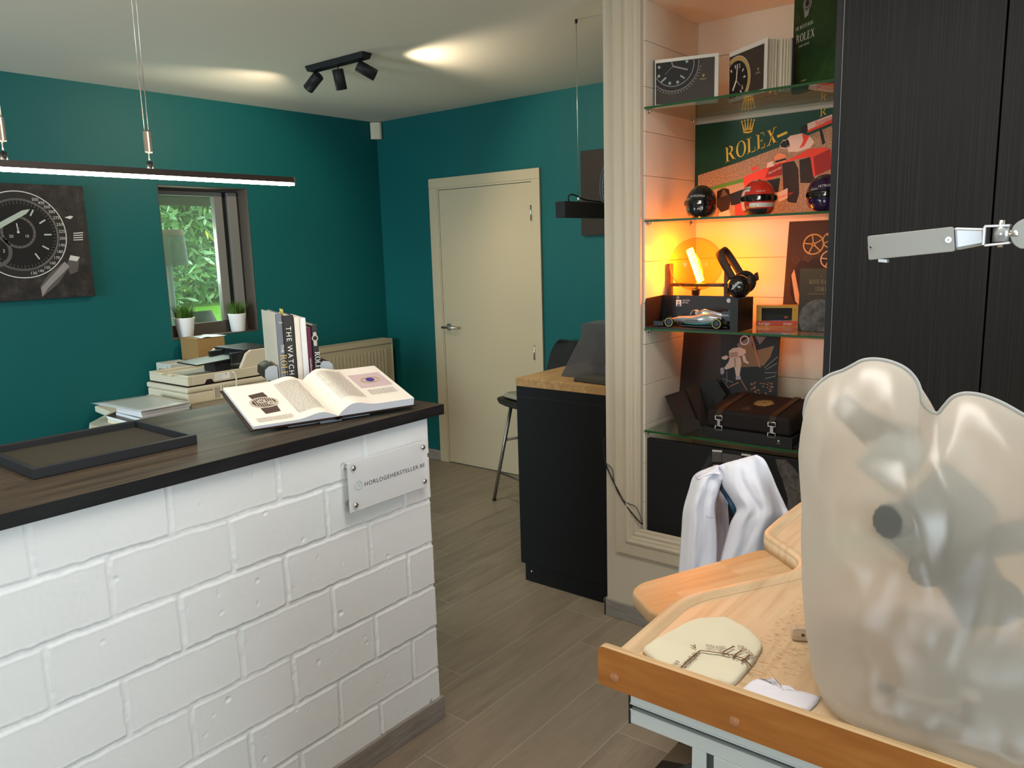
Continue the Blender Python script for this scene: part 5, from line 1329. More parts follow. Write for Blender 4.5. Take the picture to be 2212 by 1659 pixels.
def helmet(label, cx, cy, r, yaw, shell, visor, bits, trim):
    """small full-face racing helmet looking along yaw (0 = towards the viewer)"""
    z0 = ZT[1]; t = thing('racing_helmet', label, 'helmet', (cx, cy, z0), 'model racing helmets on the shelf')
    fw = V((sin(yaw), -cos(yaw), 0)); sd = V((cos(yaw), sin(yaw), 0)); c = V((cx, cy, z0 + r * 0.86))
    NU, NV = 48, 30; gr = []
    def P(az, el):                      # az 0 = front
        hr = cos(el) if el > 0 else max(cos(el), 1e-3) ** 0.42
        x = hr * sin(az); y = hr * cos(az); z = sin(el)
        ch = max(0.0, y) * max(0.0, -z + 0.15)                                        # chin bar
        ry = 1.14 + 0.10 * ch
        s = c + sd * (x * r * 0.90) + fw * (y * r * ry + r * 0.13 * max(0, -z) ) + V((0, 0, z * r * (1.04 if z > 0 else 0.90)))
        if s.z < z0 + 0.0005: s.z = z0 + 0.0005
        return s
    def mat_at(az, el):
        a = abs((az + pi) % (2 * pi) - pi)
        if a < 1.02 and -0.22 < el < 0.22 - 0.05 * a: return 1
        for m, f in bits:
            if f(((az + pi) % (2 * pi) - pi), el): return m
        return 0
    b = MB(); vis = MB()
    for j in range(NV):
        e0, e1 = -1.20 + j * (pi / 2 + 1.20) / NV, -1.20 + (j + 1) * (pi / 2 + 1.20) / NV
        for i in range(NU):
            a0, a1 = 2 * pi * i / NU, 2 * pi * (i + 1) / NU
            q = [P(a0, e0), P(a1, e0), P(a1, e1), P(a0, e1)]
            m = mat_at((a0 + a1) / 2, (e0 + e1) / 2)
            (vis if m == 1 else b).add(q, [(0, 1, 2, 3)], 0 if m == 1 else max(0, m - 1), True)
    for mb in (b, vis):                 # weld
        key = {}; nv = []; mp = []
        for p in mb.v:
            k = (round(p.x, 6), round(p.y, 6), round(p.z, 6))
            if k not in key: key[k] = len(nv); nv.append(p)
            mp.append(key[k])
        mb.v = nv; fs, ms, ss_ = [], [], []
        for f, m, s in zip(mb.f, mb.m, mb.s):
            g = []
            for i in f:
                if mp[i] not in g: g.append(mp[i])
            if len(g) > 2: fs.append(g); ms.append(m); ss_.append(s)
        mb.f, mb.m, mb.s = fs, ms, ss_
    o = b.build('shell', [shell] + trim, t); recalc(o)
    o = vis.build('visor', visor, t); recalc(o); s_ = o.modifiers.new('t', 'SOLIDIFY'); s_.thickness = 0.002; s_.offset = 1
    for s in (-1, 1): MB().cyl(P(s * 1.12, 0.0), P(s * 1.12, 0.0) + (P(s * 1.12, 0.0) - c).normalized() * 0.004, r * 0.15, seg=20).build('visor_pivot', visor, t)
    def decal(txt, az, el, h, m, name, tilt=0.0, serif=False):
        n = (P(az, el) - c).normalized(); uu = (P(az + .02, el) - P(az - .02, el)).normalized()
        if uu.dot(V((1, 0, 0))) < 0: uu = -uu
        vv = n.cross(uu).normalized() if n.cross(uu).z > 0 else -n.cross(uu).normalized()
        uu = (uu * cos(tilt) + vv * sin(tilt)).normalized(); vv = n.cross(uu)
        if vv.z < 0: vv = -vv
        b = MB(); b.text(txt, P(az, el), uu, vv, h, 0, 'c', serif)
        for p in b.v:                   # wrap on the shell
            d = p - c; x, y, z = d.dot(sd) / .9, d.dot(fw) / 1.14, d.z
            q = P(atan2(x, y), atan2(z, sqrt(x * x + y * y))); p.x, p.y, p.z = (q + (q - c).normalized() * 0.0009)
        b.build(name, m, t)
    return t, decal
HB = mat('helmet_black', (0.010, 0.010, 0.011), 0.14, coat=0.6); VI = mat('visor_smoke', (0.008, 0.007, 0.007), 0.06, coat=0.5); HR = mat('helmet_red', (0.62, 0.030, 0.015), 0.18, coat=0.6); HW = mat('helmet_white', (0.72, 0.66, 0.60), 0.25, coat=0.4); HV = mat('helmet_violet', (0.020, 0.006, 0.040), 0.12, coat=0.7); MINT = mat('mint_print', (0.25, 0.62, 0.45), 0.4); GRP = mat('helmet_green_print', (0.10, 0.42, 0.12), 0.4); HGY = mat('helmet_grey', (0.10, 0.10, 0.10), 0.25)
t, dc = helmet('black racing helmet with mint green writing, leftmost on the shelf', -1.337, 2.852, 0.064, 0.20, HB, VI, [(2, lambda a, e: -1.9 < a < -1.35 and abs(e + .1 + (a + 1.6) * .5) < .12)], [HGY])
dc('PETRONAS', 0.0, 0.31, 0.0085, HW, 'brow_lettering'); dc('EPSON', -0.72, 0.17, 0.006, HW, 'side_lettering', .1); dc('NICO', -1.0, -0.72, 0.017, MINT, 'chin_lettering', .15); dc('#', 0.42, -0.62, 0.020, HW, 'chin_mark', .785)
dc('///', -0.45, 0.72, 0.014, GRP, 'crown_mark', .1); dc('S', 0.05, 0.75, 0.012, HGY, 'top_mark')
t, dc = helmet('red and white racing helmet in the middle of the shelf', -1.115, 2.852, 0.067, 0.45, HR, VI,
               [(2, lambda a, e: -0.55 < e < -0.30 and a < 1.2 and a > -.6), (2, lambda a, e: -1.7 < a < -1.05 and -.75 < e < .35), (2, lambda a, e: e > 1.15 and abs(sin(a * 2)) > .5), (3, lambda a, e: -1.2 < e < -0.62 and -1.5 < a < .5), (2, lambda a, e: -1.35 < a < -.6 and .35 < e < .62)], [HW, INK])
dc('Kaspersky', -0.95, 0.47, 0.0085, INK, 'side_lettering'); dc('HUBLOT', 0.05, 0.30, 0.006, HW, 'brow_lettering'); dc('SHELL', -0.5, -0.80, 0.014, mat('shell_gold', (0.8, 0.5, 0.1), 0.4), 'chin_lettering', .1); dc('S F', 0.55, -0.75, 0.010, HW, 'front_lettering')
t, dc = helmet('black and violet racing helmet half hidden by the dark cabinet', -0.878, 2.850, 0.067, 0.35, HV, VI, [(2, lambda a, e: a < -2.0 and e < -.5)], [mat('helmet_amber', (0.45, 0.20, 0.03), 0.25)])
dc('PETRONAS', 0.05, 0.33, 0.0088, HW, 'brow_lettering'); dc('EPSON', -0.70, 0.20, 0.006, HW, 'side_lettering', .1); dc('///', -0.62, 0.78, 0.013, GRP, 'crown_mark', .1)

# --- third shelf: globe lamp, headphones, boxed model cars, pictures
YL = 2.955
lm = thing('globe_lamp', 'amber glass globe lamp with bright filament in a wooden stand', 'lamp', (-1.405, YL, ZT[2]))
DW = wood('dark_stained_wood', (6, 6, 0.8), ((0.045, 0.020, 0.010), (0.085, 0.040, 0.020), (0.13, 0.065, 0.03)), 0.5, 10)
gc_ = V((-1.405, YL, 1.512)); rg_ = 0.106
for x, zt_ in ((-1.529, 1.516), (-1.281, 1.516)): MB().box((x, YL - 0.012, ZT[2] + 0.0002), (x + 0.017, YL + 0.012, zt_)).build('post', DW, lm, bevel=0.001)
b = MB(); b.box((-1.512, YL - 0.02, 1.424), (-1.281, YL - 0.004, 1.436)); b.box((-1.512, YL + 0.004, 1.424), (-1.281, YL + 0.02, 1.436)); b.build('cross_bar', DW, lm)
MB().box((-1.529, YL - 0.03, ZT[2]), (-1.264, YL + 0.03, ZT[2] + 0.012)).build('base_plate', DW, lm)
AMB = clear('amber_glass', (1.0, 0.84, 0.52), ior=1.35)
b = MB(); b.lathe([(max(rg_ * cos(a), 0.022) if a < 0 else rg_ * cos(a), rg_ * sin(a)) for a in [(-1.36 + (pi / 2 + 1.36) * i / 26) for i in range(27)]], gc_, seg=48); b.build('glass_globe', AMB, lm)
MB().lathe([(0.014, 0), (0.014, 0.018), (0.017, 0.02), (0.017, 0.034), (0.020, 0.036), (0.020, 0.042), (0.012, 0.044)], (gc_.x, YL, 1.372), seg=28, caps=True).build('lamp_socket', mat('nickel_socket', (0.6, 0.5, 0.38), 0.3, 1.0), lm)
FIL = mat('glowing_filament', (1, .8, .4), 0.5, emit=(1.0, 0.225, 0.008), estr=205.0)
fa, fb = gc_ + V((-0.030, 0, 0.062)), gc_ + V((0.022, 0, -0.070)); ax = (fb - fa).normalized(); uu, ww, _ = frame(ax); b = MB()
b.tube([fa + (fb - fa) * (i / 140) + (uu * cos(i * .75) + ww * sin(i * .75)) * 0.013 for i in range(141)], 0.0024, 6)
b.build('filament', FIL, lm)
b = MB(); b.cyl(V((gc_.x, YL, 1.416)), fb, 0.0045, 0.003, seg=12); b.build('filament_stem', mat('stem_glass', (0.6, 0.5, 0.35), 0.2), lm)
MB().tube(catmull([(-1.405, YL, 1.374), (-1.40, YL + .015, 1.34), (-1.38, YL + .04, 1.30), (-1.36, YL + .07, 1.285), (-1.30, YL + .12, 1.275)], 6), 0.003).build('flex', mat('brown_flex', (0.15, 0.09, 0.05), 0.6), lm)

# boxed 1:18 style racing car in an open display tray
CBK = mat('display_box_black', (0.012, 0.011, 0.011), 0.4)
z0 = ZT[2] + .0003; xa, xb_, ya, yb = -1.5355, -1.150, 2.772, 2.916
bx = thing('display_box', 'open black display box holding a silver model racing car under the globe lamp', 'box', (-1.345, 2.84, z0))
b = MB(); b.box((xa, ya, z0), (xb_, yb, z0 + 0.006)); b.box((xa, yb - 0.004, z0 + .006), (xb_, yb, z0 + 0.122)); b.box((xb_ - .004, ya, z0 + .006), (xb_, yb - .004, z0 + .122))
b.prism([V((xa, ya, z0 + .006)), V((xa, yb - .004, z0 + .006)), V((xa, yb - .004, z0 + .122)), V((xa, ya + .012, z0 + .118)), V((xa, ya, z0 + .10))], (0.004, 0, 0)); b.box((xb_ - .030, ya, z0 + .006), (xb_ - .004, ya + .003, z0 + .118))
b.build('tray', CBK, bx)
b = MB(); b.poly([V((-1.47, yb - .0046, z0 + .078)), V((-1.447, yb - .0046, z0 + .078)), V((-1.447, yb - .0046, z0 + .104)), V((-1.47, yb - .0046, z0 + .104))], 0); b.disc((-1.4585, yb - .0050, z0 + .094), V((1, 0, 0)), V((0, 0, 1)), .006, 16, 1, .8, 1); b.poly([V((x, yb - .0050, z)) for x, z in ((-1.468, z0 + .0785), (-1.449, z0 + .0785), (-1.453, z0 + .087), (-1.464, z0 + .087))], 2)
b.build('portrait_print', [PAPER, mat('print_skin', (0.45, 0.25, 0.17), 0.6), HGY], bx)
b = MB(); b.text('VALTTERI', (-1.442, yb - .0046, z0 + .099), V((1, 0, 0)), V((0, 0, 1)), .0065, 0, serif=True, sx=.8); b.text('BOTTAS', (-1.442, yb - .0046, z0 + .090), V((1, 0, 0)), V((0, 0, 1)), .0065, 0, serif=True, sx=.8); b.build('name_lettering', PAPER, bx)
b = MB(); b.ring(V((-1.462, yb - .0046, z0 + .1135)), V((1, 0, 0)), V((0, 0, 1)), .0055, .0048, 0, 2 * pi, 24); 
for k in range(3): b.line((-1.462, yb - .0046, z0 + .1135), V((-1.462 + .005 * sin(2.094 * k), yb - .0046, z0 + .1135 + .005 * cos(2.094 * k))), .001, V((0, -1, 0)))
b.build('star_mark', PAPER, bx)
b = MB(); b.disc((-1.246, yb - .0046, z0 + .105), V((1, 0, 0)), V((0, 0, 1)), .0085, 24); b.build('white_seal', PAPER, bx)
mc = thing('model_car', 'silver and black model racing car number 77 inside the black display box', 'toy car', (-1.34, 2.845, z0 + .006))
SLV = mat('model_silver', (0.42, 0.45, 0.47), 0.22, 0.5); TEALP = mat('model_teal', (0.02, 0.32, 0.32), 0.3); TYR = mat('tyre_rubber', (0.015, 0.014, 0.013), 0.6); BLKC = mat('model_black', (0.012, 0.012, 0.013), 0.25)
zc_ = z0 + .0062; yc = 2.838
def ringx(x, yw, zl, zh, n=16, p=2.6):
    out = []
    for i in range(n):
        a = 2 * pi * i / n; ca, sa = cos(a), sin(a)
        out.append(V((x, yc + yw * (abs(ca) ** (2 / p)) * (1 if ca > 0 else -1), (zl + zh) / 2 + (zh - zl) / 2 * (abs(sa) ** (2 / p)) * (1 if sa > 0 else -1))))
    return out
secs = [(-1.487, .006, .016, .022), (-1.46, .009, .016, .029), (-1.43, .012, .015, .036), (-1.40, .016, .014, .041), (-1.375, .021, .010, .043), (-1.35, .030, .007, .046), (-1.325, .034, .007, .052), (-1.30, .033, .007, .058), (-1.275, .028, .008, .055), (-1.245, .020, .010, .047), (-1.215, .012, .014, .035)]
b = MB(); b.loft([ringx(x, w, zc_ + l, zc_ + h) for x, w, l, h in secs]); o = b.build('body', SLV, mc); recalc(o)
b = MB(); b.loft([ringx(x, w, zc_ + .035, zc_ + h) for x, w, h in ((-1.335, .006, .050), (-1.322, .009, .068), (-1.31, .0085, .070), (-1.28, .004, .064), (-1.235, .0018, .055), (-1.215, .0012, .046))]); ec = b.build('engine_cover', SLV, mc); recalc(ec)
b = MB(); b.box((-1.40, yc - .035, zc_ + .004), (-1.205, yc + .035, zc_ + .008)); b.build('floor_tray', BLKC, mc)
b = MB(); b.box((-1.502, yc - .050, zc_ + .008), (-1.470, yc + .050, zc_ + .0105)); b.box((-1.505, yc - .052, zc_ + .004), (-1.462, yc - .049, zc_ + .022)); b.box((-1.505, yc + .049, zc_ + .004), (-1.462, yc + .052, zc_ + .022)); b.box((-1.49, yc - .045, zc_ + .014), (-1.465, yc + .045, zc_ + .016)); b.build('front_wing', BLKC, mc)
b = MB(); b.box((-1.222, yc - .030, zc_ + .058), (-1.196, yc + .030, zc_ + .061)); b.box((-1.228, yc - .032, zc_ + .030), (-1.192, yc - .030, zc_ + .066)); b.box((-1.228, yc + .030, zc_ + .030), (-1.192, yc + .032, zc_ + .066)); b.box((-1.212, yc - .001, zc_ + .03), (-1.204, yc + .001, zc_ + .058)); b.build('rear_wing', BLKC, mc)
b = MB(); b.tube(catmull([(-1.372, yc, zc_ + .046), (-1.362, yc, zc_ + .062), (-1.348, yc - .010, zc_ + .064), (-1.328, yc - .013, zc_ + .058)], 6), .0018, 8); b.tube(catmull([(-1.362, yc, zc_ + .062), (-1.348, yc + .010, zc_ + .064), (-1.328, yc + .013, zc_ + .058)], 6), .0018, 8); b.build('halo', SLV, mc)
MB().sphere((-1.342, yc, zc_ + .054), .009, 16, 10).build('driver_helmet', mat('driver_helmet_paint', (0.55, 0.5, 0.45), 0.3), mc)
for x, w in ((-1.437, .014), (-1.238, .018)):
    for s in (-1, 1):
        yy = yc + s * .047; r = .0195 if w < .016 else .0205
        wh = MB().lathe([(.010, -w / 2), (r - .002, -w / 2), (r, -w / 2 + .003), (r, w / 2 - .003), (r - .002, w / 2), (.010, w / 2)], (x, yy, zc_ + r), (0, 1, 0), 28).build('wheel', TYR, mc)
        f = yy - s * 0 - (w / 2 + .0003); MB().ring(V((x, yc + s * .047 - (w / 2 + .0005), zc_ + r)), V((1, 0, 0)), V((0, 0, 1)), r - .003, r - .0048, 0, 2 * pi, 32).build('tyre_band', mat('tyre_yellow_green', (0.55, 0.62, 0.20), 0.5), wh)
        MB().cyl((x, yy - w / 2 + .001, zc_ + r), (x, yy + w / 2 - .001, zc_ + r), .011, seg=20).build('rim', BLKC, wh)
        MB().cyl((x, yc + s * .015, zc_ + .02), (x, yy - s * w * .4, zc_ + r), .0015, seg=8).build('suspension_arm', BLKC, mc)
b = MB(); b.text('PETRONAS', (-1.372, yc - .0346, zc_ + .0225), V((1, 0, .04)), V((0, .12, 1)), .0075, 0, sx=1.0); b.build('side_lettering', INK, mc)
b = MB(); b.text('77', (-1.283, yc - .0085, zc_ + .045), V((1, .10, 0)), V((0, 0, 1)), .013, 0); b.build('race_number', PAPER, mc)
b = MB(); b.text('EPSON', (-1.226, yc - .0326, zc_ + .048), V((1, 0, 0)), V((0, 0, 1)), .006, 0); b.build('wing_lettering', PAPER, mc)
b = MB(); b.tube(catmull([(-1.385, yc - .026, zc_ + .016), (-1.34, yc - .0345, zc_ + .014), (-1.29, yc - .034, zc_ + .018), (-1.25, yc - .024, zc_ + .028)], 6), .0018, 8); b.build('teal_stripe', TEALP, mc)

# ear defenders
hp_ = thing('ear_defenders', 'glossy black ear defenders leaning beside the globe lamp on the display box', 'headphones', (-1.20, 2.86, z0 + .1225))
ECUP = mat('gloss_black_cup', (0.010, 0.009, 0.009), 0.08, coat=0.8); PAD = mat('brown_headband', (0.055, 0.032, 0.018), 0.6)
cA = AT(*Zx(1085, 730, 460), 'y', 2.835); cB = cA + V((-0.010, 0.085, 0.010)); nA = V((0.15, -1, 0.12)).normalized(); ua, va_, _ = frame(nA)
for c, s in ((cA, 1), (cB, -1)):
    nn = nA * s
    b = MB(); b.lathe([(0, .030), (.016, .029), (.030, .023), (.040, .012), (.043, 0), (.043, -.006)], c, nn, 36); b.build('ear_cup', ECUP, hp_)
    MB().lathe([(.043, -.006), (.044, -.012), (.040, -.020), (.026, -.021), (.024, -.008)], c, nn, 36).build('ear_pad', mat('black_pad', (0.015, 0.014, 0.013), 0.7), hp_)
    q = c + nn * .008; MB().obox(q + V((-.045, 0, -.008)), (.007, 0, .004), nn * .008, (-.004, 0, .016)).build('yoke_clip', PAD, hp_, bevel=.002); MB().obox(q + V((.043, 0, .022)), (.006, 0, .004), nn * .008, (-.003, 0, .014)).build('yoke_clip', PAD, hp_, bevel=.002)
up_ = (AT(*Zx(945, 470, 460), 'y', 2.88) - AT(*Zx(1050, 680, 460), 'y', 2.86)); up_.y = 0; hL = up_.length; up_.normalize(); mid = (cA + cB) / 2; sd_ = (cA - cB).normalized(); wd_ = up_.cross(sd_).normalized()
rg = []
for i in range(25):
    a = pi * i / 24; s = cos(a); rad = .052 * (abs(s) ** .75) * (1 if s > 0 else -1)
    p = mid + sd_ * rad + up_ * (0.010 + (hL + .050) * (sin(a) ** .55)); t_ = 0.0045; hw = 0.0125 + .004 * sin(a)
    nrm = (up_ * sin(a) + sd_ * cos(a)).normalized()
    rg.append([p - wd_ * hw - nrm * t_, p + wd_ * hw - nrm * t_, p + wd_ * hw + nrm * t_, p - wd_ * hw + nrm * t_])
b = MB(); b.loft(rg, 0, True); o = b.build('headband', PAD, hp_); recalc(o)
b = MB(); qn = cA + nA * .0305; b.poly([qn + ua * a + va_ * h for a, h in ((-.020, -.014), (-.012, -.014), (.004, .004), (.018, .012), (.012, .016), (-.004, .010))]); b.build('cup_mark', mat('grey_mark', (0.4, 0.4, 0.38), 0.5), hp_)

# small boxed car
bj = thing('toy_car_box', 'small yellow and orange window box with a toy racing car on the glass shelf', 'box', (-1.09, 3.03, z0))
p0, p1 = V((-1.167, 2.994, z0)), V((-1.020, 3.040, z0)); u_, w_, n_ = stand_frame(p0, p1); hh = .082; dp = .048
YEL = mat('box_yellow', (0.62, 0.34, 0.03), 0.35); ORR = mat('box_red_orange', (0.62, 0.07, 0.012), 0.35)
Bx = lambda a, d, h: p0 + u_ * a - n_ * d + v_ * h
b = MB()
def bb(a0, a1, d0, d1, h0, h1, m=0): b.hexa([Bx(a, d, h) for h in (h0, h1) for a, d in ((a0, d0), (a1, d0), (a1, d1), (a0, d1))], m)
bb(0, w_, 0, dp, 0, .0015); bb(0, w_, 0, dp, hh - .0015, hh); bb(0, .0015, 0, dp, .0015, hh - .0015); bb(w_ - .0015, w_, 0, dp, .0015, hh - .0015); bb(.0015, w_ - .0015, dp - .0015, dp, .0015, hh - .0015, 2); bb(.0015, w_ - .0015, .002, dp - .0016, .0016, .003, 2)
bb(.0015, w_ - .0015, 0, .0012, .0015, .022, 1); bb(.0015, w_ - .0015, 0, .0012, hh - .010, hh - .0015, 0); bb(.0015, .020, 0, .0012, .022, hh - .010, 0); bb(w_ - .022, w_ - .0015, 0, .0012, .022, hh - .010, 0)
b.build('carton', [YEL, ORR, INK], bj)
b = MB(); b.poly([Bx(.020, .0006, .022), Bx(w_ - .022, .0006, .022), Bx(w_ - .022, .0006, hh - .010), Bx(.020, .0006, hh - .010)]); b.build('box_window', clear('film_window', (0.94, 0.95, 0.95)), bj)
b = MB(); b.text('burago', Bx(.010, -.0004, .006), u_, v_, .011, 0, sx=.95); b.build('brand_lettering', PAPER, bj)
b = MB(); b.text('JUMBO', Bx(w_ - .053, -.0004, .006), u_, v_, .008, 0, serif=True); b.build('line_lettering', PAPER, bj)
b = MB(); b.text('1:43', Bx(w_ - .017, -.0004, hh - .022), u_, v_, .004, 0); b.build('scale_lettering', INK, bj)
tc_ = thing('toy_car', 'tiny blue and red toy racing car inside the yellow window box', 'toy car', Bx(.07, .028, .0017))
b = MB(); cz = Bx(0, .028, .010)
def tr(a, w, l, h): return [p0 + u_ * a - n_ * (.028 + w * cos(2 * pi * i / 10)) + v_ * ((l + h) / 2 + (h - l) / 2 * sin(2 * pi * i / 10)) for i in range(10)]
b.loft([tr(.026, .003, .010, .014), tr(.05, .006, .009, .020), tr(.07, .010, .008, .026), tr(.085, .009, .008, .030), tr(.110, .005, .010, .022)]); o = b.build('body', mat('toy_navy', (0.02, 0.03, 0.10), 0.3), tc_); recalc(o)
b = MB(); b.hexa([Bx(a, d, h) for h in (.030, .038) for a, d in ((.104, .018), (.116, .018), (.116, .038), (.104, .038))]); b.build('rear_wing', ORR, tc_)
b = MB(); b.hexa([Bx(a, d, h) for h in (.0085, .012) for a, d in ((.022, .014), (.032, .014), (.032, .042), (.022, .042))]); b.build('nose_wing', YEL, tc_)
for a in (.040, .100):
    for d in (.013, .043): MB().cyl(Bx(a, d - .004, .0095), Bx(a, d + .004, .0095), .0078, seg=18).build('wheel', TYR, tc_)

# gear picture leaning on the back wall
gp = thing('gear_picture', 'brown canvas print of golden watch gears leaning behind the moon book', 'picture', (-0.98, 3.07, z0))
B0, T0 = V((0, 3.085, z0)), V((0, 3.140, 1.668)); gd = (T0 - B0); gl = gd.length; gv = gd.normalized(); gn_ = V((1, 0, 0)).cross(gv)
if gn_.y > 0: gn_ = -gn_
xl, xr = -1.100, -0.828
q = [V((x, B0.y, B0.z)) + gv * h for h in (0, gl) for x in (xl, xr)]
b = MB(); b.hexa([q[0] - gn_ * .018, q[1] - gn_ * .018, q[1], q[0], q[2] - gn_ * .018, q[3] - gn_ * .018, q[3], q[2]])
o = b.build('canvas', mat('brown_print_ground', (0.055, 0.028, 0.012), 0.5), gp); recalc(o)
for p in o.data.vertices: p.co.z += 0.0006
GP0 = V((xl, B0.y, B0.z)) + gn_ * .0005 + V((0, 0, .0006))
def GZ(x, y, k=1): return ONP(*Zx(x, y, 460), GP0, gn_) + gn_ * (.0004 * k)
GM = [mat('gear_gold', (0.55, 0.33, 0.09), 0.4), mat('gear_pale', (0.62, 0.42, 0.22), 0.45), mat('gear_shadow', (0.020, 0.010, 0.006), 0.5), mat('gear_brown', (0.16, 0.08, 0.03), 0.5)]
ux = V((1, 0, 0)); b = MB(); b.poly([GZ(x, y, 0) for x, y in ((1600, 610), (1700, 480), (1960, 440), (1965, 900), (1640, 900), (1600, 800))], 2); b.poly([GZ(x, y, 1) for x, y in ((1610, 620), (1640, 560), (1690, 820), (1690, 920), (1650, 880))], 1); b.build('plate_print', GM, gp)
def gear(x, y, r, m, spokes, nm):
    c = GZ(x, y, 3); b = MB(); b.ring(c, ux, gv, r, r * .86, 0, 2 * pi, 48, m); b.disc(c, ux, gv, r * .20, 24, m); b.disc(c + gn_ * .0004, ux, gv, r * .07, 14, 2)
    for k in range(spokes): d = ux * cos(2 * pi * k / spokes + .5) + gv * sin(2 * pi * k / spokes + .5); b.line(c + d * r * .15, c + d * r * .9, r * .12, gn_, m)
    b.build(nm, GM, gp)
gear(1832, 312, .0405, 0, 5, 'large_gear_print'); gear(1990, 460, .034, 1, 5, 'side_gear_print'); gear(1778, 448, .014, 3, 3, 'small_gear_print'); gear(1655, 468, .013, 3, 0, 'ring_gear_print'); gear(2000, 270, .030, 1, 4, 'upper_gear_print')

mb_ = thing('moon_book', 'dark bronze moon watch book with a grey moon on its cover', 'book', (-0.88, 2.9, z0))
p0, p1 = V((-0.968, 2.888, z0)), V((-0.802, 2.888, z0)); u_, w_, n_ = stand_frame(p0, p1); p1 = p0 + u_ * .15; hh = .228; w_ = .15
MBM = NT('bronze_cover', 0.5); sx_ = MBM.n('SeparateXYZ'); MBM.l(MBM.tc.outputs['Object'], sx_.inputs[0]); MBM.color(MBM.ramp(MBM.math('MULTIPLY', sx_.outputs[2], 4.2), [(0.0, (0.012, 0.009, 0.007)), (0.45, (0.045, 0.026, 0.011)), (1.0, (0.095, 0.054, 0.018))]))
b = MB(); b.hexa([p0, p1, p1 - n_ * .026, p0 - n_ * .026] + [p + v_ * hh for p in (p0, p1, p1 - n_ * .026, p0 - n_ * .026)]); b.build('cover', MBM.m, mb_, bevel=.0015)
MOON = NT('moon_print', 0.6); mf = MOON.noise(MOON.mapping((1, 1, 1)), 30, 8, 0.7); MOON.color(MOON.ramp(mf, [(0.35, (0.035, 0.030, 0.027)), (0.6, (0.13, 0.115, 0.10)), (0.8, (0.26, 0.23, 0.21))]))
LT = mat('bronze_lettering', (0.30, 0.21, 0.10), 0.4)
b = MB(); b.text('A', CA(.077, .196, 2), u_, v_, .007, 0, 'c', True); b.text('MOON WATCH', CA(.0775, .172, 2), u_, v_, .0165, 0, 'c', True, .60); b.text('STORY', CA(.077, .146, 2), u_, v_, .0165, 0, 'c', True, .62); b.build('title_lettering', LT, mb_)
b = MB(); b.text('THE EXTRAORDINARY DESTINY OF THE', CA(.075, .135, 2), u_, v_, .0042, 0, 'c', sx=.8); b.build('subtitle_lettering', LT, mb_)
b = MB(); cc = (.075, .045); n_s = 72; pts = []
for i in range(n_s):
    a = 2 * pi * i / n_s; x, y = cc[0] + .073 * cos(a), max(.002, cc[1] + .073 * sin(a)); pts.append(CA(min(max(x, .001), .149), y, 1))
b.poly(pts, 0); b.build('moon_picture', MOON.m, mb_)

# --- lowest shelf: moon landing canvas and presentation case
z4 = ZT[3] + .0003
ap = thing('moon_landing_picture', 'dark print of a white suited figure climbing a landing craft ladder', 'picture', (-1.32, 3.08, z4))
B0, T0 = V((0, 3.045, z4)), V((0, 3.105, 1.235)); gd = (T0 - B0); gl = gd.length; gv = gd.normalized(); gn_ = V((1, 0, 0)).cross(gv)
if gn_.y > 0: gn_ = -gn_
xl, xr = -1.528, -1.112; q = [V((x, B0.y, B0.z + .0006)) + gv * h for h in (0, gl) for x in (xl, xr)]
b = MB(); b.hexa([q[0] - gn_ * .015, q[1] - gn_ * .015, q[1], q[0], q[2] - gn_ * .015, q[3] - gn_ * .015, q[3], q[2]]); o = b.build('canvas', mat('dark_space_print', (0.022, 0.012, 0.008), 0.5), ap); recalc(o)
for p in o.data.vertices: p.co.z += .0012
GP0 = V((xl, B0.y, B0.z + .0018)) + gn_ * .0005
AM = [mat('space_black', (0.006, 0.005, 0.006), 0.5), mat('space_tan', (0.20, 0.11, 0.05), 0.5), mat('suit_white', (0.60, 0.50, 0.42), 0.55), mat('suit_shade', (0.34, 0.27, 0.23), 0.55), mat('craft_copper', (0.34, 0.13, 0.05), 0.45), mat('craft_grey', (0.16, 0.14, 0.14), 0.5), mat('boot_grey', (0.36, 0.35, 0.42), 0.5)]
def AZ(x, y, k=1): return ONP(*Zx(x, y, 700), GP0, gn_) + gn_ * (.0004 * k)
def aflat(nm, polys):
    b = MB()
    for m, k, pts in polys: b.poly([AZ(x, y, k) for x, y in pts], m)
    b.build(nm, AM, ap)
aflat('sky_print', [(0, 0, ((905, 60), (1488, 130), (1470, 740), (905, 700)))])
aflat('craft_print', [(1, 1, ((1090, 230), (1215, 195), (1300, 420), (1110, 430))), (1, 1, ((1270, 260), (1440, 215), (1400, 330), (1330, 420), (1290, 400))), (4, 2, ((1205, 110), (1220, 110), (1310, 430), (1285, 430))), (5, 1, ((1250, 120), (1360, 130), (1295, 205))), (5, 1, ((1070, 200), (1210, 120), (1220, 195), (1080, 230)))])
b = MB(); b.ring(AZ(1145, 162, 3), V((1, 0, 0)), gv, .020, .015, 0, 2 * pi, 30, 2); b.build('port_ring_print', AM, ap); b = MB()
for a, c_, m in (((920, 540), (1030, 580), 5), ((970, 470), (970, 590), 5), ((1100, 540), (1170, 660), 4), ((1000, 620), (1090, 580), 4), ((930, 560), (990, 640), 5)): b.line(AZ(*a, 3), AZ(*c_, 3), .0035, gn_, m)
b.build('ladder_print', AM, ap); b = MB()
for a, c_, m in (((1340, 440), (1475, 325), 5), ((1355, 455), (1470, 390), 5), ((1345, 485), (1470, 483), 5), ((1350, 545), (1460, 515), 5)): b.line(AZ(*a, 3), AZ(*c_, 3), .0035, gn_, m)
b.build('strut_print', AM, ap); b = MB()
rr = random.Random(4)
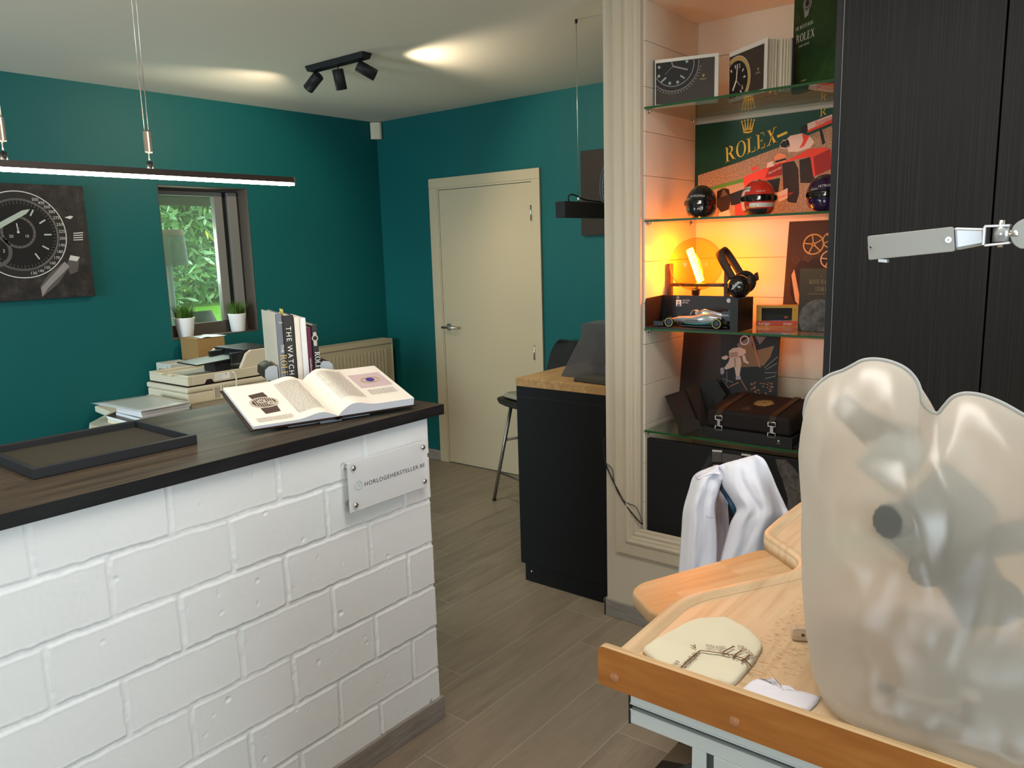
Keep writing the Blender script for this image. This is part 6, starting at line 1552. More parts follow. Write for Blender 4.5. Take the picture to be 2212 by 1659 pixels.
for i in range(26):
    x, y = rr.uniform(1190, 1400), rr.uniform(570, 690); b.poly([AZ(x, y, 3), AZ(x + rr.uniform(15, 45), y + rr.uniform(-15, 15), 3), AZ(x + rr.uniform(5, 30), y + rr.uniform(8, 24), 3)], 4)
b.build('foil_print', AM, ap)
aflat('figure_print', [(2, 4, ((990, 270), (1030, 240), (1100, 230), (1155, 255), (1160, 290), (1120, 310), (1080, 330), (995, 335))), (3, 5, ((1000, 285), (1080, 275), (1080, 330), (1000, 332))), (2, 4, ((1000, 335), (1080, 330), (1105, 330), (1115, 390), (1095, 520), (1060, 515), (1045, 425), (960, 455), (940, 440), (985, 380))), (3, 5, ((1040, 340), (1060, 340), (1060, 425), (1046, 430))), (2, 4, ((1115, 300), (1150, 310), (1165, 365), (1190, 380), (1180, 400), (1135, 375))), (2, 4, ((915, 330), (965, 310), (990, 330), (960, 355), (925, 350))), (6, 5, ((905, 440), (935, 430), (945, 480), (930, 505), (908, 495))), (6, 5, ((1060, 515), (1105, 515), (1110, 550), (1058, 555)))])

pc = thing('presentation_case', 'black watch case with two buckled straps in an opened black outer box', 'case', (-1.12, 2.9, z4))
VEL = mat('black_velour', (0.012, 0.007, 0.006), 0.75); CARD = mat('black_card', (0.016, 0.015, 0.014), 0.55); STRP = mat('dark_leather_strap', (0.035, 0.018, 0.012), 0.5); GLD = mat('embossed_gold', (0.50, 0.36, 0.13), 0.35, 0.4); NKL = mat('buckle_nickel', (0.55, 0.55, 0.52), 0.3, 0.9)
fl, fr, bkr, bkl = V((-1.290, 2.783, z4)), V((-0.935, 2.770, z4)), V((-0.905, 3.020, z4)), V((-1.270, 3.030, z4))
b = MB(); b.hexa([fl, fr, bkr, bkl] + [p + V((0, 0, .042)) for p in (fl, fr, bkr, bkl)]); b.build('outer_box', CARD, pc, bevel=.001)
cf = [V((-1.278, 2.790, .893)), V((-0.945, 2.778, .893)), V((-0.918, 3.012, .905)), V((-1.262, 3.022, .905))]; ct_ = [V((-1.274, 2.792, .962)), V((-0.948, 2.780, .962)), V((-0.921, 3.010, .996)), V((-1.258, 3.020, .996))]
b = MB(); b.hexa(cf + ct_); ca_ = b.build('case_body', VEL, pc, bevel=.012, seg=3)
eu = (ct_[1] - ct_[0]).normalized(); ev = (ct_[3] - ct_[0]).normalized(); en = eu.cross(ev).normalized()
if en.z < 0: en = -en
CT = lambda a, c_, k=1: ct_[0] + (ct_[1] - ct_[0]) * a + (ct_[3] - ct_[0]) * c_ + en * (.0006 * k)
b = MB(); m0 = CT(.52, .55, 2); b.ring(m0, eu, ev, .036, .033, 0, 2 * pi, 44); b.disc(m0 - en * .0003, eu, ev, .031, 40)
for k in range(5): d = eu * cos(1.3 * k) + ev * sin(1.3 * k); b.line(m0 + d * .036, m0 + d * .040, .006, en)
o = b.build('medallion', GLD, pc)
b = MB(); b.ring(m0 + en * .0006, eu, ev, .022, .020, .5, 5.0, 30, 0); b.line(m0 + en * .0006 - eu * .012, m0 + en * .0006 + eu * .004 + ev * .008, .005, en, 0); b.line(m0 + en * .0006 + ev * .004, m0 + en * .0006 + eu * .014, .004, en, 0); b.build('medallion_relief', STRP, pc)
b = MB(); b.text('SPEEDMASTER', CT(.42, .15, 2), eu, ev, .0045, 0, 'c', sx=.9); b.text('OMEGA', CT(.42, .21, 2), eu, ev, .0065, 0, 'c', sx=1.0); b.ring(CT(.42, .29, 2), eu, ev, .005, .0036, -.6, 3.8, 20); b.build('case_lettering', mat('bronze_foil', (0.4, 0.24, 0.12), 0.4), pc)
for a in (.16, .80):
    sx0 = eu * .012
    b = MB(); pth = [CT(a, .98, 2), CT(a, .5, 2), CT(a, .12, 2), CT(a, .03, 1) + V((0, -.003, -.004)), CT(a, 0, 0) + V((0, -.006, -.016)), CT(a, 0, 0) + V((0, -.006, -.028))]
    rg = [[p - sx0, p + sx0] for p in pth]; b.loft(rg, 0, False, False); o = b.build('strap', STRP, pc); s_ = o.modifiers.new('t', 'SOLIDIFY'); s_.thickness = .002
    f0 = CT(a, 0, 0) + V((0, -.0075, -.020)); dz = V((0, 0, 1))
    for dz0 in (-.008, -.048):
        b = MB(); c0 = f0 + dz * dz0
        pts = [c0 + eu * x + dz * z for x, z in ((-.014, .008), (.014, .008), (.014, -.008), (-.014, -.008))]; b.tube(pts + [pts[0]], .0024, 8); b.build('buckle', NKL, pc)
    MB().obox(f0 - dz * .028, eu * .006, (0, .001, 0), dz * .014).build('buckle_tongue', NKL, pc)
# opened leaves of the outer box
def leaf_(nm, p): 
    b = MB(); n0 = (p[1] - p[0]).cross(p[3] - p[0]).normalized() * .0035; b.hexa([x for x in p] + [x + n0 for x in p]); o = b.build(nm, CARD, pc); recalc(o)
L0, L1 = V((-1.372, 2.772, z4 + .001)), V((-1.296, 2.835, z4 + .001))
la = AT(*Zx(352, 722, 700), 'x', -1.522); lb_ = AT(*Zx(545, 660, 700), 'x', -1.46)
leaf_('left_leaf', [AT(*Zx(520, 1108, 700), 'z', z4 + .006), AT(*Zx(700, 1048, 700), 'z', z4 + .034), lb_, la])
leaf_('inner_leaf', [AT(*Zx(715, 1030, 700), 'y', 2.86), AT(*Zx(775, 1010, 700), 'y', 2.89), AT(*Zx(690, 600, 700), 'y', 3.01), AT(*Zx(560, 640, 700), 'y', 2.96)])
leaf_('rear_leaf', [AT(*Zx(775, 1000, 700), 'y', 3.02), AT(*Zx(960, 700, 700), 'y', 3.03), AT(*Zx(860, 545, 700), 'y', 3.035), AT(*Zx(690, 600, 700), 'y', 3.01)])
leaf_('right_leaf', [V((-0.932, 2.776, z4 + .006)), V((-0.850, 2.775, z4 + .006)), V((-0.820, 2.99, .915)), V((-0.902, 3.01, .915))])
b = MB(); c0 = V((-0.985, 2.7705, z4 + .021)); b.disc(c0 + V((0, -.0004, .005)), V((1, 0, 0)), v_, .004, 16); b.text('OMEGA', c0 + V((0, -.0004, -.006)), V((1, 0, 0)), v_, .003, 0, 'c'); b.build('box_mark', mat('mint_foil', (0.45, 0.55, 0.5), 0.4), pc)

# --- niche floor: large black canvas with a watch and the moon
zf = NZ0 + .0085
bc = thing('large_moon_canvas', 'large black canvas print with a chronograph and the moon on the niche floor', 'picture', (-1.19, 2.80, zf))
YC = 2.788
MB().box((-1.5335, YC, zf), (-0.815, YC + .025, .812)).build('canvas', mat('black_canvas', (0.010, 0.010, 0.011), 0.55, bump=(600, .1, .0008)), bc, bevel=.002)
def CZ(x, y, k=1): p = AT(1290 + x * .2713, 900 + y * .2713, 'y', YC); p.y -= .0005 * k; return p
CM = [PG['grey'], PG['light'], PG['black'], MOON.m, PG['mid'], mat('canvas_dark_grey', (0.035, 0.034, 0.035), 0.5)]
def cflat(nm, polys):
    b = MB()
    for m, k, pts in polys: b.poly([CZ(x, y, k) for x, y in pts], m)
    b.build(nm, CM, bc)
cflat('bracelet_print', [(5, 1, ((815, 440), (905, 290), (915, 360), (830, 450))), (0, 1, ((915, 275), (990, 285), (990, 360), (915, 360))), (0, 1, ((995, 290), (1150, 310), (1150, 400), (995, 360))), (1, 2, ((918, 262), (995, 268), (995, 283), (916, 278))), (1, 2, ((1150, 292), (1225, 302), (1225, 318), (1148, 308)))])
ctr = CZ(1010, 560, 2); b = MB(); uX, vZ = V((1, 0, 0)), V((0, 0, 1)); b.disc(ctr, uX, vZ, .066, 60, 2); b.ring(ctr + V((0, -.0005, 0)), uX, vZ, .0665, .064, 0, 2 * pi, 70, 4)
for i in range(60): d = uX * cos(2 * pi * i / 60) + vZ * sin(2 * pi * i / 60); b.line(ctr + V((0, -.0006, 0)) + d * .049, ctr + V((0, -.0006, 0)) + d * .054, .001, V((0, -1, 0)), 4)
b.build('dial_print', CM, bc)
b = MB(); b.text('60', CZ(925, 392, 4), uX, vZ, .007, 1); b.build('numeral_print', CM, bc)
cflat('moon_print', [(3, 1, ((1420, 340), (1500, 340), (1580, 420), (1640, 520), (1670, 640), (1668, 800), (1500, 800), (1520, 660), (1480, 520), (1440, 420)))])


# ------------------------------------------------------------------ black wardrobe on the right
def m_blackwood():
    g = NT('black_grained_wood', 0.55, 0.25)
    f = g.noise(g.mapping((300, 300, 1.5)), 1.0, 5, 0.6, 0.2); f2 = g.noise(g.mapping((9, 9, 0.25)), 1.0, 3, 0.5)
    c = g.ramp(f, [(0.36, (0.002, 0.0018, 0.0016)), (0.52, (0.008, 0.007, 0.0065)), (0.66, (0.022, 0.020, 0.019))])
    g.color(g.mix(g.math('MULTIPLY', f2, 0.8), c, (0.005, 0.0042, 0.0038))); g.bump(f, 0.35, 0.0008)
    return g.m


BW = m_blackwood()
YW = 2.43
wx0 = AT(1790.5, 460, 'y', YW).x; wx1 = AT(1807, 460, 'y', YW).x; wx2 = AT(2151, 400, 'y', YW).x; dw = wx2 - wx1
wd = thing('black_wardrobe', 'tall black wood grained wardrobe beside the display niche', 'wardrobe', (0.2, 2.58, 0))
b = MB(); b.box((wx0, YW + 0.002, 0.001), (wx0 + 0.018, 2.724, H - 0.002)); b.box((wx0 + .018, YW + .022, H - .02), (wx1 + 4 * dw, 2.724, H - .002)); b.box((wx0 + .018, YW + .022, .001), (wx1 + 4 * dw, 2.724, .06)); b.box((wx1 + 4 * dw - .018, YW + .022, .06), (wx1 + 4 * dw, 2.724, H - .02)); b.box((wx0 + .018, 2.70, .06), (wx1 + 4 * dw - .018, 2.724, H - .02))
b.build('carcass', mat('black_carcass', (0.010, 0.0095, 0.010), 0.5), wd)
MB().box((wx1 - 0.0022, YW - 0.0006, 0.002), (wx1 - 0.0002, YW + 0.019, H - 0.003)).build('edge_strip', mat('grey_edge_strip', (0.16, 0.17, 0.19), 0.35), wd)
for k in range(4):
    MB().box((wx1 + k * dw + 0.0004, YW, 0.065), (wx1 + (k + 1) * dw - 0.0042, YW + 0.019, H - 0.004)).build('door', BW, wd, bevel=0.0008)

# ------------------------------------------------------------------ watchmaker's bench
HB_ = 0.985
def BZ(px, py, z=HB_): return AT(px, py, 'z', z)
def m_beech():
    g = NT('beech_top', 0.36, 0.4)
    s = g.n('SeparateXYZ'); g.l(g.tc.outputs['Object'], s.inputs[0])
    i = g.math('FLOOR', g.math('DIVIDE', g.math('ADD', s.outputs[0], 0.004), 0.083))
    w = g.n('TexWhiteNoise', noise_dimensions='1D'); g.l(i, w.inputs['W'])
    va = g.n('VectorMath', operation='MULTIPLY_ADD'); g.l(w.outputs['Color'], va.inputs[0]); va.inputs[1].default_value = (7, 7, 7); g.l(g.mapping((11, 0.9, 4)), va.inputs[2])
    f = g.noise(va.outputs[0], 4.0, 8, 0.6, 0.5)
    c = g.ramp(f, [(0.28, (0.47, 0.315, 0.180)), (0.5, (0.60, 0.430, 0.265)), (0.74, (0.67, 0.505, 0.335))])
    c = g.mix(g.math('MULTIPLY', w.outputs['Value'], 0.50), c, (0.54, 0.355, 0.20))
    fl = g.noise(g.mapping((75, 210, 1)), 1.0, 2, 0.4, 0.3)
    sel = g.math('GREATER_THAN', g.math('FRACT', g.math('MULTIPLY', w.outputs['Value'], 7.3)), 0.45)
    c = g.mix(g.math('MULTIPLY', g.math('MULTIPLY', g.math('GREATER_THAN', fl, 0.60), sel), 0.55), c, (0.34, 0.19, 0.085))
    g.color(c); g.bump(f, 0.03, 0.001)
    return g.m


BEECH = m_beech()
def m_armrest():
    g = NT('beech_armrest', 0.38, 0.4)
    v = g.mapping((1, 1, 1), rot=(0, 0, radians(26)))
    s = g.n('SeparateXYZ'); g.l(v, s.inputs[0])
    i = g.math('FLOOR', g.math('DIVIDE', s.outputs[0], 0.046)); w1 = g.n('TexWhiteNoise', noise_dimensions='1D'); g.l(i, w1.inputs['W'])
    j = g.math('FLOOR', g.math('ADD', g.math('DIVIDE', s.outputs[1], 0.21), w1.outputs['Value']))
    cx = g.n('CombineXYZ'); g.l(i, cx.inputs[0]); g.l(j, cx.inputs[1]); w2 = g.n('TexWhiteNoise', noise_dimensions='3D'); g.l(cx.outputs[0], w2.inputs['Vector'])
    m2 = g.n('VectorMath', operation='MULTIPLY'); g.l(v, m2.inputs[0]); m2.inputs[1].default_value = (14, 1.2, 5)
    va = g.n('VectorMath', operation='MULTIPLY_ADD'); g.l(w2.outputs['Color'], va.inputs[0]); va.inputs[1].default_value = (8, 8, 8); g.l(m2.outputs[0], va.inputs[2])
    f = g.noise(va.outputs[0], 3.5, 8, 0.6, 0.5)
    c = g.ramp(f, [(0.28, (0.41, 0.255, 0.13)), (0.5, (0.50, 0.335, 0.18)), (0.74, (0.56, 0.40, 0.235))])
    g.color(g.mix(g.math('MULTIPLY', w2.outputs['Value'], 0.65), c, (0.43, 0.22, 0.085))); g.bump(f, 0.03, 0.001)
    return g.m


BEECHX = m_armrest()
PLY = NT('varnished_board', 0.36); pf = PLY.noise(PLY.mapping((2, 30, 12)), 3.0, 8, 0.6); PLY.color(PLY.ramp(pf, [(0.3, (0.34, 0.115, 0.022)), (0.55, (0.45, 0.165, 0.036)), (0.75, (0.53, 0.22, 0.058))]))
PLYE = wood('ply_edge', (1, 60, 60), ((0.30, 0.19, 0.09), (0.50, 0.34, 0.18), (0.58, 0.42, 0.25)), 0.5, 3)
wb_ = thing('watchmaker_bench', 'beech watchmaker bench with curved armrest cut-outs and grey metal base', 'workbench', (-0.25, 1.6, 0))
p_a = BZ(1343, 1404); p_b = BZ(1471, 1291.6); p_c = BZ(1731.5, 1236); p_e = BZ(1743, 1212); p_f = BZ(1644, 1158.5); p_g = BZ(1672, 1131); p_h = BZ(1760, 1072)
XBR, YB0 = 0.16, 0.952
outl = [V((p_a.x, YB0, HB_)), p_b, BZ(1752, 1231), p_f, p_g, V((p_g.x + .004, 1.84, HB_)), V((-0.44, 1.97, HB_)), V((-0.565, 2.19, HB_)), V((-0.56, 2.36, HB_)), V((XBR, 2.36, HB_)), V((XBR, YB0, HB_))]
rad = [0, 0.05, 0.075, 0.03, 0.05, 0.05, 0.06, 0.05, 0.03, 0.02, 0]
pts = rounded(outl, rad, 8)
b = MB(); b.prism([p - V((0, 0, .030)) for p in pts], (0, 0, .030), 0, 0, True); o = b.build('bench_top', BEECH, wb_); recalc(o)
# raised rim along the user's side
def inset(pl, d):
    out = []; m = len(pl)
    for i in range(m):
        a, p, c = pl[max(i - 1, 0)], pl[i], pl[min(i + 1, m - 1)]
        t = (c - a); t.z = 0; t.normalize(); out.append(p + V((t.y, -t.x, 0)) * d)
    return out
edge = rounded(outl[:9], rad[:9], 8); i0 = 0
left = [p for p in edge if p.y < 2.3]
left = [p for p in rounded(outl[:9], [0] + rad[1:8] + [0], 8)]
def off(d, h): return [p + V((0, 0, h)) for p in inset(left, d)]
b = MB(); R_ = [off(0.0, .0001), off(0.0006, .005), off(0.003, .0072), off(0.014, .0072), off(0.018, .005), off(0.023, .0014), off(0.026, .0004)]
b.loft(R_, 0, True, False); o = b.build('rim', BEECH, wb_); recalc(o)
arm = [BZ(1381, 1260, .960), BZ(1363, 1276, .960), BZ(1402, 1319, .960), BZ(1440, 1336, .960), BZ(1480, 1296, .960), BZ(1727, 1238, .960), BZ(1731, 1219, .960), BZ(1673, 1190, .960), BZ(1645, 1186.5, .960)]
def armrest(label, P, rs):
    pts = rounded(P, rs, 7); cc = sum(pts, V((0, 0, 0))) / len(pts)
    b = MB(); b.loft([[cc + (p - cc) * k + V((0, 0, h)) for p in pts] for k, h in ((.985, -.027), (1.0, -.023), (1.0, -.005), (.993, -.0015), (.978, 0))], 0, True)
    o = b.build('armrest', BEECHX, wb_, label=label); recalc(o)
armrest('near armrest board in the cut-out', arm, [.02, .02, .012, .01, 0, .012, .02, .02, .015])
armrest('far armrest board by the dust cover', [V((-.672, 2.085, .968)), V((-.640, 2.150, .968)), V((-.452, 1.985, .968)), V((-.535, 1.872, .968))], [.015, .02, .02, .02])
# front board
bx0 = AT(1292, 1440, 'y', .938).x
b = MB(); q = rounded([V((bx0, .938, .9365)), V((XBR, .938, .9365)), V((XBR, .938, 1.0)), V((bx0, .938, 1.0))], [.006, 0, 0, .010], 6); b.prism(q, (0, .0135, 0), 0, 1); o = b.build('front_board', [PLY.m, PLYE], wb_); recalc(o)
for px, py in ((1327.5, 1463), (1586, 1558)):
    c = AT(px, py, 'y', .938); b = MB(); b.lathe([(.0078, 0), (.0070, .0022), (.004, .0038), (0, .0043)], c, (0, -1, 0), 22); b.build('plug', mat('wood_plug', (0.46, 0.20, 0.09), 0.3), wb_)
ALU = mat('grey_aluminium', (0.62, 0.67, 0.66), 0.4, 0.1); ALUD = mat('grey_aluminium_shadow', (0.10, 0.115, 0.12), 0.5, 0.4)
rx0 = AT(1368, 1525, 'y', .952).x
b = MB(); b.box((rx0, .944, .921), (XBR - .02, .975, .9355)); b.box((rx0, .9545, .911), (XBR - .02, .975, .921)); b.box((rx0, .944, .888), (XBR - .02, .975, .911)); b.box((rx0, .942, .9195), (XBR - .02, .944, .9215)); b.box((rx0, .942, .9095), (XBR - .02, .944, .9115)); rl = b.build('frame_rail', ALU, wb_)
MB().box((rx0, .9502, .9112), (XBR - .02, .9544, .9208)).build('rail_groove', ALUD, rl)
MB().box((rx0 - .003, .943, .886), (rx0 - .0002, .976, .936)).build('end_cap', mat('black_end_cap', (0.015, 0.015, 0.018), 0.5), rl)
b = MB(); b.box((rx0, .975, .888), (rx0 + .03, 2.34, .9355)); b.box((XBR - .05, .975, .888), (XBR - .02, 2.34, .9355)); b.box((rx0 + .03, 2.31, .888), (XBR - .05, 2.34, .9355)); b.build('side_rail', ALU, wb_); b = MB(); b.box((rx0 + .03, .976, .9357), (XBR - .05, 2.34, .9548)); b.build('under_panel', ALUD, wb_)
ux0 = AT(1499.5, 1610, 'y', .952).x
b = MB(); b.box((ux0, .950, .03), (ux0 + .55, 1.50, .8875)); pdt = b.build('drawer_pedestal', ALUD, wb_)
x = ux0
for k, (w, gp_) in enumerate(((.022, .011), (.050, .012), (.030, .012), (.050, .012), (.050, .012), (.050, .012), (.060, .012), (.060, .0))):
    MB().box((x, .944, .03), (x + w, .9502, .8875)).build('pedestal_panel', ALU, pdt, bevel=.0015); x += w + gp_
for x, y in ((ux0 + .05, 1.0), (ux0 + .5, 1.0), (ux0 + .05, 1.45), (ux0 + .5, 1.45)): MB().cyl((x, y, .0005), (x, y, .03), .02, seg=16).build('foot', SATIN, pdt)
for y in (2.32,):
    for x in (rx0 + .02, XBR - .04): MB().box((x - .02, y - .02, .0005), (x + .02, y + .02, .8875)).build('leg', ALU, wb_)

# things on the bench
CTN = mat('cotton_cream', (0.62, 0.57, 0.43), 0.9, bump=(900, .25, .0006))
def z6(x, y): return 1270 + x * .367, 1050 + y * .367
oc = [BZ(*z6(*q)) for q in ((325, 985), (345, 960), (440, 905), (555, 838), (640, 808), (740, 798), (830, 803), (950, 868), (1010, 930), (1022, 965), (990, 1030), (940, 1095), (850, 1185), (770, 1175), (700, 1190), (560, 1150), (420, 1080))]
for p in oc:
    if p.y < .9535: p.y = .9535
pts = catmull(oc + [oc[0]], 5)[:-1]; cc = sum(pts, V((0, 0, 0))) / len(pts)
def wob(p, s): return V((0, 0, .0030 * noise.noise((p.x * 38, p.y * 38, s))))
b = MB(); rg = []
for k, h in ((1.0, .0006), (1.008, .0035), (.995, .0075), (.96, .0095), (.90, .0098), (.75, .0100), (.5, .0100), (.25, .0100), (.02, .0100)):
    rg.append([cc + (p - cc) * k + V((0, 0, h)) + (wob(cc + (p - cc) * k, 2) if k < 1 else V((0, 0, 0))) for p in pts])
b.loft(rg, 0, True, True, False, True); o = b.build('polishing_cloth', CTN, loc=cc); tag(o, 'folded cream polishing cloth with brown printing on the bench top', 'cloth')
BRN = mat('brown_cloth_print', (0.12, 0.055, 0.025), 0.8); ZP = HB_ + .0136
def z6p(x, y): return BZ(*z6(x, y), ZP)
def ctext(s, a, c_, h, nm, serif=False):
    A, C = z6p(*a), z6p(*c_); u_ = (C - A); L = u_.length; u_.normalize(); vv = V((-u_.y, u_.x, 0)); b = MB(); b.text(s, A, u_, vv, h, 0, serif=serif); mx = max((p - A).dot(u_) for p in b.v)
    for p in b.v: p += u_ * ((p - A).dot(u_) * (L / mx - 1)) + wob(p, 2)
    b.build(nm, BRN, o)
ctext('TRADE MARK', (812, 938), (690, 932), .0095, 'trade_lettering'); ctext('VYT', (980, 1005), (838, 935), .026, 'name_lettering', True); ctext('ENGLAND', (1000, 1005), (903, 935), .0085, 'country_lettering'); ctext('SUPERIOR TO', (628, 975), (520, 1070), .0105, 'claim_lettering'); ctext('A', (630, 930), (600, 934), .0120, 'grade_lettering'); ctext('AVVE', (520, 1020), (480, 1050), .0075, 'edge_lettering')
b = MB()
pl_ = [z6p(*q) for q in ((545, 1068), (600, 1020), (662, 968), (760, 978), (850, 992), (920, 1020), (965, 1062))]
for a, c_ in zip(pl_, pl_[1:]): b.line(a + wob(a, 2), c_ + wob(c_, 2), .0026, V((0, 0, 1)))
b.build('frame_print', BRN, o)

oc = [BZ(*z6(*q)) for q in ((910, 1200), (950, 1160), (1000, 1138), (1050, 1142), (1090, 1133), (1125, 1172), (1190, 1186), (1230, 1215), (1290, 1222), (1372, 1250), (1345, 1290), (1305, 1328), (1180, 1320), (1040, 1260))]
for p in oc:
    if p.y < .9535: p.y = .9535
pts = []
for i, p in enumerate(oc):
    n_ = oc[(i + 1) % len(oc)]
    for k in range(8): q = lerp(p, n_, k / 8); pts.append(q + V((.0006 * (-1) ** k, .0006 * (-1) ** k, 0)))
cc = sum(pts, V((0, 0, 0))) / len(pts); b = MB()
b.loft([[cc + (p - cc) * k + V((0, 0, .001 + h + .003 * max(0, noise.noise((p.x * 25, p.y * 25, k * 1.5))))) for p in pts] for k, h in ((1, 0), (.85, .001), (.6, .0018), (.3, .002), (.03, .002))], 0, True, True, False, True)
o = b.build('lens_wipe', mat('white_microfibre', (0.68, 0.67, 0.74), 0.85), loc=cc); so = o.modifiers.new('t', 'SOLIDIFY'); so.thickness = .0006; so.offset = -1; tag(o, 'small white microfibre cloth with pinked edge on the bench top', 'cloth')

hs_ = thing('tool_handle', 'pale wooden tool handle lying on the bench partly behind the dust cover', 'tool', BZ(1760, 1390))
A = BZ(1724, 1389); C = BZ(1800, 1394); d_ = (C - A); d_.z = 0; d_.normalize(); q_ = V((-d_.y, d_.x, 0)); A = A + V((-.010, 0, .0006))
prf = rounded([V((0, 0, 0)), V((.072, 0, 0)), V((.072, 0, .0215)), V((0, 0, .0215))], [.008, .004, .004, .008], 5)
b = MB(); b.prism([A + d_ * p.x + V((0, 0, p.z)) for p in prf], q_ * .018); o = b.build('handle', wood('pale_tool_wood', (1, 1, 8), ((0.44, 0.30, 0.19), (0.55, 0.40, 0.27), (0.62, 0.47, 0.34)), .5, 18), hs_, bevel=.002); recalc(o)
b = MB(); c = A + d_ * .0165 + V((0, 0, .0105)) - q_ * .0004; b.disc(c, d_, V((0, 0, 1)), .0027, 16); b.build('pin', mat('dark_pin', (0.10, 0.05, 0.03), .5), hs_)
MB().box((A.x + .06, A.y + .006, A.z + .008), (A.x + .085, A.y + .003, A.z + .014)).build('blade', STEEL, hs_)
rt = thing('red_tool', 'glossy red cylindrical tool lying behind the pale wooden handle', 'tool', BZ(1775, 1360))
a0 = BZ(1759, 1352) + V((-.014, .006, .0125)); REDG = mat('gloss_red', (0.42, 0.005, 0.012), .12, coat=.5)
b = MB(); b.lathe([(0, 0), (.006, 0), (.009, .002), (.0105, .006), (.0115, .012), (.0115, .050), (.009, .054), (0, .054)], a0, d_, 28); b.build('barrel', REDG, rt)
MB().cyl(a0 + d_ * .054, a0 + d_ * .065, .004, seg=14).build('tip', STEEL, rt)
k0 = BZ(1731, 1186); k1 = BZ(1772, 1193.5); e1_ = (k1 - k0); e1_.z = 0; e1_.normalize(); k2 = BZ(1774, 1146); e2_ = (k2 - k0); e2_.z = 0; e2_.normalize()
q = [k0, k0 + e1_ * .16, k0 + e1_ * .16 + e2_ * .13, k0 + e2_ * .13]; b = MB(); b.hexa([p + V((0, 0, .0008)) for p in q] + [p + V((0, 0, .003)) for p in q]); o = b.build('work_mat', mat('mint_green_mat', (0.10, 0.52, 0.30), .5), loc=q[0], bevel=.0006); tag(o, 'mint green rubber work mat on the bench beside the dust cover', 'mat')

# ------------------------------------------------------------------ microscope under a dust cover
YS = 1.165
scope = thing('microscope', 'grey stereo microscope standing under the frosted plastic cover', 'microscope', (-0.12, YS, HB_))
SG = mat('instrument_grey', (0.20, 0.235, 0.25), .4); SB = mat('instrument_black', (0.012, 0.012, 0.013), .45); SW = mat('instrument_white', (0.75, 0.75, 0.72), .35)
def SP(px, py, y): return AT(px, py, 'y', y)
b = MB(); b.box((-.205, 1.02, HB_ + .0006), (.09, 1.30, HB_ + .024)); b.build('base_plate', mat('instrument_pale', (0.42, 0.47, 0.48), .4), scope, bevel=.008)
MB().cyl((.03, 1.26, HB_ + .024), (.03, 1.26, HB_ + .36), .022, seg=28).build('column', SB, scope)
e0, e1 = SP(1815, 872, 1.168), SP(1893, 945, 1.155); MB().cyl(e0, e1, .016, .020, seg=24).build('eyepiece', SB, scope); MB().cyl(e0 + V((.035, .012, -.03)), e1 + V((.03, .045, -.02)), .017, .020, seg=24).build('eyepiece', SB, scope)
h0, h1 = SP(1880, 975, 1.135), SP(1965, 1035, 1.135); dd = (h1 - h0).normalized(); u_, w2, _ = frame(dd)
MB().obox((h0 + h1) / 2 + V((0, .02, 0)), dd * ((h1 - h0).length / 2), V((0, .040, 0)), dd.cross(V((0, 1, 0))) * .026).build('prism_housing', mat('instrument_pale', (0.42, 0.47, 0.48), .4), scope, bevel=.006)
h2, h3 = SP(1960, 1075, 1.125), SP(2080, 1190, 1.12); dd = (h3 - h2).normalized()
MB().obox((h2 + h3) / 2 + V((0, .02, 0)), dd * ((h3 - h2).length / 2), V((0, .045, 0)), dd.cross(V((0, 1, 0))) * .055).build('zoom_body', SG, scope, bevel=.01)
MB().cyl(SP(2050, 1180, 1.12), SP(2140, 1330, 1.12), .040, .036, seg=28).build('objective', SB, scope)
b = MB(); a, c = SP(2090, 1180, 1.17), V((.03, 1.26, 1.235)); b.cyl(a, c, .022, seg=20); b.build('support_arm', SG, scope)
def knob(px, py, y, r, nm='focus_knob'):
    c = SP(px, py, y); n_ = V((-.35, -1, .12)).normalized(); u_, w_2, _ = frame(n_); pr = [(r * (1 + .045 * cos(14 * 2 * pi * i / 84))) for i in range(84)]
    b = MB(); b.loft([[c + n_ * h + (u_ * cos(2 * pi * i / 84) + w_2 * sin(2 * pi * i / 84)) * (pr[i] * k) for i in range(84)] for h, k in ((-.030, .96), (-.003, 1.0), (0, .95))], 0, True); b.build(nm, SB, scope)
KN = []
a, c = SP(1985, 1468, 1.03), SP(2082, 1498, 1.02)
pth = catmull([SP(1890, 1475, 1.06), SP(1950, 1493, 1.05), SP(2010, 1512, 1.04), SP(2075, 1517, 1.03)], 6)
MB().tube(pth, .0042).build('stage_clip', SW, scope); MB().cyl(SP(1898, 1478, 1.056), SP(1940, 1492, 1.051), .0062, seg=14).build('clip_grip', SB, scope)
c = SP(2098, 1506, 1.03); b = MB(); b.cyl(V((c.x, c.y, HB_ + .024)), c, .007, seg=16); b.build('clip_post', SG, scope); MB().cyl(c, c + V((0, 0, .008)), .0105, seg=20).build('clip_cap', SW, scope)

topl = [(1740, 893), (1746, 862), (1765, 836), (1792, 814), (1822, 803), (1845, 791), (1866, 781), (1895, 779), (1928, 786), (1956, 800), (1976, 822), (1986, 848), (1988, 868), (2002, 886), (2026, 896), (2042, 880), (2060, 861), (2085, 853), (2120, 857), (2160, 872), (2200, 894), (2240, 918), (2290, 955), (2340, 1005), (2375, 1060)]
TX = [AT(x, y, 'y', YS) for x, y in topl]
leftl = [(1840, 1570), (1826, 1510), (1812, 1462), (1800, 1420), (1784, 1360), (1774, 1300), (1771, 1200), (1772, 1120), (1775, 1062), (1766, 1010), (1751, 960), (1742, 915), (1740, 893)]
LX = [AT(x, y, 'y', YS) for x, y in leftl]
def interp(xs, ys, x):
    if x <= xs[0]: return ys[0]
    for i in range(len(xs) - 1):
        if x <= xs[i + 1]: return ys[i] + (ys[i + 1] - ys[i]) * (x - xs[i]) / max(1e-9, xs[i + 1] - xs[i])
    return ys[-1]
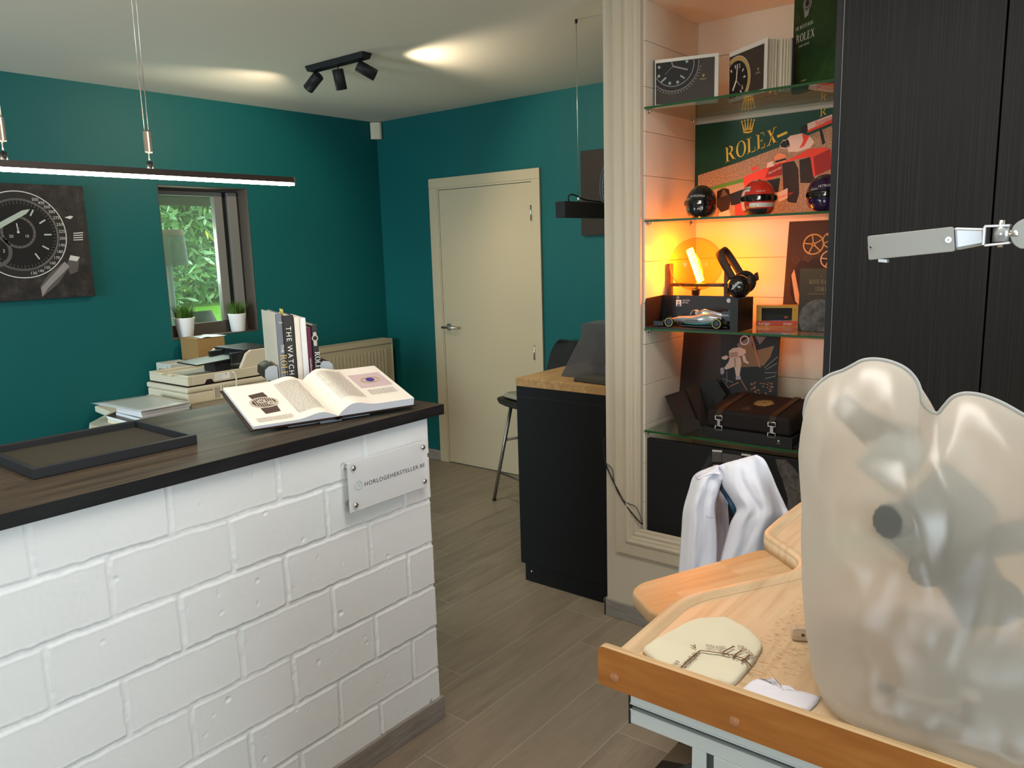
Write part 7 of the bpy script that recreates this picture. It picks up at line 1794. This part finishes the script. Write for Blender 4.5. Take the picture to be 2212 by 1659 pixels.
# seam points by arc length, left bottom -> left top -> over the top -> right bottom
XRr = TX[-1].x
seam_t = catmull(TX, 4); NA = 120
dist = [0.0]
for a, c in zip(seam_t, seam_t[1:]): dist.append(dist[-1] + (c - a).length)
def seam(a):
    s = a * dist[-1]; i = 0
    while i < len(dist) - 2 and dist[i + 1] < s: i += 1
    f = (s - dist[i]) / max(1e-9, dist[i + 1] - dist[i]); return lerp(seam_t[i], seam_t[i + 1], f)
zL = [p.z for p in LX]; xL = [p.x for p in LX]
x_bl = LX[0].x; x_br = .135
def sheet(a, t, side):
    """a along the bag 0..1, t height 0..1, side -1 front / +1 back"""
    sp_ = seam(a); z = HB_ + .0012 + t * (sp_.z - HB_ - .0012)
    xl_ = interp(zL, xL, z); x_top = sp_.x
    xb = xl_ + (x_br - xl_) * a
    k = t ** 1.6
    x = xb * (1 - k) + x_top * k if a > 0 else xl_
    x = max(x, xl_)
    prof = max(0.0, 1 - abs(2 * a - 1) ** 5) ** .5
    D = .200 * max(0.0, 1 - t ** 2.4) ** .8 * prof
    if side > 0: D *= 1.0
    y = YS + side * D
    w_ = noise.noise((x * 16, z * 9, 3.0 * side)) * .010 + noise.noise((x * 38, z * 20, 5 + side)) * .0035
    fold = .006 * sin((x * 60 + z * 38)) * math.exp(-((t - .88) / .12) ** 2) + .004 * sin(a * 46) * math.exp(-(t / .07) ** 2)
    flare = .010 * math.exp(-((t - .06) / .05) ** 2)
    y += side * (w_ + fold + flare) * prof * min(1, (1 - t) * 9) * min(1, t * 14)
    if side < 0: y = max(y, .9545)
    return V((x, y, z))
NT_ = 80
rows = []
for j in range(NT_ + 1):
    t = j / NT_
    fr_ = [sheet((i / NA) ** 1.0, t, -1) for i in range(NA + 1)]; bk_ = [sheet(i / NA, t, 1) for i in range(NA, -1, -1)]
    rows.append(fr_ + bk_[1:-1])
KNOBS = []
for px, py, r in ((1918, 1127, .0215),):
    n_ = V((-.35, -1, .12)).normalized()
    best = min(((rows[j][i] - (CAM + ray(px, py) * ((rows[j][i] - CAM).dot(_f)))).length, j, i) for j in range(2, NT_) for i in range(1, NA)); yk = rows[best[1]][best[2]].y - .002
    c = AT(px, py, 'y', yk); KNOBS.append((px, py, yk, r))
    for row in rows:
        for i in range(1, NA):
            p = row[i]; dd = sqrt((p.x - c.x) ** 2 + (p.z - c.z) ** 2)
            k = 1.0 if dd < r * 1.25 else max(0.0, 1 - (dd - r * 1.25) / (r * 2.2)); k = k * k * (3 - 2 * k)
            yp = c.y - .35 * (p.x - c.x) + .12 * (p.z - c.z) - .0012
            if k > 0: p.y = max(.9545, p.y * (1 - k) + yp * k)
PBAG = bpy.data.materials.new('frosted_bag_plastic'); PBAG.use_nodes = True; pt = PBAG.node_tree; pt.nodes.clear()
def pn_(k, **kw):
    x = pt.nodes.new('ShaderNode' + k)
    for a, v in kw.items(): x.inputs[a].default_value = v
    return x
po = pn_('OutputMaterial'); p_tr = pn_('BsdfTransparent', Color=(.97, .97, .96, 1)); p_rf = pn_('BsdfRefraction', Color=(.97, .97, .96, 1), Roughness=.55, IOR=1.14)
p_df = pn_('BsdfDiffuse', Color=(.90, .85, .76, 1)); p_tl = pn_('BsdfTranslucent', Color=(.96, .91, .82, 1)); p_gl = pn_('BsdfGlossy', Color=(1, 1, 1, 1), Roughness=.34)
def mixs(f, a, c):
    m = pn_('MixShader'); m.inputs[0].default_value = f; pt.links.new(a.outputs[0], m.inputs[1]); pt.links.new(c.outputs[0], m.inputs[2]); return m
body = mixs(.80, p_df, p_tl); see = mixs(.72, p_tr, p_rf); base_ = mixs(.40, body, see); fin = mixs(.045, base_, p_gl)
tcn = pn_('TexCoord'); nzn = pn_('TexNoise', Scale=22.0, Detail=5.0); bmp = pn_('Bump', Strength=.05, Distance=.004); pt.links.new(tcn.outputs['Object'], nzn.inputs['Vector']); pt.links.new(nzn.outputs['Fac'], bmp.inputs['Height'])
for q in (p_gl, p_df): pt.links.new(bmp.outputs[0], q.inputs['Normal'])
pt.links.new(fin.outputs[0], po.inputs[0])
dc_ = thing('dust_cover', 'large frosted plastic dust cover over the microscope on the bench', 'cover', (-.12, YS, HB_))
b = MB(); b.loft(rows, 0, True, True, False, False); o = b.build('plastic_sheet', PBAG, dc_); recalc(o)
SEAMM = clear('clear_weld', (.9, .9, .9), milky=.55, milk=(.75, .74, .71), rough=.2)
b = MB(); sm = [p for p in LX[6:-1]] + [p for p in seam_t]; rg = []
for i, p in enumerate(sm):
    t = (sm[min(i + 1, len(sm) - 1)] - sm[max(i - 1, 0)]).normalized(); n_ = V((-t.z, 0, t.x)); rg.append([p - n_ * .001 + V((0, -.0009, 0)), p + n_ * .0045 + V((0, -.0004, 0)), p + n_ * .0045 + V((0, .0004, 0)), p - n_ * .001 + V((0, .0009, 0))])
b.loft(rg, 0, True); o = b.build('welded_seam', SEAMM, dc_); recalc(o)
def front_y(px, py):
    best = None
    for j in range(2, NT_):
        for i in range(1, NA):
            p = rows[j][i]; q = CAM + ray(px, py) * ((p - CAM).dot(_f)); d = (p - q).length
            if best is None or d < best[0]: best = (d, p.y)
    return best[1]
knob(*KNOBS[0]); knob(1995, 1232, front_y(1995, 1232) + .028, .0205); knob(2140, 1305, front_y(2140, 1305) + .045, .026)

# ------------------------------------------------------------------ bench lamp arm at the right edge
la = thing('lamp_arm', 'silver grey jointed lamp arm reaching in from the right edge', 'lamp', (-.2, 1.25, 1.59))
LGY = mat('silver_lacquer', (0.40, 0.39, 0.36), .38, .2); LGY2 = mat('silver_casting', (0.55, 0.56, 0.58), .28, .6); YA = 1.25
A1, A2, A3, A4 = AT(1873.5, 510, 'y', YA), AT(2059, 489.5, 'y', YA), AT(2062, 543, 'y', YA), AT(1876, 562, 'y', YA)
q = rounded([A4, A3, A2, A1], .003, 4); b = MB(); b.prism(q, (0, .0025, 0)); pt_ = b.build('cover_plate', LGY, la, bevel=.0008); recalc(pt_)
q2 = [p + V((0, .0027, 0)) for p in rounded([lerp(A4, A1, .03), lerp(A3, A2, .03), lerp(A3, A2, .97), lerp(A4, A1, .97)], .003, 4)]; b = MB(); b.prism(q2, (0, .022, 0)); o = b.build('lamp_body', LGY2, la, bevel=.002); recalc(o)
for px, py in ((1881, 534.5), (2049, 518)):
    c = AT(px, py, 'y', YA); b = MB(); b.cyl(c, c - V((0, .0012, 0)), .0040, seg=20); s_ = b.build('screw', CHROME, pt_)
    b = MB(); b.line(c + V((-.0022, -.0014, 0)), c + V((.0022, -.0014, 0)), .0009, V((0, -1, 0))); b.line(c + V((0, -.0014, -.0022)), c + V((0, -.0014, .0022)), .0009, V((0, -1, 0))); b.build('slot', SATIN, s_)
n0 = [A2 + V((0, .003, -.001)), A3 + V((0, .003, .001))]; n1 = [AT(2128, 493, 'y', YA + .01), AT(2128, 529, 'y', YA + .01)]
b = MB(); b.hexa([n0[1], n1[1], n1[1] + V((0, .014, 0)), n0[1] + V((0, .022, 0)), n0[0], n1[0], n1[0] + V((0, .014, 0)), n0[0] + V((0, .022, 0))]); o = b.build('neck', LGY2, la, bevel=.004, seg=3); recalc(o)
c1, c2 = AT(2128, 489, 'y', YA + .016), AT(2184, 487, 'y', YA + .016); c3, c4 = AT(2184, 524, 'y', YA + .016), AT(2128, 530, 'y', YA + .016)
b = MB()
for a, c in ((c1, c2), (c4, c3)): m = (a + c) / 2; b.obox(m, (c - a) / 2, (0, .010, 0), (0, 0, .0018))
b.obox((c1 + c4) / 2, (.002, 0, 0), (0, .010, 0), (0, 0, (c1.z - c4.z) / 2)); b.build('clevis', LGY2, la, bevel=.001)
px0 = AT(2163, 505, 'y', YA + .016); b = MB(); b.cyl(px0 + V((0, 0, -.018)), px0 + V((0, 0, .018)), .0042, seg=18); b.build('pivot_pin', CHROME, la)
b = MB(); b.cyl(px0 + V((0, 0, -.0105)), px0 + V((0, 0, .0105)), .010, seg=24); b.build('joint_block', LGY2, la)
j1 = AT(2200, 505, 'y', YA + .016); b = MB(); b.cyl(px0, j1, .0055, seg=16); b.build('joint_rod', mat('warm_steel', (0.55, .48, .40), .35, .9), la)
u_, w_ = V((1, 0, 0)), V((0, 0, 1)); jc = AT(2222, 505, 'y', YA + .012); b = MB(); b.prism([jc + u_ * (.021 * cos(a)) + w_ * (.021 * sin(a)) for a in [pi * .38 + pi * 1.0 * i / 20 for i in range(21)]] + [jc + u_ * .02 - w_ * .02, jc + u_ * .03 + w_ * .02], (0, .006, 0)); jd = b.build('joint_disc', LGY, la, bevel=.001); recalc(jd)
c = AT(2194, 501, 'y', YA + .012); MB().cyl(c, c - V((0, .001, 0)), .002, seg=14).build('screw', CHROME, jd)
b = MB(); p0_ = lerp(A4, A3, .17) + V((0, .008, -.0005)); b.obox(p0_ + V((0, 0, -.0025)), (.006, 0, -.0006), (0, .006, 0), (0, 0, .0022)); b.build('switch', LGY2, la)
b = MB(); b.cyl(jc + V((.02, .004, 0)), (.10, 1.32, 1.56), .008, seg=16); b.cyl((.10, 1.32, 1.56), (.12, 1.50, HB_ + .02), .009, seg=16); b.cyl((.12, 1.50, HB_ + .0006), (.12, 1.50, HB_ + .03), .028, seg=24); b.build('support_arm', LGY2, la)

# ------------------------------------------------------------------ chair with the white work coat, floor mat
MATM = NT('dark_floor_mat', 0.6); mw = MATM.n('TexWave', wave_type='RINGS'); mw.inputs['Scale'].default_value = 1.1; mw.inputs['Distortion'].default_value = 5.0; mw.inputs['Detail'].default_value = 1.0; MATM.l(MATM.mapping((1, 1, 1)), mw.inputs['Vector'])
MATM.color(MATM.ramp(mw.outputs['Fac'], [(0.0, (0.012, 0.007, 0.005)), (0.72, (0.012, 0.007, 0.005)), (0.76, (0.10, 0.075, 0.045))]))
b = MB(); b.prism(rounded([V((-1.046, 1.05, .0006)), V((-.50, 1.05, .0006)), V((-.50, 2.20, .0006)), V((-1.046, 2.20, .0006))], .02), (0, 0, .005)); o = b.build('floor_mat', MATM.m, loc=(-.78, 1.6, .0006)); recalc(o); tag(o, 'dark floor mat with a brown swirl under the watchmaker bench', 'mat')
def z5(x, y): return 1290 + x * .2713, 900 + y * .2713
ch = thing('work_chair', 'work chair with blue tube backrest hidden under the white coat', 'chair', (-.80, 2.06, .0056))
BLU = mat('blue_tube_paint', (0.025, 0.085, 0.16), .35); CUSH = mat('black_chair_pad', (0.015, 0.015, 0.017), .7)
b = MB(); b.prism(rounded([V((x, y, .52)) for x, y in ((-1.0, 1.86), (-.60, 1.86), (-.60, 2.26), (-1.0, 2.26))], .07), (0, 0, .06)); o = b.build('seat', CUSH, ch, bevel=.015, seg=3); recalc(o)
MB().cyl((-.80, 2.06, .12), (-.80, 2.06, .52), .022, seg=20).build('gas_lift', SATIN, ch)
for k in range(5):
    a = 2 * pi * k / 5 + .3; e_ = V((-.80 + .24 * cos(a), 2.06 + .24 * sin(a), .075)); MB().tube([(-.80, 2.06, .12), e_], [.018, .012]).build('base_leg', SATIN, ch); MB().sphere(e_ + V((0, 0, -.0445)), .025, 14, 8).build('castor', SATIN, ch)
tb_ = [AT(*z5(*q), 'y', y) for q, y in (((900, 500), 2.12), ((960, 525), 2.11), ((985, 555), 2.105), ((1040, 640), 2.10), ((1085, 720), 2.09), ((1120, 800), 2.12), ((1135, 900), 2.15))]
MB().tube(catmull([V((-1.0, 2.20, .62)), V((-1.03, 2.20, .80))] + tb_ + [V((-.80, 2.15, .70)), V((-.82, 2.16, .56))], 6), .0085, 14).build('back_tube', BLU, ch)
MB().tube(catmull([V((-.99, 2.24, .56)), V((-1.02, 2.26, .78)), V((-.93, 2.26, .90)), V((-.86, 2.26, .80)), V((-.84, 2.24, .56))], 6), .0085, 14).build('back_tube', BLU, ch)
COATM = NT('checked_coat_cotton', 0.85); sc2 = COATM.n('SeparateXYZ'); COATM.l(COATM.tc.outputs['UV'], sc2.inputs[0])
l1 = COATM.math('LESS_THAN', COATM.math('FRACT', COATM.math('MULTIPLY', sc2.outputs[0], 1.0)), .16); l2 = COATM.math('LESS_THAN', COATM.math('FRACT', COATM.math('MULTIPLY', sc2.outputs[1], 1.0)), .16)
COATM.color(COATM.mix(COATM.math('MULTIPLY', COATM.math('MAXIMUM', l1, l2), .55), (0.79, 0.78, 0.83), (0.52, 0.54, 0.70)))
coat = thing('work_coat', 'white finely checked work coat hung over the back of the chair', 'coat', (-.88, 2.08, .55))
def drape(nm, L, R, yf, nt=44, ns=30, fold=0.010, ph=0.0, nf=3.0):
    Lc = catmull([V((x, y, 0)) for x, y in L], 12); Rc = catmull([V((x, y, 0)) for x, y in R], 12)
    def atc(c, t): f = t * (len(c) - 1); i = min(int(f), len(c) - 2); return lerp(c[i], c[i + 1], f - i)
    rows_ = []
    for j in range(nt + 1):
        t = j / nt; a, c = atc(Lc, t), atc(Rc, t); row = []
        for i in range(ns + 1):
            s = i / ns; p = lerp(a, c, s); y = yf(s, t) + fold * min(1, t * 2.2) * sin(2 * pi * nf * s + ph + 1.6 * t) + .010 * noise.noise((s * 3.5, t * 4, ph)) + .005 * noise.noise((s * 9 + t * 5, t * 7 - s * 3, ph + 3)) + .004 * abs(noise.noise((s * 6 - t * 7, t * 5 + s * 4, ph + 9)))
            row.append(AT(*z5(p.x, p.y), 'y', y))
        rows_.append(row)
    b = MB(); b.loft(rows_, 0, True, False); o = b.build(nm, COATM.m, coat)
    # cloth coordinates in check units (about 5 mm)
    uv = o.data.uv_layers.new(name='UVMap'); acc_u = {}; w_ = ns + 1
    for j in range(nt + 1):
        u0 = 0.0
        for i in range(w_):
            if i: u0 += (rows_[j][i] - rows_[j][i - 1]).length
            v0 = acc_u.get((j - 1, i), (0, 0))[1] + ((rows_[j][i] - rows_[j - 1][i]).length if j else 0); acc_u[(j, i)] = (u0, v0)
    for lp in o.data.loops:
        j, i = divmod(lp.vertex_index, w_); u0, v0 = acc_u[(j, i)]; uv.data[lp.index].uv = (u0 / .0052, v0 / .0052)
    s_ = o.modifiers.new('t', 'SOLIDIFY'); s_.thickness = .0022; return o
drape('left_front', [(960, 388), (880, 415), (775, 468), (735, 580), (690, 740), (675, 920), (655, 1180), (640, 1420), (630, 1560)], [(985, 395), (1010, 470), (985, 530), (955, 620), (935, 720), (945, 900), (948, 1130), (940, 1400), (935, 1560)],
      lambda s, t: 2.085 - .05 * sin(pi * s) * min(1, t * 3) - .02 * t, fold=.012, ph=.6, nf=1.6)
drape('inner_back', [(975, 540), (950, 640), (925, 800), (935, 1000), (930, 1300), (930, 1560)], [(1000, 540), (1030, 640), (1045, 760), (1050, 900), (1030, 1050), (1010, 1300), (1010, 1560)],
      lambda s, t: 2.15 + .01 * s, fold=.006, ph=2.0, nf=1.2)
drape('right_front', [(958, 390), (985, 440), (1000, 545), (1060, 640), (1112, 742), (1065, 850), (1010, 1040), (970, 1180), (940, 1400), (930, 1560)], [(1272, 304), (1330, 340), (1375, 430), (1440, 580), (1500, 710), (1525, 790), (1460, 920), (1420, 1100), (1400, 1350), (1400, 1560)],
      lambda s, t: 2.075 - .055 * sin(pi * min(1, s * 1.05)) * min(1, .25 + t * 2) + .06 * s, fold=.011, ph=1.2, nf=2.2)
drape('shoulder', [(775, 470), (820, 440), (880, 412), (960, 386)], [(800, 500), (860, 470), (930, 450), (985, 470)], lambda s, t: 2.075 - .03 * s, nt=16, ns=12, fold=0)
b = MB(); pk = [AT(*z5(x, y), 'y', 2.018) for x, y in ((868, 795), (900, 806), (940, 800))]
for a, c in zip(pk, pk[1:]): b.tube([a, c], .0016, 8)
b.build('pocket_hem', mat('coat_hem', (0.50, 0.50, 0.62), .9), coat)
